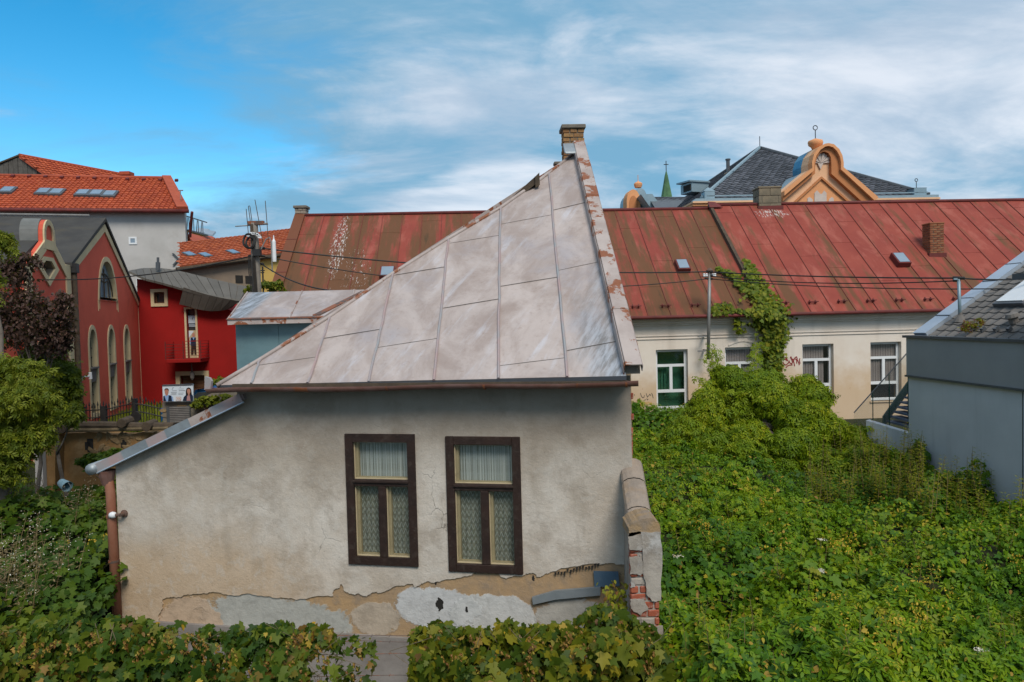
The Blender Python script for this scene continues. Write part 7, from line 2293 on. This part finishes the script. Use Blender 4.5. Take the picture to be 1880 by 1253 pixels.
# shoots reaching up from the bush to the service pole and the second window
for i, (pts, lab) in enumerate((([(1318, 700), (1308, 672), (1306, 655), (1312, 640)], 'creeper shoot climbing towards the service pole'), ([(1365, 700), (1380, 672), (1388, 650), (1392, 640)], 'creeper shoot in front of the second window'))):
    sh = thing('creeper_shoot', lab, 'vine', at(*pts[0], 19.8), 'creeper shoots above the bush')
    W3 = [at(x, y, 19.8 + .5 * k) for k, (x, y) in enumerate(pts)]
    part('stem', MB().tube(W3, .015, 5), MT['stem'], sh)
    P = np.concatenate([np.array(W3[min(int(t * 3), 2)].lerp(W3[min(int(t * 3), 2) + 1], t * 3 - min(int(t * 3), 2)))[None] + RNG.normal(size=(5, 3)) * .12 for t in np.linspace(0, .999, 26)])
    leaf_part('leaves', sh, P, RNG.normal(size=P.shape) * .5 + np.array([0, -.5, .6]), RNG.uniform(.12, .22, len(P)), 'compound', LM['bush'], .4 + .5 * RNG.random(len(P)))

# --- ivy over the roof edge and down the white wall
def on_plane(pl, path, wpx, n, w0, w1):
    out = []
    seg = [(Vector(path[i]), Vector(path[i + 1])) for i in range(len(path) - 1)]
    ln = [(b - a).length for a, b in seg]
    tot = sum(ln)
    for k in range(n):
        r_ = random.random() * tot
        i = 0
        while r_ > ln[i]: r_ -= ln[i]; i += 1
        f = r_ / ln[i]
        p = seg[i][0].lerp(seg[i][1], f)
        wd = wpx[i] + (wpx[i + 1] - wpx[i]) * f
        q = p + Vector((random.gauss(0, 1), random.gauss(0, .6))) * wd * .45
        out.append(pl.W(q.x, q.y, random.uniform(w0, w1)))
    return np.array(out)
ivy = thing('wall_ivy', 'yellow green ivy hanging from the red roof down the white wall', 'ivy', WF.W(1425, 700, .05))
P1_ = on_plane(RW2, [(1372, 480), (1382, 505), (1392, 535), (1412, 565), (1425, 578)], [5, 14, 24, 30, 28], 1000, .03, .28)
P1b = on_plane(RW, [(1318, 492), (1340, 502), (1360, 520), (1385, 545)], [3, 8, 12, 20], 260, .03, .2)
P2_ = on_plane(WF, [(1422, 572), (1421, 600), (1420, 640), (1418, 690)], [40, 28, 20, 20], 1500, .06, .50)
P3_ = on_plane(WF, [(1312, 578), (1350, 572), (1390, 574), (1420, 578)], [5, 8, 12, 24], 260, .40, .55)
P4_ = on_plane(WF, [(1350, 580), (1358, 612)], [6, 10], 50, .05, .4)
P5_ = on_plane(WF, [(1390, 580), (1392, 610)], [8, 10], 50, .05, .4)
P6_ = on_plane(RW, [(1305, 572), (1322, 562), (1340, 562)], [4, 12, 8], 120, .03, .15)
P = np.concatenate([P1_, P1b, P2_, P3_, P4_, P5_, P6_])
leaf_part('leaves', ivy, P, RNG.normal(size=P.shape) * .4 + np.array([0, -.8, .6]), RNG.uniform(.09, .17, len(P)), 'lobed', LM['ivy'], .15 + .75 * RNG.random(len(P)), droop=1.0)
for pts, pl in (([(1424, 700), (1422, 640), (1426, 580)], WF), ([(1428, 578), (1395, 530), (1375, 485)], RW2), ([(1424, 578), (1360, 572), (1305, 577)], WF)):
    part('stem', MB().tube([pl.W(x, y, .06) for x, y in pts], .03, 6), MT['stem'], ivy)

# --- fence wires and hop vines in front of the house
VY = 6.75
fence = thing('wire_fence', 'barbed wire strands on concrete posts in front of the plinth', 'fence', Vector((-1.5, VY, gz(0, 6))))
for py in (1167, 1178, 1196, 1241):
    pts = [at(-60 + k * 66, py + random.uniform(-1.6, 1.6) + (6 - abs(k - 10) * .6 if py == 1196 else 0), VY + .15) for k in range(20)]
    m = MB().tube(pts, .0032, 4)
    for k in range(19):
        for t in (.25, .75):
            c = pts[k].lerp(pts[k + 1], t)
            m.tube([c + Vector((-.008, 0, -.014)), c + Vector((.008, 0, .014))], .0022, 4)
    part('wire_strand', m, MT['rust'], fence)
for px in (60, 430, 1100):
    c = at(px, 1180, VY + .12)
    part('post', MB().wbox(c.x - .05, c.x + .05, VY + .08, VY + .16, gz(0, 6), c.z), MT['concrete'], fence)
def vine_mass(label, prof, n, mat, tone, sizes=(.07, .14), spread=.28, holes=(), cones=0, base_px=None):
    xs_, ts_ = [p[0] for p in prof], [p[1] for p in prof]
    b = at(base_px, 1253, VY)
    t = thing('hop_vine', label, 'vine', Vector((b.x, VY, gz(0, 6))), 'hop vines on the wire fence')
    P, S, N_ = [], [], []
    while len(P) < n:
        px = random.uniform(xs_[0], xs_[-1])
        top = np.interp(px, xs_, ts_) + 16 * (float(vnoise(np.array([px * .01]), np.array([3.0]), 5.0, 71)[0]) - .35) + 10 * (float(vnoise(np.array([px * .01]), np.array([1.0]), 16.0, 73)[0]) - .5)
        py = top + abs(random.gauss(0, 1)) * 5 + random.random() ** 1.15 * (1335 - top) - 4
        skip = False
        for (hx_, hy_, hr, pr) in holes:
            if ((px - hx_) ** 2 + ((py - hy_) * .8) ** 2) < hr * hr and random.random() < pr: skip = True
        if skip: continue
        Y = VY - spread * random.random() * (0.35 + min(1.3, (py - top) / 60)) * (.6 + .8 * float(vnoise(np.array([px * .01]), np.array([py * .01]), 4.0, 75)[0])) + .05
        q = at(px, py, Y)
        P.append(q[:])
        S.append(random.uniform(*sizes) * (.75 + .25 * min(1, (py - top) / 40)))
        N_.append((random.gauss(0, .65), -.7 + random.gauss(0, .5), .55 + random.gauss(0, .5)))
    P, S, N_ = np.array(P), np.array(S), np.array(N_)
    rn = tone + .75 * (RNG.random(len(P)) - .5) + .5 * (vnoise(P[:, 0], P[:, 2], 2.2, 41) - .5)
    ov = RNG.random(len(P)) < .3
    leaf_part('leaves', t, P[~ov], N_[~ov], S[~ov] * RNG.uniform(.7, 1.25, int((~ov).sum())), 'lobed', mat, rn[~ov], droop=1.0)['kind'] = 'stuff'
    leaf_part('small_leaves', t, P[ov], N_[ov] + RNG.normal(size=N_[ov].shape) * .4, S[ov] * RNG.uniform(.4, .8, int(ov.sum())), 'oval', mat, rn[ov] + .1, droop=.8)['kind'] = 'stuff'
    wk = RNG.random(len(P)) < .035
    leaf_part('withered_leaves', t, P[wk] + np.array([0, -.05, .01]), N_[wk] + RNG.normal(size=N_[wk].shape) * .6, S[wk] * .8, 'lobed', LM['dead'], RNG.random(int(wk.sum())), droop=1.4)['kind'] = 'stuff'
    Pc, Sc, Nc = [], [], []
    for k in range(cones):
        px = random.uniform(xs_[0] + 20, xs_[-1] - 20)
        top = np.interp(px, xs_, ts_)
        c = at(px, top + random.uniform(12, 95), VY - spread * .9 - random.uniform(0, .1))
        for j in range(random.randint(2, 5)):
            d = c + Vector((random.gauss(0, .025), random.gauss(0, .02), -j * .03))
            for i in range(7):
                a_ = i * 2.4
                Pc.append((d.x + .010 * math.cos(a_), d.y + .010 * math.sin(a_), d.z - i * .004))
                Nc.append((math.cos(a_), math.sin(a_), .5))
                Sc.append(.026)
    if Pc: o_ = leaf_part('seed_cones', t, np.array(Pc), np.array(Nc), np.array(Sc), 'oval', LM['cone'], RNG.random(len(Pc)))
    if Pc: o_['kind'] = 'stuff'
    mstem = MB()
    for k in range(int((xs_[-1] - xs_[0]) / 40)):
        px = random.uniform(xs_[0], xs_[-1])
        top = np.interp(px, xs_, ts_)
        pts = [at(px + random.uniform(-25, 25) + j * random.uniform(-8, 12), 1300 - (1300 - top - 8) * j / 5, VY - random.uniform(.0, spread)) for j in range(6)]
        mstem.tube(pts, .003, 4)
    part('stems', mstem, MT['stem'], t)['kind'] = 'stuff'
    return t
vine_mass('dark green hop vine with brown seed cones below the left half of the house wall', [(-80, 1160), (0, 1158), (110, 1140), (180, 1136), (240, 1138), (330, 1146), (372, 1150), (430, 1160), (465, 1150), (500, 1137), (560, 1150), (600, 1152), (625, 1175)],
          5200, LM['hopdark'], .42, holes=((600, 1235, 40, .8), (345, 1170, 22, .85), (400, 1195, 18, .6), (455, 1225, 16, .6)), cones=70, base_px=250)
vine_mass('thin trailing hop strands hanging beside the bare plinth', [(622, 1172), (640, 1168), (655, 1164), (675, 1170), (690, 1176)], 150, LM['hopdark'], .42, (.06, .11), .12, holes=((640, 1215, 14, .8), (668, 1240, 10, .7)), cones=5, base_px=655)
vine_mass('bushy hop vine with yellowing leaves below the right window', [(754, 1168), (772, 1160), (800, 1140), (850, 1152), (900, 1150), (955, 1143), (1000, 1152), (1040, 1145), (1062, 1128), (1110, 1118), (1150, 1122), (1180, 1135), (1205, 1165), (1240, 1205)],
          3700, LM['hop'], .52, (.075, .155), .34, cones=60, base_px=980)
# bright lime sprig on the pier
sp2 = thing('lime_sprig', 'bright yellow green sprig against the house wall beside the pier', 'plant', at(1130, 1130, 7.5))
P = np.array([at(random.gauss(1132, 13), random.gauss(1102, 17), random.uniform(7.2, 7.7))[:] for k in range(150)])
leaf_part('leaves', sp2, P, RNG.normal(size=P.shape) * .5 + np.array([0, -.6, .6]), RNG.uniform(.035, .07, 150), 'oval', LM['ivy'], .7 + .3 * RNG.random(150), droop=1)
part('stem', MB().tube([at(1128, 1150, 7.5), at(1133, 1110, 7.5), at(1140, 1080, 7.5)], .006, 5), MT['stem'], sp2)

# --- left yard: thicket, weeds, tree, plum
def thick_h(x, y):
    g = gz(x, y)
    return g + 1.35 + .75 * (vnoise(x, y, .5, 51) - .5) + .6 * (vnoise(x, y, 1.2, 53) - .5) + .25 * (vnoise(x, y, 2.8, 55) - .5) + .10 * np.clip((y - 10.5) / 1.5, 0, 1) - .75 * np.clip((y - 12.2) / 3, 0, 1)
def in_thick(x, y): return (x > -13) & (x < np.where(y < 9.5, -5.30, -5.72))
bed('undergrowth', (-13, -4.9), (6.9, 16.9), .25, thick_h, in_thick, 'dark matted stems under the left thicket', .25)
n = 26000
xx, yy = RNG.uniform(-13, -5.2, n * 2), RNG.uniform(6.9, 16.9, n * 2)
k = in_thick(xx, yy)
xx, yy = xx[k][:n], yy[k][:n]
zz = thick_h(xx, yy) + RNG.uniform(-.25, .08, len(xx))
P = np.stack([xx, yy, zz], 1)
Nv = RNG.normal(size=P.shape) * .45 + np.array([0.1, -.35, .9])
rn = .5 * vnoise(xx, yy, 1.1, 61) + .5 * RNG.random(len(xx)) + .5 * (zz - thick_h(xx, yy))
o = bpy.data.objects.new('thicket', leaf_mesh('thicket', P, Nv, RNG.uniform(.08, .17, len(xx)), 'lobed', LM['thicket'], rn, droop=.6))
COL.objects.link(o)
tag(o, 'dark green bramble thicket left of the house', None, kind='stuff')
P_, N_, S_, T_, Pf, Nf, Sf, Py, Ny, Sy = [], [], [], [], [], [], [], [], [], []
for i in range(210):
    x, y = random.uniform(-8.0, -5.9), random.uniform(7.6, 9.6)
    if i > 120: x, y = random.uniform(-9.6, -7.0), random.uniform(8.2, 12.5)
    z = float(thick_h(np.array([x]), np.array([y]))[0])
    h = random.uniform(.35, .75)
    ln_ = (random.uniform(-.2, .25), random.uniform(-.15, .1))
    spray((x, y, z - .3), h + .25, ln_, 20, 'narrow', .11, P_, N_, S_, T_)
    for kx in range(6):
        Pf.append((x + ln_[0] + random.gauss(0, .07), y + ln_[1] + random.gauss(0, .07), z + h - random.uniform(0, .28)))
        Nf.append((random.gauss(0, .5), -.5, .8))
        Sf.append(random.uniform(.012, .024))
for i in range(60):
    q = Vector((random.gauss(-6.2, .35), random.uniform(10.3, 12.0), 0))
    q.z = float(thick_h(np.array([q.x]), np.array([q.y]))[0]) + .05
    for kx in range(16):
        Py.append((q.x + random.gauss(0, .05), q.y + random.gauss(0, .05), q.z + random.uniform(0, .15)))
        Ny.append((random.gauss(0, .6), -.5, .8))
        Sy.append(random.uniform(.02, .04))
stalks('dry_stalks', 'thin dry stalks of the flowers at the left', LM['drystalk'])
for nm, A_, B_, C_, kd, mt2, lab, td in (('dry_weeds', P_, N_, S_, 'narrow', LM['drystalk'], 'brownish dry flower stalks in the left foreground', np.array(T_)), ('fleabane_flowers', Pf, Nf, Sf, 'oval', LM['flower'], 'tiny pale flowers on the dry stalks at the left', None), ('goldenrod_flowers', Py, Ny, Sy, 'oval', LM['yflower'], 'yellow goldenrod flowers beside the downpipe', None)):
    A_ = np.array(A_)
    o = bpy.data.objects.new(nm, leaf_mesh(nm, A_, np.array(B_), np.array(C_), kd, mt2, RNG.random(len(A_)), tipdir=td))
    COL.objects.link(o)
    tag(o, lab, None, kind='stuff')
tb = at(18, 985, 11.6)
lobed_plant('maple_tree', 'yellow green leafy tree at the left edge with a pale trunk', 'tree', Vector((tb.x - .1, 11.6, gz(0, 11.6))),
            [L(18, 690, 11.5, 44, 36), L(45, 735, 11.2, 50, 40), L(0, 775, 11.4, 55, 50), L(30, 815, 11.3, 48, 38), L(-50, 720, 11.8, 60, 80), L(-60, 620, 11.8, 45, 60), L(62, 690, 11.6, 30, 26), L(0, 860, 11.2, 42, 32), L(80, 765, 11.4, 22, 24), L(-40, 850, 11.5, 50, 45), L(70, 800, 11.3, 24, 22), L(-10, 450, 12.2, 36, 24), L(-50, 520, 12, 40, 50)],
            'compound', LM['tree'], 1900, .14, .9, .6, .13, (.62, .5), nsub=9, sprigs=46)
pb2 = at(60, 760, 14.5)
lobed_plant('plum_tree', 'dark purple leaved plum tree behind the yellow green tree', 'tree', Vector((pb2.x, 14.5, gz(0, 14.5))),
            [L(48, 486, 14.6, 26, 20), L(15, 500, 14.6, 30, 26), L(25, 535, 14.5, 44, 40), L(5, 580, 14.6, 30, 40), L(68, 560, 14.4, 34, 26), L(45, 600, 14.5, 48, 36), L(95, 590, 14.3, 34, 34), L(118, 560, 14.2, 15, 26), L(85, 625, 14.4, 40, 26), L(20, 620, 14.6, 36, 36), L(112, 610, 14.3, 20, 22), L(100, 640, 14.4, 26, 18)],
            'oval', LM['purple'], 470, .085, .8, .8, .045, (.55, .5), nsub=9, sprigs=52)
gb2 = at(110, 690, 15.0)
lobed_plant('young_walnut_bush', 'green leafy sapling in front of the red gabled building', 'bush', Vector((gb2.x, 15.2, gz(0, 15.2))),
            [L(95, 670, 15.2, 32, 26), L(115, 690, 15.0, 26, 24), L(70, 660, 15.3, 30, 26), L(120, 720, 15.0, 24, 26), L(130, 760, 14.9, 22, 20), L(100, 740, 15.1, 30, 30), L(60, 700, 15.3, 40, 40)], 'compound', LM['tree'], 1500, .2, .8, .5, .05, (.42, .5), nsub=5)
sh0 = at(190, 835, 16.4)
lobed_plant('wall_shrub', 'dark green shrub at the foot of the ruined ochre wall', 'bush', Vector((sh0.x, 16.4, gz(0, 16.4))), [L(165, 846, 16.4, 20, 13), L(192, 842, 16.3, 22, 12), L(212, 834, 16.4, 12, 8)], 'lobed', LM['thicket'], 2200, .10, .8, .4, .03, (.5, .4), nsub=5)
# verge grass by the fence and greenery behind the billboard wall
gp_ = []
for i in range(1500):
    px = random.uniform(150, 302)
    q = at(px, 775, random.uniform(25.3, 33.0))
    gp_.append((q.x, q.y, gz(0, q.y) + .02))
P = np.array(gp_)
o = bpy.data.objects.new('verge_grass', leaf_mesh('verge_grass', P, np.tile([0.0, -1, .2], (len(P), 1)) + RNG.normal(size=P.shape) * .3, RNG.uniform(.3, .55, len(P)), 'narrow', LM['tree'], .4 + .5 * RNG.random(len(P)), tipdir=np.tile([0, 0, 1.0], (len(P), 1))))
COL.objects.link(o)
tag(o, 'grass verge behind the iron fence', None, kind='stuff')
for (pts, lab, mt2, Y, rn_, sz) in (([(385, 735, 20, 8), (410, 733, 20, 8), (365, 741, 12, 7)], 'yellow green weeds on top of the grey stone wall', LM['tree'], 23.2, .7, .12),
                               ([(402, 700, 12, 8)], 'small green shrub beside the torn gutter end', LM['tree'], 22.5, .6, .12),
                               ([(490, 527, 20, 9), (508, 525, 14, 10), (462, 532, 12, 6)], 'green shrub at the foot of the concrete pole', LM['thicket'], 21.0, .8, .12)):
    c = at(pts[0][0], pts[0][1] + 10, Y)
    lobed_plant('small_shrub', lab, 'bush', c - Z * .3, [L(a, b, Y, r1_, r2_) for a, b, r1_, r2_ in pts], 'oval', mt2, 2500, sz, .5, .5, .02, (rn_, .4), nsub=4)
wq = RG.W(1786, 612, .02)
lobed_plant('roof_weed', 'yellowing weed growing on the grey tiled roof edge', 'plant', wq, [L(1780, 598, wq.y, 12, 9), L(1795, 592, wq.y, 10, 9), L(1770, 604, wq.y, 7, 5)], 'narrow', LM['ivy'], 5000, .06, .4, .5, .012, (.85, .3), nsub=4, barkmat='stem')
